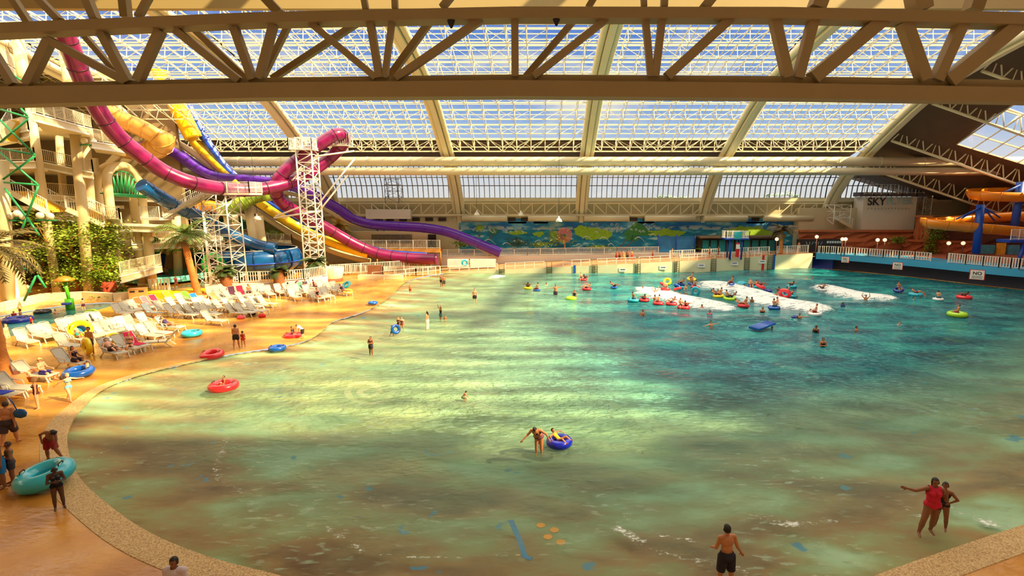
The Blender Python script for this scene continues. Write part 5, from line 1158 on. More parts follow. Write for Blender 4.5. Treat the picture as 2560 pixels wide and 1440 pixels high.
POSES = {
 'stand': dict(T=n_(0, 0, 1), aL=(n_(-.16, 0, -1), n_(-.1, .15, -1)), aR=(n_(.16, 0, -1), n_(.1, .2, -1)), lL=(n_(-.08, 0, -1), n_(-.04, -.02, -1)), lR=(n_(.08, .03, -1), n_(.04, -.03, -1))),
 'walk': dict(T=n_(0, .06, 1), aL=(n_(-.15, .35, -1), n_(-.05, .6, -1)), aR=(n_(.15, -.35, -1), n_(.1, -.1, -1)), lL=(n_(-.05, -.32, -1), n_(0, -.5, -1)), lR=(n_(.05, .38, -1), n_(.03, .05, -1))),
 'armsup': dict(T=n_(0, 0, 1), aL=(n_(-.5, .2, .6), n_(.2, .3, 1)), aR=(n_(.5, .2, .5), n_(-.3, .3, 1)), lL=(n_(-.08, 0, -1), n_(-.04, 0, -1)), lR=(n_(.08, 0, -1), n_(.04, 0, -1))),
 'armsout': dict(T=n_(0, 0, 1), aL=(n_(-1, .1, .05), n_(-1, .2, .25)), aR=(n_(1, .1, -.25), n_(1, .2, -.05)), lL=(n_(-.1, 0, -1), n_(-.04, 0, -1)), lR=(n_(.1, 0, -1), n_(.04, 0, -1))),
 'akimbo': dict(T=n_(0, 0, 1), aL=(n_(-.7, -.2, -.8), n_(.7, .4, -.5)), aR=(n_(.7, -.2, -.8), n_(-.7, .4, -.5)), lL=(n_(-.12, .1, -1), n_(-.04, -.1, -1)), lR=(n_(.1, -.1, -1), n_(.04, -.1, -1))),
 'folded': dict(T=n_(0, -.03, 1), aL=(n_(-.25, .1, -1), n_(.8, .7, .15)), aR=(n_(.25, .1, -1), n_(-.8, .7, .25)), lL=(n_(-.06, 0, -1), n_(-.03, 0, -1)), lR=(n_(.06, 0, -1), n_(.03, 0, -1))),
 'bend': dict(T=n_(0, .8, .75), aL=(n_(-.15, .35, -1), n_(0, .3, -1)), aR=(n_(.15, .35, -1), n_(0, .3, -1)), lL=(n_(-.1, .05, -1), n_(-.02, -.1, -1)), lR=(n_(.1, .12, -1), n_(.02, -.12, -1)), Hd=n_(0, 1, .25)),
 'sit': dict(T=n_(0, -.12, 1), aL=(n_(-.2, .4, -1), n_(0, 1, -.2)), aR=(n_(.2, .4, -1), n_(0, 1, -.1)), lL=(n_(-.15, 1, -.05), n_(-.05, .15, -1)), lR=(n_(.15, 1, -.05), n_(.05, .25, -1))),
 'recline': dict(T=n_(0, -.8, .75), aL=(n_(-.35, .3, -.5), n_(.1, 1, -.1)), aR=(n_(.35, .3, -.5), n_(-.1, 1, -.1)), lL=(n_(-.1, 1, .1), n_(-.05, 1, -.12)), lR=(n_(.1, 1, .35), n_(.05, 1, -.45)), Hd=n_(0, -.4, 1)),
 'tube': dict(T=n_(0, -.85, .6), aL=(n_(-.9, .1, .05), n_(-.5, .8, -.3)), aR=(n_(.9, .1, .05), n_(.5, .8, -.3)), lL=(n_(-.3, .8, .55), n_(-.15, .9, -.5)), lR=(n_(.3, .8, .55), n_(.15, .9, -.5)), Hd=n_(0, -.3, 1)),
 'swim': dict(T=n_(0, .95, .18), aL=(n_(-.5, .9, .05), n_(-.2, 1, -.15)), aR=(n_(.6, .8, 0), n_(.2, 1, -.2)), lL=(n_(-.1, -1, -.15), n_(-.05, -1, -.1)), lR=(n_(.12, -1, -.05), n_(.05, -1, -.2)), Hd=n_(0, .5, .9)),
 'crouch': dict(T=n_(0, .55, .8), aL=(n_(-.2, .5, -.7), n_(.2, .6, -.6)), aR=(n_(.2, .5, -.7), n_(-.2, .6, -.6)), lL=(n_(-.25, .9, -.15), n_(-.1, -.5, -.9)), lR=(n_(.25, .9, -.15), n_(.1, -.5, -.9)), Hd=n_(0, .6, .8)),
}
def make_body(h, pose, fat=1.0, child=False, vox=.02, fingers=False, female=False):
    p = POSES[pose] if isinstance(pose, str) else pose
    T = p['T']; Rv = V(1, 0, 0); Fv = Rv.cross(T)*-1; Fv = T.cross(Rv)*1.0; Fv = -Fv if Fv.dot(V(0, 1, 0)) < -.1 or (abs(T.y) > .95 and Fv.z > 0 and T.y > 0) else Fv
    Fv = T.cross(Rv).normalized()
    if T.z > 0 and Fv.y < 0: Fv = -Fv
    if T.y > .9: Fv = V(0, T.z, -T.y).normalized()
    Hd = p.get('Hd', T); P0 = V(0, 0, .52*h); k = h
    fw = fat
    S = []   # (kind, label, geometry params)
    def E(lab, c, r, ax=None): S.append(('e', lab, c, r, ax or (Rv, Fv, T)))
    def C(lab, a, b, ra, rb): S.append(('c', lab, a, b, ra*k, rb*k))
    waist = P0+T*.10*k; chest = P0+T*.205*k; nb_ = P0+T*.295*k
    E('pelvis', P0+T*.01*k, (.092*k*fw*(1.06 if female else 1), .066*k*fw, .072*k)); E('waist', waist, (.078*k*fw*(.93 if female else 1), .058*k*fw, .08*k)); E('chest', chest, (.098*k*(.5+.5*fw), .064*k*(.5+.5*fw), .098*k))
    if female:
        for s in (-1, 1): E('chest', chest+Rv*s*.04*k+Fv*.05*k+T*.0*k, (.036*k, .036*k, .036*k))
    E('bottom', P0-T*.025*k-Fv*.03*k, (.075*k*fw, .05*k*fw, .055*k))
    hs = 1.18 if child else 1.0
    hc = nb_+Hd*(.082+.012*(hs-1)*6)*k; C('neck', nb_-T*.01*k, hc-Hd*.03*k, .032, .031)
    Hf = (Fv-Hd*Fv.dot(Hd)).normalized() if abs(Hd.dot(Fv)) < .98 else V(0, 0, -1)
    if p.get('Hf'): Hf = p['Hf']
    E('head', hc+Hd*.008*k, (.043*k*hs, .054*k*hs, .060*k*hs), (Hd.cross(Hf), Hf, Hd)); E('head', hc+Hf*.012*k-Hd*.03*k, (.032*k*hs, .036*k*hs, .034*k*hs), (Hd.cross(Hf), Hf, Hd))
    side = Hd.cross(Hf)
    C('face', hc+Hf*.05*k*hs-Hd*.002*k, hc+Hf*.060*k*hs-Hd*.016*k, .005, .0085)
    C('face', hc+Hf*.046*k*hs-Hd*.033*k-side*.008*k, hc+Hf*.046*k*hs-Hd*.033*k+side*.008*k, .006, .006)
    for s in (-1, 1): E('face', hc+side*s*.044*k*hs-Hd*.004*k, (.006*k, .010*k, .015*k), (side, Hf, Hd))
    info = {'hc': hc, 'Hf': Hf, 'Hd': Hd, 'side': side, 'hs': hs}
    for s, key in ((-1, 'aL'), (1, 'aR')):
        sh = P0+T*.265*k+Rv*s*.098*k*(.6+.4*fw); u, f = p[key]; el = sh+u*.165*k; wr = el+f*.14*k; am = .65+.35*fw
        C('shoulder', P0+T*.262*k+Rv*s*.05*k, sh, .04, .036*am); C('uarm', sh, el, .031*am, .0245*am); C('farm', el, wr, .0245*am, .0165); info['wr'+key] = wr
        hd = f; C('hand', wr, wr+hd*.035*k, .0155, .02)
        sd = hd.cross(V(0, 1, .3)).normalized() if abs(hd.y) < .9 else V(1, 0, 0)
        pn = hd.cross(sd).normalized(); palm = wr+hd*.045*k
        if fingers:
            E('hand', wr+hd*.03*k, (.024*k, .011*k, .03*k), (sd, pn, hd))
            for q, (off, ln) in enumerate([(-.017, .036), (-.006, .043), (.006, .041), (.017, .032)]):
                b0 = wr+hd*.05*k+sd*off*k; m1 = b0+(hd+pn*.25).normalized()*ln*.55*k; C('hand', b0, m1, .0062, .0056); C('hand', m1, m1+(hd+pn*.8).normalized()*ln*.5*k, .0056, .0048)
            b0 = wr+hd*.02*k-sd*.02*k; m1 = b0+(hd*.7-sd*.8).normalized()*.022*k; C('hand', b0, m1, .008, .0065); C('hand', m1, m1+(hd-sd*.3).normalized()*.02*k, .0065, .0055)
        else: C('hand', palm, palm+(hd+pn*.3).normalized()*.04*k, .018, .012)
    mz = 1e9; feet = []
    for s, key in ((-1, 'lL'), (1, 'lR')):
        hp = P0+Rv*s*.048*k-T*.02*k; u, f = p[key]; kn = hp+u*.235*k; an = kn+f*.225*k; lm = .55+.45*fw*(1.05 if female else 1)
        C('thigh', hp, kn, .058*lm, .037*lm); C('calf', kn+f*.0*k, kn+f*.10*k, .036*lm, .036*lm); C('calf', kn+f*.08*k, an, .036*lm, .021)
        fd = V(f.x*.2+s*.12, 1, 0); fd = (fd-f*fd.dot(f)*.9); fd.normalize()
        if pose in ('swim',): fd = f
        if f.z < -.55: fd = n_(s*.15, 1, -.08)
        C('foot', an-fd*.018*k, an+fd*.05*k-V(0, 0, .012*k), .022, .02); C('foot', an+fd*.05*k-V(0, 0, .012*k), an+fd*.10*k-V(0, 0, .018*k), .02, .013)
        feet.append(an); mz = min(mz, an.z-.034*k)
    info['foot_z'] = mz; info['pelvis'] = P0
    vs = []; fs = []
    for g in S:
        a, b_ = ell_geo(g[2], g[4], g[3]) if g[0] == 'e' else cap_geo(g[2], g[3], g[4], g[5])
        o = len(vs); vs += a; fs += [tuple(i+o for i in f) for f in b_]
    me = bpy.data.meshes.new('person'); me.from_pydata([tuple(v) for v in vs], [], fs); me.update()
    bm = bmesh.new(); bm.from_mesh(me); bmesh.ops.recalc_face_normals(bm, faces=bm.faces[:]); bm.to_mesh(me); bm.free()
    ob = bpy.data.objects.new('tmp', me); COL.objects.link(ob); md = ob.modifiers.new('r', 'REMESH'); md.mode = 'VOXEL'; md.voxel_size = vox; md.use_smooth_shade = True
    md2 = ob.modifiers.new('s', 'SMOOTH'); md2.factor = .5; md2.iterations = 2 if vox < .015 else 1
    dg = bpy.context.evaluated_depsgraph_get(); me2 = bpy.data.meshes.new_from_object(ob.evaluated_get(dg)); bpy.data.objects.remove(ob); bpy.data.meshes.remove(me)
    co_ = np.empty(len(me2.vertices)*3); me2.vertices.foreach_get('co', co_); co_ = co_.reshape(-1, 3)
    best = np.full(len(co_), 1e9); lab = np.zeros(len(co_), int); names = []; tt = np.zeros(len(co_))
    for g in S:
        if g[1] == 'face': continue
        if g[1] not in names: names.append(g[1])
        li = names.index(g[1])
        if g[0] == 'e':
            d = co_-np.array(g[2]); q = np.stack([d@np.array(g[4][i])/g[3][i] for i in range(3)], 1); dd = (np.linalg.norm(q, axis=1)-1)*min(g[3]); t = q[:, 2]
        else:
            a = np.array(g[2]); ab = np.array(g[3])-a; L2 = ab@ab+1e-9; t = np.clip((co_-a)@ab/L2, 0, 1); dd = np.linalg.norm(co_-(a+t[:, None]*ab), axis=1)-(g[4]+(g[5]-g[4])*t)
        m = dd < best; best[m] = dd[m]; lab[m] = li; tt[m] = t[m]
    return me2, co_, lab, tt, names, info
def shell_mesh(name, me, co_, mask, off, m, extra=None):
    nrm = np.empty(len(co_)*3); me.vertices.foreach_get('normal', nrm); nrm = nrm.reshape(-1, 3)
    idx = np.full(len(co_), -1); vs = []; fs = []
    for p in me.polygons:
        v = p.vertices
        if all(mask[i] for i in v): fs.append(tuple(v))
    used_ = sorted({i for f in fs for i in f})
    if not used_: return None
    mp = {i: j for j, i in enumerate(used_)}; o = off if np.isscalar(off) else off[used_][:, None]
    vv = co_[used_]+nrm[used_]*o; fs = [tuple(mp[i] for i in f) for f in fs]
    vs = [tuple(v) for v in vv]; ns = len(fs)
    if extra:
        for a, b_ in extra: q = len(vs); vs += [tuple(v) for v in a]; fs += [tuple(i+q for i in f) for f in b_]
    me2 = bpy.data.meshes.new(name); me2.from_pydata(vs, [], fs); me2.polygons.foreach_set('use_smooth', [True]*len(fs)); me2.materials.append(m); me2.update(); return me2
CACHE = {}
def person(loc, rz, label, h=1.7, pose='stand', skin='tan', hair='black', wear=(), fat=1.0, child=False, vox=.022, fingers=False, female=False, long_hair=False, anchor='feet', group=None, hat=None, key=None):
    """wear: list of (kind, colour)"""
    key = key or (round(h, 1), str(pose) if isinstance(pose, str) else id(pose), skin, hair, str(wear), fat, child, vox, female, long_hair, hat)
    if key in CACHE and isinstance(pose, str) and vox > .015:
        src, inf, hh = CACHE[key]; o = copy_tree(src); o['label'] = label
        o.rotation_euler = (0, 0, rz); s = h/hh; o.scale = (s, s, s)
        o.location = Vector(loc)-V(0, 0, (inf['foot_z'] if anchor == 'feet' else (inf['pelvis'].z-.06*hh))*s); return o
    me, co_, lab, tt, names, inf = make_body(h, pose, fat, child, vox, fingers, female)
    L_ = lambda *n: np.isin(lab, [names.index(x) for x in n if x in names])
    me.materials.append(M_skin[skin]); me.name = 'person'
    o = link('person', me, label=label, cat='person', group=group)
    hc = np.array(inf['hc']); Hf = np.array(inf['Hf']); Hd = np.array(inf['Hd']); rel = (co_-hc)/h
    up_, fr = rel@Hd, rel@Hf; hs = inf['hs']
    headm = np.linalg.norm(rel, axis=1) < .085*hs
    hm = headm & ((up_ > .036*hs) | ((fr < .012) & (up_ > -.034))) & (up_ > -.05)
    ex = []
    if long_hair:
        b0 = inf['hc']-inf['Hf']*.035*h+inf['Hd']*.01*h; back = (-inf['Hd']*.8-inf['Hf']*.15)
        ex.append(cap_geo(b0, b0+back*.10*h, .036*h, .030*h)); ex.append(cap_geo(b0+back*.08*h, b0+back*.17*h, .032*h, .014*h))
    x = shell_mesh('hair', me, co_, hm, .009*h, M_hair[hair], ex)
    if x and not hat: link('hair', x, o)
    if hat:
        hp = link('cap', shell_mesh('cap', me, co_, headm & (up_ > .012), .010*h, cloth(hat), [ell_geo(inf['hc']+inf['Hf']*.06*h+inf['Hd']*.022*h, (inf['side'], inf['Hf'], inf['Hd']), (.045*h, .05*h, .006*h))]), o)
        if x: link('hair', x, o)
    for kind, c in wear:
        c = c if len(c) == 3 else c; mm = cloth(c)
        if kind == 'trunks': msk = L_('pelvis', 'bottom') | (L_('thigh') & (tt < .62)); of = np.where(L_('thigh'), .016*h, .008*h)
        elif kind == 'shorts': msk = L_('pelvis', 'bottom') | (L_('thigh') & (tt < .95)); of = np.where(L_('thigh'), .022*h, .009*h)
        elif kind == 'briefs': msk = L_('pelvis', 'bottom') | (L_('thigh') & (tt < .06)); of = .005*h
        elif kind == 'suit': msk = L_('pelvis', 'bottom', 'waist') | (L_('chest') & (tt < .62)) | (L_('thigh') & (tt < .05)); of = .005*h
        elif kind == 'top': msk = L_('chest') & (tt < .35) & (tt > -.45); of = .006*h
        elif kind == 'shirt': msk = L_('pelvis', 'waist', 'chest', 'shoulder') | (L_('uarm') & (tt < .62)) | (L_('bottom') & (tt > 0)); of = .012*h
        elif kind == 'tank': msk = L_('pelvis', 'waist', 'chest') | (L_('shoulder') & (tt < .6)) | (L_('bottom')); of = .012*h
        elif kind == 'wrap': msk = L_('pelvis', 'bottom', 'thigh', 'calf') ; of = .016*h
        elif kind == 'trousers': msk = L_('pelvis', 'bottom', 'thigh', 'calf'); of = .012*h
        y = shell_mesh({'trunks': 'swim_trunks', 'suit': 'swimsuit', 'top': 'bikini_top', 'briefs': 'swim_briefs', 'tank': 'tank_top', 'wrap': 'towel_wrap'}.get(kind, kind), me, co_, msk, of, mm)
        if y: link(y.name.split('.')[0], y, o)
    if vox <= .014:
        for s in (-1, 1): e = inf['hc']+inf['Hf']*.0475*h*hs+inf['side']*s*.017*h+inf['Hd']*.004*h; MB().ball(e, .0062*h, 8).build('eye', M_dark, o)
    o.rotation_euler = (0, 0, rz); o.location = Vector(loc)-V(0, 0, inf['foot_z'] if anchor == 'feet' else inf['pelvis'].z-.06*h)
    CACHE[key] = (o, inf, h); return o
def vis_h(px, ytop, ybot, z0=0.0):
    """metres between the two image rows for something upright standing at the lower one"""
    a = G(px, ybot, z0); r = ray(px, ytop); t = a.y/r.y; return H+r.z*t-z0
def std(px, ytop, ybot, rz, label, **k):
    z0 = k.pop('z0', 0.0); h = vis_h(px, ytop, ybot, z0); p = G(px, ybot, z0); sink = k.pop('sink', 0)
    return person((p.x, p.y, z0-sink), rz, label, h=(h+sink)*k.pop('hf', 1.0), **k)
BK = (30, 28, 36); WH = (236, 230, 226); NV = (30, 44, 110)
rd = math.radians
# ---- near figures
pw = dict(POSES['bend'], T=n_(.25, .55, .8), aL=(n_(-.9, .3, -.5), n_(-.5, .2, -1)), aR=(n_(.75, .5, -.7), n_(.75, .4, -.65)), lL=(n_(-.05, .05, -1), n_(0, -.05, -1)), lR=(n_(.06, .05, -1), n_(0, -.05, -1)), Hd=n_(.3, .85, .5))
std(1347, 1052, 1130, PI, 'heavy woman in bikini bending to push the deep blue tube', pose=pw, skin='tan', hair='black', wear=[('top', (70, 30, 50)), ('briefs', (130, 70, 90))], fat=1.42, female=True, vox=.013, fingers=True, sink=.12, hf=1.1)
pm = dict(POSES['stand'], T=n_(0, .08, 1), aR=(n_(.35, -.1, -1), n_(.6, .25, -.9)), aL=(n_(-.25, .1, -1), n_(.1, .8, -.5)), lL=(n_(-.12, .05, -1), n_(-.04, -.05, -1)), lR=(n_(.14, 0, -1), n_(.05, -.05, -1)))
p = G(1822, 1308, 1.66); person((p.x, p.y, -.1), .15, 'shirtless man in dark shorts seen from behind at the near edge', h=1.76, pose=pm, skin='tan', hair='black', wear=[('shorts', (36, 30, 44))], fat=1.12, vox=.012, fingers=True)
pr = dict(POSES['walk'], T=n_(0, -.02, 1), aR=(n_(1, .2, -.3), n_(1, .2, .25)), aL=(n_(-.3, .25, -.9), n_(.25, .5, 1)), lL=(n_(-.02, -.15, -1), n_(0, -.25, -1)), lR=(n_(.32, .25, -1), n_(.18, -.05, -1)))
std(2322, 1188, 1333, PI-.25, 'woman in red tank top with hand at her face, wading', pose=pr, skin='brown', hair='black', wear=[('tank', (206, 24, 60)), ('briefs', BK)], fat=1.2, female=True, long_hair=True, vox=.012, fingers=True, sink=.04)
std(2350, 1200, 1316, PI*.75, 'person with hand on hip partly hidden behind the woman in red', pose='akimbo', skin='brown', hair='black', wear=[('suit', BK)], fat=1.1, female=True, vox=.014, sink=.05)
p = G(432, 1388, 1.72); person((p.x, p.y, 0), PI, 'dark haired man in white T-shirt cut off by the bottom edge', h=1.74, pose='stand', skin='brown', hair='black', wear=[('shirt', (214, 196, 206)), ('shorts', BK)], fat=1.15, vox=.012, fingers=True)
pb = dict(POSES['bend'], T=n_(-.5, .35, .75), aL=(n_(-.25, .2, -1), n_(.1, .25, -1)), aR=(n_(.9, -.1, -.35), n_(-.3, .2, -1)), lL=(n_(-.5, .2, -1), n_(-.25, -.25, -1)), lR=(n_(.15, .05, -1), n_(.02, -.02, -1)), Hd=n_(-.9, .45, .05))
std(132, 1052, 1150, PI, 'shirtless man in red shorts leaning over to one side', pose=pb, skin='brown', hair='black', wear=[('shorts', (150, 20, 30))], fat=1.15, vox=.012, fingers=True, hf=1.06)
std(150, 1158, 1270, -2.3, 'dark skinned girl in black and white flowered swimsuit looking down', pose=dict(POSES['folded'], Hd=n_(0, .6, .8), T=n_(0, .12, 1)), skin='dark', hair='black', wear=[('suit', (40, 36, 42)), ('briefs', (200, 196, 190))], female=True, long_hair=True, vox=.012, fingers=True)
std(28, 998, 1110, .3, 'big shirtless man in dark shorts with blue bag at left edge', pose='walk', skin='tan', hair='brown', wear=[('shorts', (60, 44, 50))], fat=1.35, vox=.014)
std(6, 1082, 1218, PI-.4, 'boy in blue and black shorts half cut by the left edge', pose='stand', skin='brown', hair='brown', wear=[('shorts', (24, 110, 170))], vox=.014)
std(34, 1100, 1208, PI*.8, 'person with patterned towel behind the boy at left edge', pose='folded', skin='brown', hair='brown', wear=[('trunks', (60, 50, 56)), ('top', (90, 110, 80))], vox=.014, fat=1.1)
std(96, 943, 1023, PI*.75, 'girl in dark red swimsuit standing with hands behind her', pose='stand', skin='fair', hair='blond', wear=[('suit', (90, 24, 34))], child=True, female=True, vox=.014)
std(176, 930, 1003, -PI*.55, 'girl in pale blue bikini striding with arms spread', pose=dict(POSES['walk'], aL=(n_(-.5, .8, -.2), n_(-.3, 1, .1)), aR=(n_(.4, -.8, -.4), n_(.2, -.7, -.6))), skin='pink', hair='blond', wear=[('top', (110, 190, 220)), ('briefs', (110, 190, 220))], child=True, female=True, vox=.014, long_hair=True)
std(592, 808, 870, .3, 'man in black swim trunks walking on the deck with a child', pose='walk', skin='tan', hair='black', wear=[('trunks', BK)], vox=.016)
std(609, 826, 868, .4, 'small child in red swimwear beside the man in black trunks', pose='walk', skin='tan', hair='black', wear=[('suit', (200, 24, 40))], child=True)
std(757, 811, 846, 1.5, 'adult in white shirt bending over the red tube', pose='bend', skin='fair', hair='brown', wear=[('shirt', WH), ('shorts', BK)], hf=1.25)
std(928, 839, 886, PI*.9, 'heavy person in dark swim shorts with arms folded, wading', pose='folded', skin='brown', hair='black', wear=[('trunks', (50, 40, 50)), ('top', (60, 44, 50))], fat=1.3, sink=.08)
std(980, 812, 838, -1.0, 'boy in blue shorts holding the upright blue tube', pose='walk', skin='tan', hair='brown', wear=[('shorts', (40, 90, 150))], child=True, sink=.1)
std(996, 789, 814, PI*.8, 'adult with dark top talking beside the upright blue tube', pose='folded', skin='fair', hair='brown', wear=[('suit', (90, 40, 50))], female=True, sink=.5)
std(1005, 790, 816, PI, 'woman with long brown hair right of the upright blue tube', pose='stand', skin='fair', hair='brown', wear=[('suit', (120, 50, 60))], female=True, long_hair=True, sink=.5)
std(1069, 776, 823, PI*.4, 'long haired person with white towel round the waist', pose='stand', skin='fair', hair='brown', wear=[('wrap', (240, 232, 220))], long_hair=True, sink=.1)
std(1102, 765, 796, PI*.7, 'person in black raising hands to the head in water', pose='armsup', skin='tan', hair='black', wear=[('suit', BK), ('trunks', (60, 90, 100))], sink=.35)
std(1113, 786, 797, PI, 'child sitting up to the shoulders in shallow water', pose='stand', skin='tan', hair='brown', child=True, sink=.6)
std(1187, 719, 756, PI, 'boy in dark trunks standing alone in the shallows', pose='stand', skin='pink', hair='brown', wear=[('trunks', (50, 54, 60))], sink=.2)
std(1104, 685, 715, PI*.9, 'man of the pair wading by the pool wall, left one', pose='stand', skin='tan', hair='black', wear=[('trunks', BK)], sink=.1)
std(1110, 687, 716, PI*1.1, 'person of the pair wading by the pool wall, right one', pose='stand', skin='tan', hair='black', wear=[('shorts', (70, 70, 60))], sink=.1)
std(1026, 711, 733, PI, 'small child splashing near the sandy ledge', pose='stand', skin='tan', hair='brown', wear=[('trunks', (160, 50, 60))], child=True, sink=.1)
std(1389, 709, 735, PI, 'broad man wading waist deep with a towel coloured top', pose='armsout', skin='tan', hair='black', wear=[('trunks', (60, 50, 70))], fat=1.2, sink=.7)
std(1436, 723, 741, PI, 'person in black behind the lime tube', pose='stand', skin='tan', hair='black', wear=[('suit', BK)], sink=.8)
std(1157, 980, 1004, -1.2, 'boy crouching in the sunlit shallow water', pose='crouch', skin='tan', hair='black', wear=[('trunks', (90, 110, 100))], child=True, hf=1.6, vox=.016)
std(229, 816, 886, PI, 'boy holding the upright yellow tube', pose='stand', skin='tan', hair='black', wear=[('trunks', (40, 80, 120))], child=True, vox=.016)
std(210, 745, 777, 1.2, 'boy in dark red trunks standing at the paddling pool edge', pose='stand', skin='fair', hair='brown', wear=[('trunks', (80, 24, 40))], child=True)
std(81, 791, 820, PI, 'toddler in red shirt standing in the paddling pool', pose='stand', skin='fair', hair='brown', wear=[('shirt', (210, 30, 40)), ('trunks', (40, 50, 70))], child=True)
std(140, 772, 788, -1.6, 'boy swimming in the paddling pool with arm stretched out', pose='armsout', skin='fair', hair='brown', child=True, sink=.7)
std(52, 770, 792, PI*.8, 'adult in the blue tube in the paddling pool', pose='stand', skin='fair', hair='brown', sink=.9)
std(36, 777, 794, PI*1.2, 'child in red beside the adult in the paddling pool', pose='stand', skin='fair', hair='brown', wear=[('shirt', (190, 40, 50))], child=True, sink=.6)
std(18, 806, 846, -1.2, 'sunlit bather leaning on the paddling pool edge by the palm', pose='stand', skin='fair', hair='brown', sink=.8)
std(442, 688, 722, PI, 'girl in pink swimsuit walking by the yellow kerb', pose='walk', skin='tan', hair='brown', wear=[('suit', (220, 50, 130))], child=True, female=True)
def ondeck(px, ytop, ybot, Y, rz, label, **k):
    a = P(px, ybot, Y); b = P(px, ytop, Y); person(a, rz, label, h=max(1.0, b.z-a.z), **k)
ondeck(386, 567, 596, 62.5, PI, 'person in pink on the cream balcony by the landing', skin='tan', wear=[('suit', (220, 90, 110))])
ondeck(1174, 646, 675, 69.9, PI*.6, 'tanned person on the ramp holding a turquoise ring', skin='tan', wear=[('trunks', (130, 70, 50))])
for k, (x, a, b_, sk, c) in enumerate([(1541, 634, 655, 'tan', (180, 40, 40)), (1549, 632, 653, 'tan', (90, 60, 50)), (1558, 634, 655, 'fair', (200, 170, 70)), (1568, 636, 657, 'brown', BK), (1579, 635, 658, 'tan', (190, 40, 40)), (1795, 611, 640, 'tan', (150, 70, 60)), (1772, 634, 656, 'fair', (200, 30, 30)), (1680, 622, 640, 'fair', WH), (1632, 622, 640, 'tan', (170, 30, 40)), (1996, 604, 628, 'fair', WH)]):
    Y = 72 if x < 1600 else 72.5 if x < 1900 else 75; zf = zr(P(x, b_, Y).x) if Y < 75 else 2.15; pp = P(x, b_, Y)
    person((pp.x, Y, zf), PI*(.7+.1*k), 'far deck visitor, %s' % ['in red at the left end of the queue', 'second in the queue in brown', 'in yellow in the middle of the queue', 'in black in the queue', 'in red at the right end of the queue', 'tanned, standing left of the lifeguard tower', 'in red below the lifeguard tower steps', 'in white beside the play frame', 'in red left of the play frame', 'in white by the kiosk board'][k], h=1.62, skin=sk, wear=[('trunks', c)], vox=.035)
for k, (x, y, c) in enumerate([(405, 690, (180, 60, 60)), (413, 688, (60, 60, 90)), (398, 692, (90, 70, 60)), (420, 686, (120, 100, 90))]):
    pp = P(x, y+18, 63); person((pp.x, 63, 0), PI, 'visitor in the shade below the curved ramp, %s' % ['in red shorts', 'in navy shorts', 'in brown shorts', 'in grey shorts at the right'][k], h=1.6, skin='tan', wear=[('shorts', c)], vox=.035)
# ================================================================ INFLATABLE TUBES
TC = {'red': (236, 44, 54), 'yellow': (255, 222, 20), 'cyan': (40, 180, 204), 'blue': (10, 90, 190), 'navy': (16, 40, 150), 'lime': (170, 220, 30), 'white': (236, 236, 236), 'royal': (10, 30, 180), 'black': (40, 36, 40)}
def ring_mesh(r):
    mb = MB(); mb.tube([(.5*math.cos(2*PI*i/36), .5*math.sin(2*PI*i/36), 0) for i in range(36)], r, 12, closed=True); return mb
TM = {}
TUBES = []
def tube(px, py, w, col, label, tilt=(0, 0, 0), z=None, r=.19, fatv=1.0, pos=None, hz=.1):
    zz = (.11 if z is None else z); p = pos or G(px, py, zz); 
    if z is None and pos is None: p.z = water_z(p.x, p.y)+hz
    dist = (p-Vector((0, 0, H))).dot(Vector((0, math.cos(TH), -math.sin(TH)))); D_ = w*dist/F
    k = (col, r)
    if k not in TM:
        o = ring_mesh(r).build('inflatable_tube', mat('vinyl_'+col, TC[col], .25, .05, 2, coat=.4), label=label, cat='inflatable tube')
        for s in (-1, 1): MB().tube([(s*.50-.0, -.14, r*.85), (s*.5, -.09, r*1.2), (s*.5, .09, r*1.2), (s*.5, .14, r*.85)], .018, 6).build('handle', M_dark, o)
        TM[k] = o
    else: o = copy_tree(TM[k], label=label)
    o.location = p; o.rotation_euler = tilt; s = D_/(1+2*r); o.scale = (s, s, s*fatv)
    if 'g' in col: pass
    TUBES.append((px, py, w, col, label)); return o, s
def in_tube(o, s, rz, label, **k):
    k.setdefault('pose', 'tube'); kw = dict(h=1.5, skin='tan', vox=.026); kw.update(k)
    return person(o.location+V(0, 0, .02), rz, label, anchor='seat', **kw)
o, s = tube(1398, 1108, 67, 'royal', 'deep blue tube carrying a child, pushed by the bending woman', r=.24, hz=.2)
in_tube(o, s, -2.2, 'child in yellow lying in the deep blue tube', h=1.15, child=True, wear=[('suit', (236, 190, 40))], skin='tan', hair='brown', vox=.016)
o, s = tube(559, 964, 70, 'red', 'bright red tube with a toddler, closest one to the near beach', r=.2)
in_tube(o, s, 2.6, 'toddler with brown hair sitting in the bright red tube', h=1.0, child=True, hair='brown', vox=.018, pose='sit', wear=[('suit', (190, 60, 60))])
tube(530, 884, 55, 'red', 'empty red tube with black handles lying at the water line', tilt=(.12, 0, 0), r=.2)
tube(693, 868, 42, 'blue', 'empty blue tube floating at the water line, right of the empty red tube', r=.2)
o, s = tube(733, 837, 46, 'red', 'red tube being pulled by the adult in white', r=.2)
in_tube(o, s, -1.6, 'child in dark top sitting in the red tube beside the adult in white', h=1.25, child=True, pose='sit', wear=[('shirt', (60, 40, 50))], hair='brown')
tube(479, 833, 48, 'cyan', 'turquoise tube lying on the deck beside the loungers', z=.22, r=.2)
tube(932, 757, 24, 'blue', 'small blue tube alone on the sandy ledge edge', z=.2, r=.2)
tube(989, 823, 26, 'blue', 'upright blue tube held by the boy', tilt=(1.25, .3, .7), z=.45, r=.2)
p = G(122, 1196, .4); tube(112, 1188, 124, 'cyan', 'large turquoise tube tilted beside the girl in flowered swimsuit', tilt=(.1, -.16, .25), z=.38, r=.25)
o, s = tube(196, 930, 66, 'blue', 'blue tube in front of the seated woman in black', tilt=(.1, 0, 0), z=.25, r=.2)
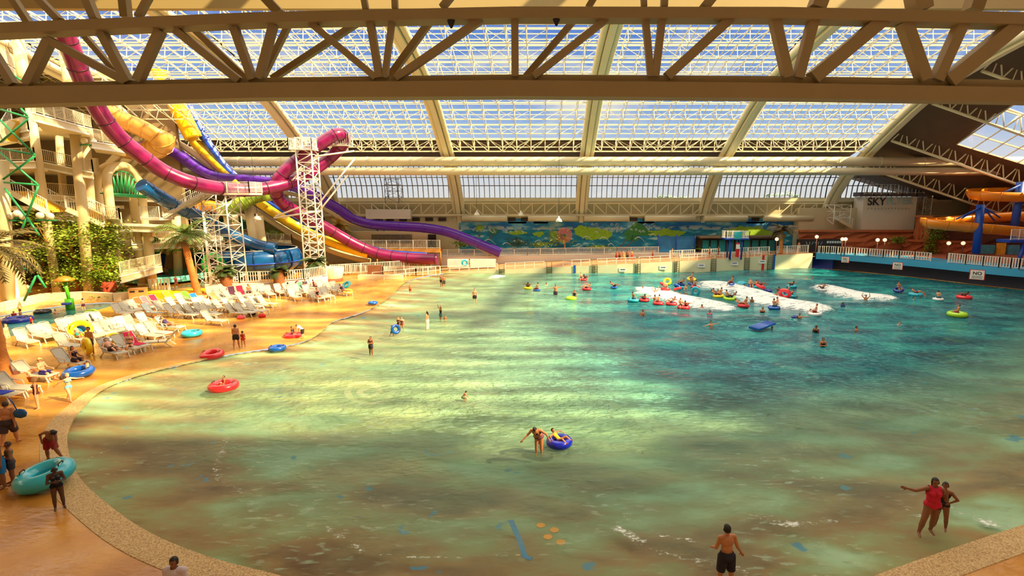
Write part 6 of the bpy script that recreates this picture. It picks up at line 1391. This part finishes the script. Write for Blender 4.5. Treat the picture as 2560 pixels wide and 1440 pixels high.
tube(230, 862, 46, 'yellow', 'upright yellow tube held by the boy', tilt=(PI/2, 0, -.6), pos=G(231, 886)+V(0, -.3, .62), r=.2)
tube(200, 824, 52, 'yellow', 'yellow tube leaning on the loungers behind the boy', tilt=(.9, .2, .5), z=.8, r=.2)
tube(281, 845, 36, 'yellow', 'yellow tube half hidden between loungers', tilt=(.5, 0, .3), z=.7, r=.2)
tube(263, 852, 30, 'white', 'white and blue tube on the lounger beside the lying man', tilt=(.3, 0, 0), z=.8, r=.2)
tube(866, 712, 24, 'cyan', 'turquoise tube tilted on the last loungers by the ledge', tilt=(.7, 0, -.5), z=.7, r=.2)
tube(870, 729, 24, 'yellow', 'yellow tube beside the last loungers by the ledge', tilt=(.3, 0, .3), z=.4, r=.2)
tube(44, 800, 62, 'navy', 'blue tube floating in the paddling pool', z=.05, r=.18)
tube(106, 779, 36, 'black', 'black tube floating in the paddling pool', z=.05, r=.2)
tube(1162, 657, 17, 'cyan', 'turquoise ring held on the ramp above the shallow end', tilt=(PI/2, 0, .3), pos=P(1162, 657, 69.7), r=.2)
POOL_T = [(1668, 706, 22, 'yellow', 'yellow tube tipping up on the first breaker', (.9, 0, -.5), 0), (1729, 698, 24, 'yellow', 'yellow tube at the back of the crowd', (.2, 0, 0), 1), (1703, 706, 18, 'navy', 'navy tube left at the back of the crowd', (.2, .1, 0), 1), (1729, 706, 19, 'blue', 'blue tube below the back yellow tube', (.2, 0, 0), 1),
  (1659, 717, 22, 'red', 'red tube climbing the first breaker', (.5, .3, 0), 0), (1694, 721, 22, 'blue', 'blue tube on foam in the crowd centre', (.5, .3, 0), 0), (1707, 717, 14, 'cyan', 'small turquoise tube in the crowd centre', (.2, 0, 0), 0), (1738, 717, 22, 'red', 'red tube behind the upright turquoise ring', (.1, 0, 0), 1), (1739, 733, 24, 'cyan', 'upright turquoise ring in the crowd', (1.45, .2, .1), 0),
  (1663, 730, 25, 'red', 'red tube in the foam, left centre', (.2, -.1, 0), 1), (1693, 730, 21, 'red', 'red tube in the foam, right centre', (.3, .3, 0), 0), (1583, 750, 29, 'cyan', 'turquoise mat at the left end of the front row', (0, 0, 0), 1), (1610, 749, 27, 'red', 'red tube leftmost in the front row', (0, 0, 0), 1), (1646, 756, 28, 'red', 'second red tube of the front row', (0, 0, 0), 1), (1679, 757, 29, 'red', 'third red tube of the front row', (0, 0, 0), 1), (1709, 767, 33, 'red', 'lowest red tube of the front row', (0, 0, 0), 2),
  (1796, 739, 28, 'yellow', 'yellow tube with several riders', (.1, 0, 0), 2), (1824, 744, 31, 'lime', 'lime tube beside the yellow riders', (.1, .1, 0), 2), (1853, 711, 23, 'cyan', 'turquoise tube behind the second breaker', (.1, 0, 0), 0), (1828, 723, 16, 'blue', 'blue tube on the second breaker crest', (.4, 0, 0), 1), (1887, 717, 24, 'cyan', 'turquoise tube right behind the second breaker', (.1, 0, 0), 1), (1875, 724, 16, 'blue', 'blue tube in the foam behind the red one', (.2, 0, 0), 1), (1900, 729, 26, 'red', 'red tube sliding down the second breaker', (.3, .3, 0), 1), (1919, 727, 22, 'navy', 'navy tube on the second breaker', (.2, .1, 0), 0),
  (1979, 717, 25, 'cyan', 'turquoise tube with rider at the far side', (0, 0, 0), 1), (1971, 729, 23, 'navy', 'navy tube above the red tilted one', (.1, 0, 0), 1), (1976, 740, 28, 'cyan', 'turquoise tube right of the tilted red one', (.15, .1, 0), 1), (1961, 744, 31, 'red', 'red tube tilted steeply beside the standing man', (.9, .6, .2), 0), (1858, 764, 30, 'red', 'red tube below the second breaker', (.1, .1, 0), 2), (1935, 771, 30, 'blue', 'blue tube below the standing man', (0, 0, 0), 1),
  (1320, 719, 21, 'yellow', 'yellow tube alone in the shallow middle', (0, 0, 0), 1), (1343, 724, 16, 'blue', 'blue tube next to the lone yellow tube', (0, 0, 0), 1), (1467, 721, 23, 'red', 'red tube behind the lime tube', (0, 0, 0), 1), (1458, 698, 22, 'red', 'pinkish red tube close to the pool wall', (0, 0, 0), 2), (1535, 716, 17, 'blue', 'blue tube left of the first breaker', (0, 0, 0), 1), (1428, 746, 28, 'lime', 'lime tube in the middle of the pool', (0, 0, 0), 0),
  (1986, 796, 16, 'navy', 'navy float under the arm of a swimmer', (.2, 0, 0), 0), (2038, 786, 33, 'white', 'white ring with two swimmers', (.1, 0, 0), 1), (2056, 724, 22, 'white', 'white board at the tip of the third breaker', (.1, 0, 0), 1), (2246, 726, 24, 'navy', 'navy tube right of the third breaker', (.4, 0, 0), 1), (2289, 737, 32, 'cyan', 'turquoise mat to the right of the navy tube', (0, 0, 0), 1), (2345, 749, 24, 'white', 'white mat with a rider in the right pool', (0, 0, 0), 1), (2410, 745, 34, 'red', 'red tube farthest right in the pool', (0, 0, 0), 1), (2393, 786, 44, 'lime', 'big lime tube in the right pool', (0, 0, 0), 1)]
sk_ = ['tan', 'fair', 'brown', 'tan']; hr_ = ['black', 'brown', 'black']
for k, (x, y, w_, c, lb, tl, riders) in enumerate(POOL_T):
    o, s = tube(x, y, w_, c, lb, tilt=(tl[0], tl[1], tl[2]+.3*k), hz=.12 if max(abs(tl[0]), abs(tl[1])) < .3 else .35, r=.2)
    for q in range(riders):
        nm = lb.split(',')[0]
        pp = o.location+V((q-.5)*.55 if riders > 1 else 0, .15*q, .1)
        person(pp, rd(60*k+150*q), 'dark haired rider %s the %s' % (['in' if riders == 1 else 'on the left of', 'on the right of'][q], lb.replace(' with rider', '').replace(' with several riders', ' full of riders')), h=1.5, pose=['tube', 'sit'][(k+q) % 2], anchor='seat', skin=sk_[(k+q) % 4], hair=hr_[k % 3], wear=[('trunks', [(40, 40, 60), (120, 30, 40), (40, 80, 110)][k % 3])], vox=.03)
# swimmers standing or floating: (x, top, waterline, pose)
SW = [(1606, 775, 791, 'folded', 'boy standing waist deep, lowest left of the crowd'), (1638, 725, 736, 'armsup', 'swimmer with arm out in the first foam'), (1637, 733, 753, 'armsout', 'man in black trunks standing over the red front row'), (1655, 703, 712, 'stand', 'swimmer left of the tipping yellow tube'), (1607, 716, 722, 'stand', 'swimmer leftmost near the first breaker tip'),
  (1714, 709, 722, 'folded', 'sunlit bare backed swimmer in the crowd centre'), (1709, 738, 746, 'armsup', 'child swimmer in the foam below the crowd'), (1755, 758, 768, 'armsout', 'swimmer stretching arms right of the red front row'), (1774, 776, 789, 'stand', 'swimmer in pink top below the breakers'), (1777, 801, 824, 'armsout', 'swimmer with both arms stretched wide'), (1783, 719, 732, 'stand', 'sunlit swimmer left of the yellow riders'), (1795, 722, 734, 'stand', 'sunlit swimmer just behind the yellow riders'), (1873, 707, 714, 'stand', 'head of a swimmer behind the second breaker'), (1862, 720, 726, 'stand', 'swimmer between the blue tubes on the crest'),
  (1880, 738, 753, 'folded', 'bare chested swimmer in front of the second breaker'), (1906, 766, 782, 'stand', 'woman in dark swimsuit left of the blue tube'), (1939, 734, 744, 'stand', 'swimmer behind the standing man'), (1943, 741, 762, 'folded', 'man standing with black trunks below the tilted red tube'), (1947, 714, 726, 'stand', 'swimmer between the breakers and the pool corner'), (1993, 737, 744, 'stand', 'head of a swimmer right of the turquoise tube'), (1998, 784, 800, 'armsout', 'swimmer holding the navy float'), (2026, 774, 784, 'stand', 'swimmer behind the white ring'),
  (2039, 812, 833, 'stand', 'long haired woman standing chest deep'), (2057, 842, 867, 'folded', 'woman in black swimsuit nearest in the right pool'), (2141, 812, 827, 'stand', 'dark haired swimmer in the open right pool'), (2249, 799, 809, 'stand', 'lone red faced swimmer in the right pool'), (2107, 754, 767, 'stand', 'girl in blue below the third breaker'), (2164, 735, 751, 'armsup', 'swimmer raising one arm in the third breaker'), (2312, 727, 735, 'stand', 'head of a swimmer right of the turquoise mat'), (2284, 741, 749, 'stand', 'head of a swimmer below the turquoise mat'), (2302, 739, 745, 'stand', 'head of a swimmer touching the turquoise mat'), (1366, 705, 712, 'stand', 'head of a swimmer above the lone yellow tube'), (1930, 815, 824, 'stand', 'swimmer clinging to the blue air mattress'), (2030, 697, 703, 'stand', 'swimmer at the far side near the pool corner')]
for k, (x, a, b_, ps, lb) in enumerate(SW):
    hv = vis_h(x, a, b_); hh = 1.62; p = G(x, b_); wz = water_z(p.x, p.y)
    person((p.x, p.y, wz-max(0, hh-hv)), PI+rd(37*k % 90-45), lb, h=hh, pose=ps, skin=sk_[k % 4], hair=hr_[k % 3], female='woman' in lb, long_hair='woman' in lb or 'girl' in lb, wear=[('suit', (30, 26, 34))] if 'woman' in lb else [('shirt', (50, 70, 130))] if 'girl' in lb else [('shirt', (220, 120, 140))] if 'pink' in lb else [('trunks', BK)], vox=.024)
o = G(1905, 822, .1); t = empty('air_mattress', (o.x, o.y, water_z(o.x, o.y)+.18), .5, 'blue air mattress tilted by a swimmer', 'air mattress'); mb = MB()
for i in range(5): mb.tube([(-.9, -.36+.18*i, 0), (.9, -.36+.18*i, .25)], .1, 8)
mb.build('air_cells', mat('vinyl_blue', TC['blue']), t)
o = G(230, 780); t = empty('foam_float', (o.x, o.y, .05), -.3, 'lime green foam float on the paddling pool edge', 'float'); MB().tube([(-.7, 0, 0), (0, .25, .05), (.7, 0, 0), (.4, -.3, 0), (-.4, -.3, 0)], .1, 8).build('foam', mat('vinyl_lime', TC['lime']), t)
o = P(50, 1032, G(40, 1112).y+.1); t = empty('shoulder_bag', o, label='blue shoulder bag on the big man at the left edge', cat='bag'); MB().lathe([(.02, -.22), (.16, -.16), (.2, 0), (.14, .12), (.02, .16)], (0, 0, 0), 14, sx=1.3, sy=.6).build('pouch', mat('bag_blue', (10, 80, 140), .6), t); MB().tube([(-.1, 0, .1), (-.2, -.02, .45), (-.35, 0, .6)], .02, 6).build('strap', M_blue, t)
# ================================================================ SUN LOUNGERS
M_lg = mat('lounger_plastic', (212, 204, 184), .35, .03, 3); M_sling = mat('lounger_sling', (186, 178, 158), .55, .05, 30, .2, 60)
def lounger_mesh():
    t = empty('sun_lounger', (0, 0, 0), label='x', cat='sun lounger')
    for n_m in ('frame',):
        mb = MB()
        for s in (-.31, .31): mb.beam((-.35, s, .36), (1.05, s, .36), .05, .07)
        mb.beam((1.05, -.33, .36), (1.05, .33, .36), .05, .07); mb.beam((-.35, -.33, .36), (-.35, .33, .36), .05, .07); mb.build('frame', M_lg, t)
    MB().box((.36, 0, .385), (1.36, .56, .025)).build('seat', M_sling, t)
    mb = MB(); a = Vector((-.3, 0, .38)); b = Vector((-.83, 0, 1.04))
    for s in (-.3, .3): mb.beam(a+Vector((0, s, 0)), b+Vector((0, s, 0)), .045, .05)
    mb.tube([b+Vector((0, -.3, 0)), b+Vector((-.04, -.15, .05)), b+Vector((-.04, .15, .05)), b+Vector((0, .3, 0))], .03, 6)
    u = (b-a).normalized(); n = Vector((-u.z, 0, u.x)); vs = [a+Vector((0, s, 0))+n*o for o in (.0, .02) for s in (-.28, .28)]+[b+Vector((0, s, 0))+n*o for o in (.0, .02) for s in (-.28, .28)]
    mb.add(vs, [(0, 1, 5, 4), (2, 6, 7, 3), (0, 4, 6, 2), (1, 3, 7, 5)]); mb.build('backrest', M_sling, t)
    for s in (-.33, .33):
        MB().tube([(-.62, s, .68), (-.35, s, .64), (.05, s, .6), (.12, s, .5), (.1, s, .37)], .028, 6).build('armrest', M_lg, t)
        MB().beam((.95, s, .36), (1.08, s, 0), .06, .05).build('leg', M_lg, t); MB().beam((-.2, s, .36), (-.62, s, 0), .06, .05).build('leg', M_lg, t)
    return t
LG = lounger_mesh(); used_l = [False]
ORD = ['first', 'second', 'third', 'fourth', 'fifth', 'sixth', 'seventh', 'eighth', 'ninth', 'tenth', 'eleventh', 'twelfth', 'thirteenth', 'fourteenth', 'fifteenth', 'sixteenth']
LPOS = {}
def row(name, pts, ang, group, jit=6):
    pts = sorted(pts)
    for k, (x, y) in enumerate(pts):
        p = G(x, y); lb = 'white sun lounger, %s from the left in %s' % (ORD[k], name)
        o = LG if not used_l[0] else copy_tree(LG); used_l[0] = True; o['label'] = lb; o['group'] = group
        o.location = (p.x, p.y, 0); o.rotation_euler = (0, 0, rd(ang+random.uniform(-jit, jit))); LPOS[(x, y)] = o
random.seed(11)
row('the back row along the pale wall', [(528, 744), (544, 742), (562, 738), (583, 746), (604, 744), (622, 741), (638, 740), (658, 738), (674, 742), (700, 738)], -50, 'sun loungers by the pale wall')
row('the tight cluster below the pineapple palms', [(722, 736), (734, 742), (748, 738), (760, 733), (772, 741), (736, 750), (790, 752), (804, 749), (818, 746), (776, 726), (790, 722), (806, 728)], -40, 'sun loungers below the pineapple palms')
row('the last group by the sandy ledge', [(832, 733), (844, 730), (858, 738)], -30, 'sun loungers by the sandy ledge')
row('the upper sunlit row beside the litter bin', [(306, 792), (324, 786), (343, 782), (360, 776), (378, 772), (398, 768), (432, 758), (462, 764), (478, 758), (500, 764), (548, 762), (562, 757), (582, 756), (614, 760)], -18, 'sun loungers in the upper middle block')
row('the central double block under the tall palm', [(384, 792), (412, 784), (440, 774), (472, 778), (505, 776), (522, 770), (536, 779), (558, 780), (580, 776), (600, 782), (626, 775), (646, 769), (666, 768)], -14, 'sun loungers in the central block')
row('the central block rows closest to the water', [(440, 792), (466, 796), (490, 793), (512, 790), (526, 794), (534, 812), (592, 792), (612, 790), (640, 786)], -14, 'sun loungers in the central block')
row('the rear row beside the paddling pool', [(66, 864), (104, 852), (130, 845), (168, 836), (192, 829), (216, 823), (238, 818), (258, 816)], -24, 'sun loungers beside the paddling pool')
row('the row behind the yellow tube boy', [(198, 858), (226, 850), (258, 845), (282, 838), (298, 834), (316, 830), (338, 824), (368, 818)], -20, 'sun loungers behind the boy with the yellow tube')
row('the front row beside the turquoise tube', [(346, 846), (372, 850), (396, 842), (424, 828)], -14, 'sun loungers in front by the turquoise tube')
row('the front row with lying bathers', [(172, 876), (282, 892), (318, 880), (342, 874)], -20, 'sun loungers with bathers at the front')
row('the near left group by the potted palm', [(12, 938), (44, 948), (88, 952), (40, 985), (-2, 1000), (176, 918)], -8, 'sun loungers at the near left')
o = LPOS[(396, 842)]; 
# one turned the other way
p = G(408, 866); x = copy_tree(LG, (p.x, p.y, 0), rd(195), 'white sun lounger turned with its back toward the pool', 'sun loungers in front by the turquoise tube')
# towels and things on loungers
def towel(px, py, c, label, L_=1.5, dx=0):
    o = LPOS[(px, py)]; t = link('towel', None, None, o.location.copy(), 0, None, label, 'towel'); t.rotation_euler = o.rotation_euler; mb = MB(); W = .27
    pts = [(-.86, 1.10), (-.8, 1.06), (-.31, .425), (-.1, .42), (.35, .42), (-.86+L_, .42 if L_ > .6 else .43)]
    if L_ < 1: pts = pts[:4]
    vs = [(x, s*W+.01*math.sin(x*9), z+.006*math.sin(x*14+s)) for x, z in pts for s in (-1, -.3, .4, 1)]+[(x, s*W, z-.012) for x, z in pts for s in (-1, -.3, .4, 1)]
    n = len(pts); f = [(4*i+j, 4*i+j+1, 4*i+j+5, 4*i+j+4) for i in range(n-1) for j in range(3)]
    mb.add(vs, f+[tuple(q+4*n for q in g)[::-1] for g in f], True); mb.build('cloth', mat('towel_%d_%d_%d' % c, c, .9, .3, 6), t)
for a in [(360, 776, (206, 84, 40), 'orange towel over a lounger left of the mauve one'), (378, 772, (150, 100, 110), 'mauve towel over a lounger behind the striped one'), (384, 792, (200, 210, 200), 'pale striped towel over a lounger in front of the mauve one', 1.5), (398, 768, (210, 30, 70), 'crimson towel over the lounger right of the mauve one', .5), (432, 758, (200, 220, 40), 'lime towel on the lounger back beside the crimson one', .5), (478, 758, (120, 170, 50), 'green patterned towel over a lounger left of the palm', .5), (500, 764, (20, 110, 180), 'blue towel over the lounger at the palm foot', .5),
          (583, 746, (80, 36, 60), 'dark plum towel over a back row lounger'), (604, 744, (200, 24, 60), 'red towel with white print over a back row lounger'), (342, 874, (206, 16, 70), 'crimson towel spread on a front lounger beside the seated woman', 1.5), (226, 850, (30, 120, 170), 'blue towel hung over the lounger behind the boy', .5), (316, 830, (240, 244, 250), 'bright white towel over a lounger in the middle row', .5), (-2, 1000, (30, 50, 170), 'royal blue towel on the lounger cut by the left edge', 1.5), (760, 733, (90, 130, 110), 'dark striped towel in the cluster below the palms', .5), (548, 762, (220, 130, 80), 'peach towel over a lounger right of the palm', .5)]: towel(*a)
# loungers' bathers
def on_l(k, pose, label, rzo=0, z=.42, dx=0, **kw):
    o = LPOS[k]; a = o.rotation_euler.z; d = Vector((math.cos(a), math.sin(a), 0))*dx; person(o.location+Vector((0, 0, z))+d, a-PI/2+rzo, label, pose=pose, anchor='seat', **kw)
on_l((88, 952), 'sit', 'shirtless man in yellow cap and blue shorts sitting on a lounger', dx=.5, skin='fair', hair='brown', wear=[('shorts', (50, 40, 130))], hat=(236, 206, 120), vox=.014, fingers=True)
on_l((176, 918), 'sit', 'woman in black leaning forward on a lounger', dx=.4, skin='tan', hair='black', wear=[('suit', (36, 20, 34)), ('shorts', (40, 24, 40))], female=True, long_hair=True, vox=.016)
o = G(222, 938); person((o.x, o.y, 0), PI*.5, 'toddler standing by the blue tube of the seated woman', h=.85, child=True, skin='tan', hair='brown', wear=[('suit', (150, 190, 190))], vox=.016)
on_l((424, 828), 'recline', 'woman in dark swimsuit reclining beside the turquoise tube', dx=-.1, skin='tan', hair='brown', wear=[('suit', (60, 44, 100))], female=True, vox=.018)
on_l((282, 892), 'recline', 'shirtless man in grey shorts lying on a front lounger', dx=-.1, skin='fair', hair='brown', wear=[('shorts', (70, 50, 60))], vox=.018)
on_l((318, 880), 'sit', 'blond woman in black bikini sitting on a front lounger', dx=.3, rzo=-.7, skin='fair', hair='blond', wear=[('top', BK), ('briefs', BK)], female=True, long_hair=True, vox=.018)
on_l((198, 858), 'recline', 'child lying on a green towel left of the boy with yellow tube', dx=0, h=1.1, child=True, skin='tan', hair='brown', wear=[('suit', (40, 150, 140))])
on_l((622, 741), 'sit', 'shirtless man sitting in the back row by the red towel', dx=.2, skin='tan', hair='brown', wear=[('shorts', (90, 80, 90))])
on_l((790, 752), 'sit', 'woman in black swimsuit sitting on an end lounger of the cluster', dx=.3, skin='fair', hair='brown', wear=[('suit', BK)], female=True)
on_l((858, 738), 'recline', 'woman in dark clothes reclining on the very last lounger', skin='tan', hair='black', wear=[('suit', (50, 30, 60))], female=True)
on_l((722, 736), 'sit', 'bare backed man sitting at the left of the palm cluster', skin='pink', hair='black', rzo=2.4, wear=[('trunks', (70, 50, 90))])
for k, (x, y, c) in enumerate([(745, 716, (150, 30, 40)), (754, 712, (180, 40, 50)), (765, 716, (60, 60, 80)), (774, 711, (50, 90, 80)), (786, 716, (200, 30, 40)), (762, 722, (220, 60, 60))]):
    o = G(x, y+10); person((o.x, o.y, .4), PI+.5*k, 'bather seated among bags beside the white pedestal, %s' % ['leftmost, in dark red', 'second, in red', 'third, in navy', 'fourth, in green', 'rightmost, in bright red', 'front one, in coral'][k], h=1.55, pose='sit', anchor='seat', skin=['tan', 'brown'][k % 2], wear=[('shirt', c)], vox=.028)
    MB().box((o.x, o.y+.1, .19), (.5, .5, .37)).build('stool', M_lg, label='small white stool under a bather beside the white pedestal', cat='stool', group='stools of the bathers beside the pedestal')
for x, y, c, lb in [(655, 789, (214, 40, 40), 'red bag on the deck at the front of the central block'), (602, 793, (206, 60, 80), 'pink bag under the front loungers'), (630, 783, (40, 36, 60), 'dark backpack on a front lounger')]:
    o = G(x, y, .15); t = empty('beach_bag', o, .3, lb, 'bag'); MB().lathe([(.02, -.14), (.26, -.13), (.3, 0), (.2, .14), (.03, .17)], (0, 0, 0), 14, sy=.65).build('pouch', mat('bag_%d' % x, c, .7), t); MB().tube([(-.15, 0, .12), (-.08, 0, .26), (.08, 0, .26), (.15, 0, .12)], .015, 6).build('strap', M_dark, t)
# ================================================================ LIGHT
SUN = Vector((-.94, .34, 0)).normalized()*math.cos(R(40))+Vector((0, 0, -math.sin(R(40))))
sl = bpy.data.lights.new('sun', 'SUN'); sl.energy = 14.0; sl.angle = R(1.6); sl.color = (1, .77, .40)
so = bpy.data.objects.new('sun', sl); COL.objects.link(so); so.rotation_euler = SUN.to_track_quat('-Z', 'Y').to_euler()
w = bpy.data.worlds.new('sky'); SC.world = w; w.use_nodes = True; nt = w.node_tree; N = nt.nodes; L = nt.links; N.clear()
out = N.new('ShaderNodeOutputWorld'); bg = N.new('ShaderNodeBackground'); tc = N.new('ShaderNodeTexCoord'); sep = N.new('ShaderNodeSeparateXYZ'); L.new(tc.outputs['Generated'], sep.inputs[0])
el = sep.outputs['Z']
base = ramp(el, [(.0, (246, 246, 240)), (.06, (232, 240, 248)), (.13, (158, 196, 244)), (.3, (84, 140, 228)), (.6, (110, 160, 220))])
mpn = N.new('ShaderNodeMapping'); mpn.inputs['Scale'].default_value = (2.2, 2.2, 6); L.new(tc.outputs['Generated'], mpn.inputs[0])
cn = N.new('ShaderNodeTexNoise'); cn.inputs['Scale'].default_value = 2.0; cn.inputs['Detail'].default_value = 7; L.new(mpn.outputs[0], cn.inputs['Vector'])
cm = ramp(cn.outputs['Fac'], [(.55, g4(0)), (.72, g4(1))])
skyc = mixc(cm, base, (250, 248, 240))
zen = ramp(el, [(.35, g4(1)), (.6, g4(1))])
dn = N.new('ShaderNodeVectorMath'); dn.operation = 'DOT_PRODUCT'; L.new(tc.outputs['Generated'], dn.inputs[0]); dn.inputs[1].default_value = -SUN
glow = mth('POWER', mth('MAXIMUM', dn.outputs['Value'], 0.0), 3.0)
st = mth('ADD', mth('MULTIPLY', ramp(el, [(.32, g4(0)), (.55, g4(1))]), 2.6), .74)  # overhead sky, out of view, boosted to brighten the hall inside
skyc = mixc(ramp(el, [(.32, g4(0)), (.55, g4(.85))]), skyc, (255, 240, 212))
b1 = N.new('ShaderNodeBackground'); L.new(skyc, b1.inputs[0]); L.new(st, b1.inputs[1])
b2 = N.new('ShaderNodeBackground'); b2.inputs[0].default_value = (1, .74, .42, 1); L.new(mth('MULTIPLY', glow, .9), b2.inputs[1])  # broad warm lobe round the sun, added for soft fill
ad = N.new('ShaderNodeAddShader'); L.new(b1.outputs[0], ad.inputs[0]); L.new(b2.outputs[0], ad.inputs[1]); L.new(ad.outputs[0], out.inputs[0])
# near roof, unseen: panels and glazed openings laid out to shape the sun patches
LIT_PX = [[(150, 1000), (330, 955), (640, 868), (820, 785), (1250, 782), (1500, 890), (1900, 1080), (1560, 1105), (1060, 1095), (640, 1045), (420, 1075), (230, 1050)],
          [(560, 850), (640, 770), (700, 745), (960, 750), (940, 775), (780, 850)],
          [(-300, 830), (-50, 760), (300, 735), (600, 730), (640, 770), (560, 830), (470, 870), (200, 860), (-300, 960)],
          [(0, 985), (60, 940), (330, 920), (330, 990), (260, 1020), (60, 1030)]]
LIT = [[(G(*p).x, G(*p).y) for p in poly] for poly in LIT_PX]
M_pan = mat('white_roof_panel', (214, 200, 160), .7, .08, .5)
YC = [34-1.9*j for j in range(25)]
opq = MB(); gl = MB(); bars = MB(); n_open = 0
XC = [-62+2.4*i for i in range(56)]
for j in range(len(YC)-1):
    y0, y1 = YC[j+1], YC[j]
    for x in XC:
        c = Vector((x+1.2, (y0+y1)/2, shell((y0+y1)/2))); t = c.z/-SUN.z; f = c+SUN*t
        lit = any(inside(f, q) for q in LIT) 
        q = [(x, y0, shell(y0)), (x+2.4, y0, shell(y0)), (x+2.4, y1, shell(y1)), (x, y1, shell(y1))]
        (gl if lit else opq).add(q, [(0, 1, 2, 3)]); n_open += lit
    bars.box((5.2, (y0+y1)/2, shell((y0+y1)/2)-.05), (134.4, .55, .2))  # unseen bars added to cut the sun patches into stripes
opq.build('ceiling_sun_mask', M_pan, kind='structure'); gl.build('window_30', M_glass, kind='structure'); bars.build('sun_stripe_bars', M_cream, kind='structure')
# bulkhead, side and back walls
MB().box((-2, 33.5, 23.6), (128, .4, 6.0)).build('wall_bulkhead', mat('bulkhead_cream', (176, 154, 104), .6, .05, .3), kind='structure')
wallbox('wall_left', -66.6, -66, -12, 84, 0, 28, M_beige)
wallbox('wall_near', -66, 62, -12.6, -12, 0, 28, M_beige)
SC.view_settings.view_transform = 'Standard'; SC.view_settings.look = 'None'; SC.view_settings.exposure = 0.18; SC.view_settings.gamma = 1.0
SC.cycles.use_denoising = True
SC.cycles.max_bounces = 6; SC.cycles.diffuse_bounces = 3; SC.cycles.transparent_max_bounces = 16; SC.cycles.caustics_reflective = False; SC.cycles.sample_clamp_indirect = 6
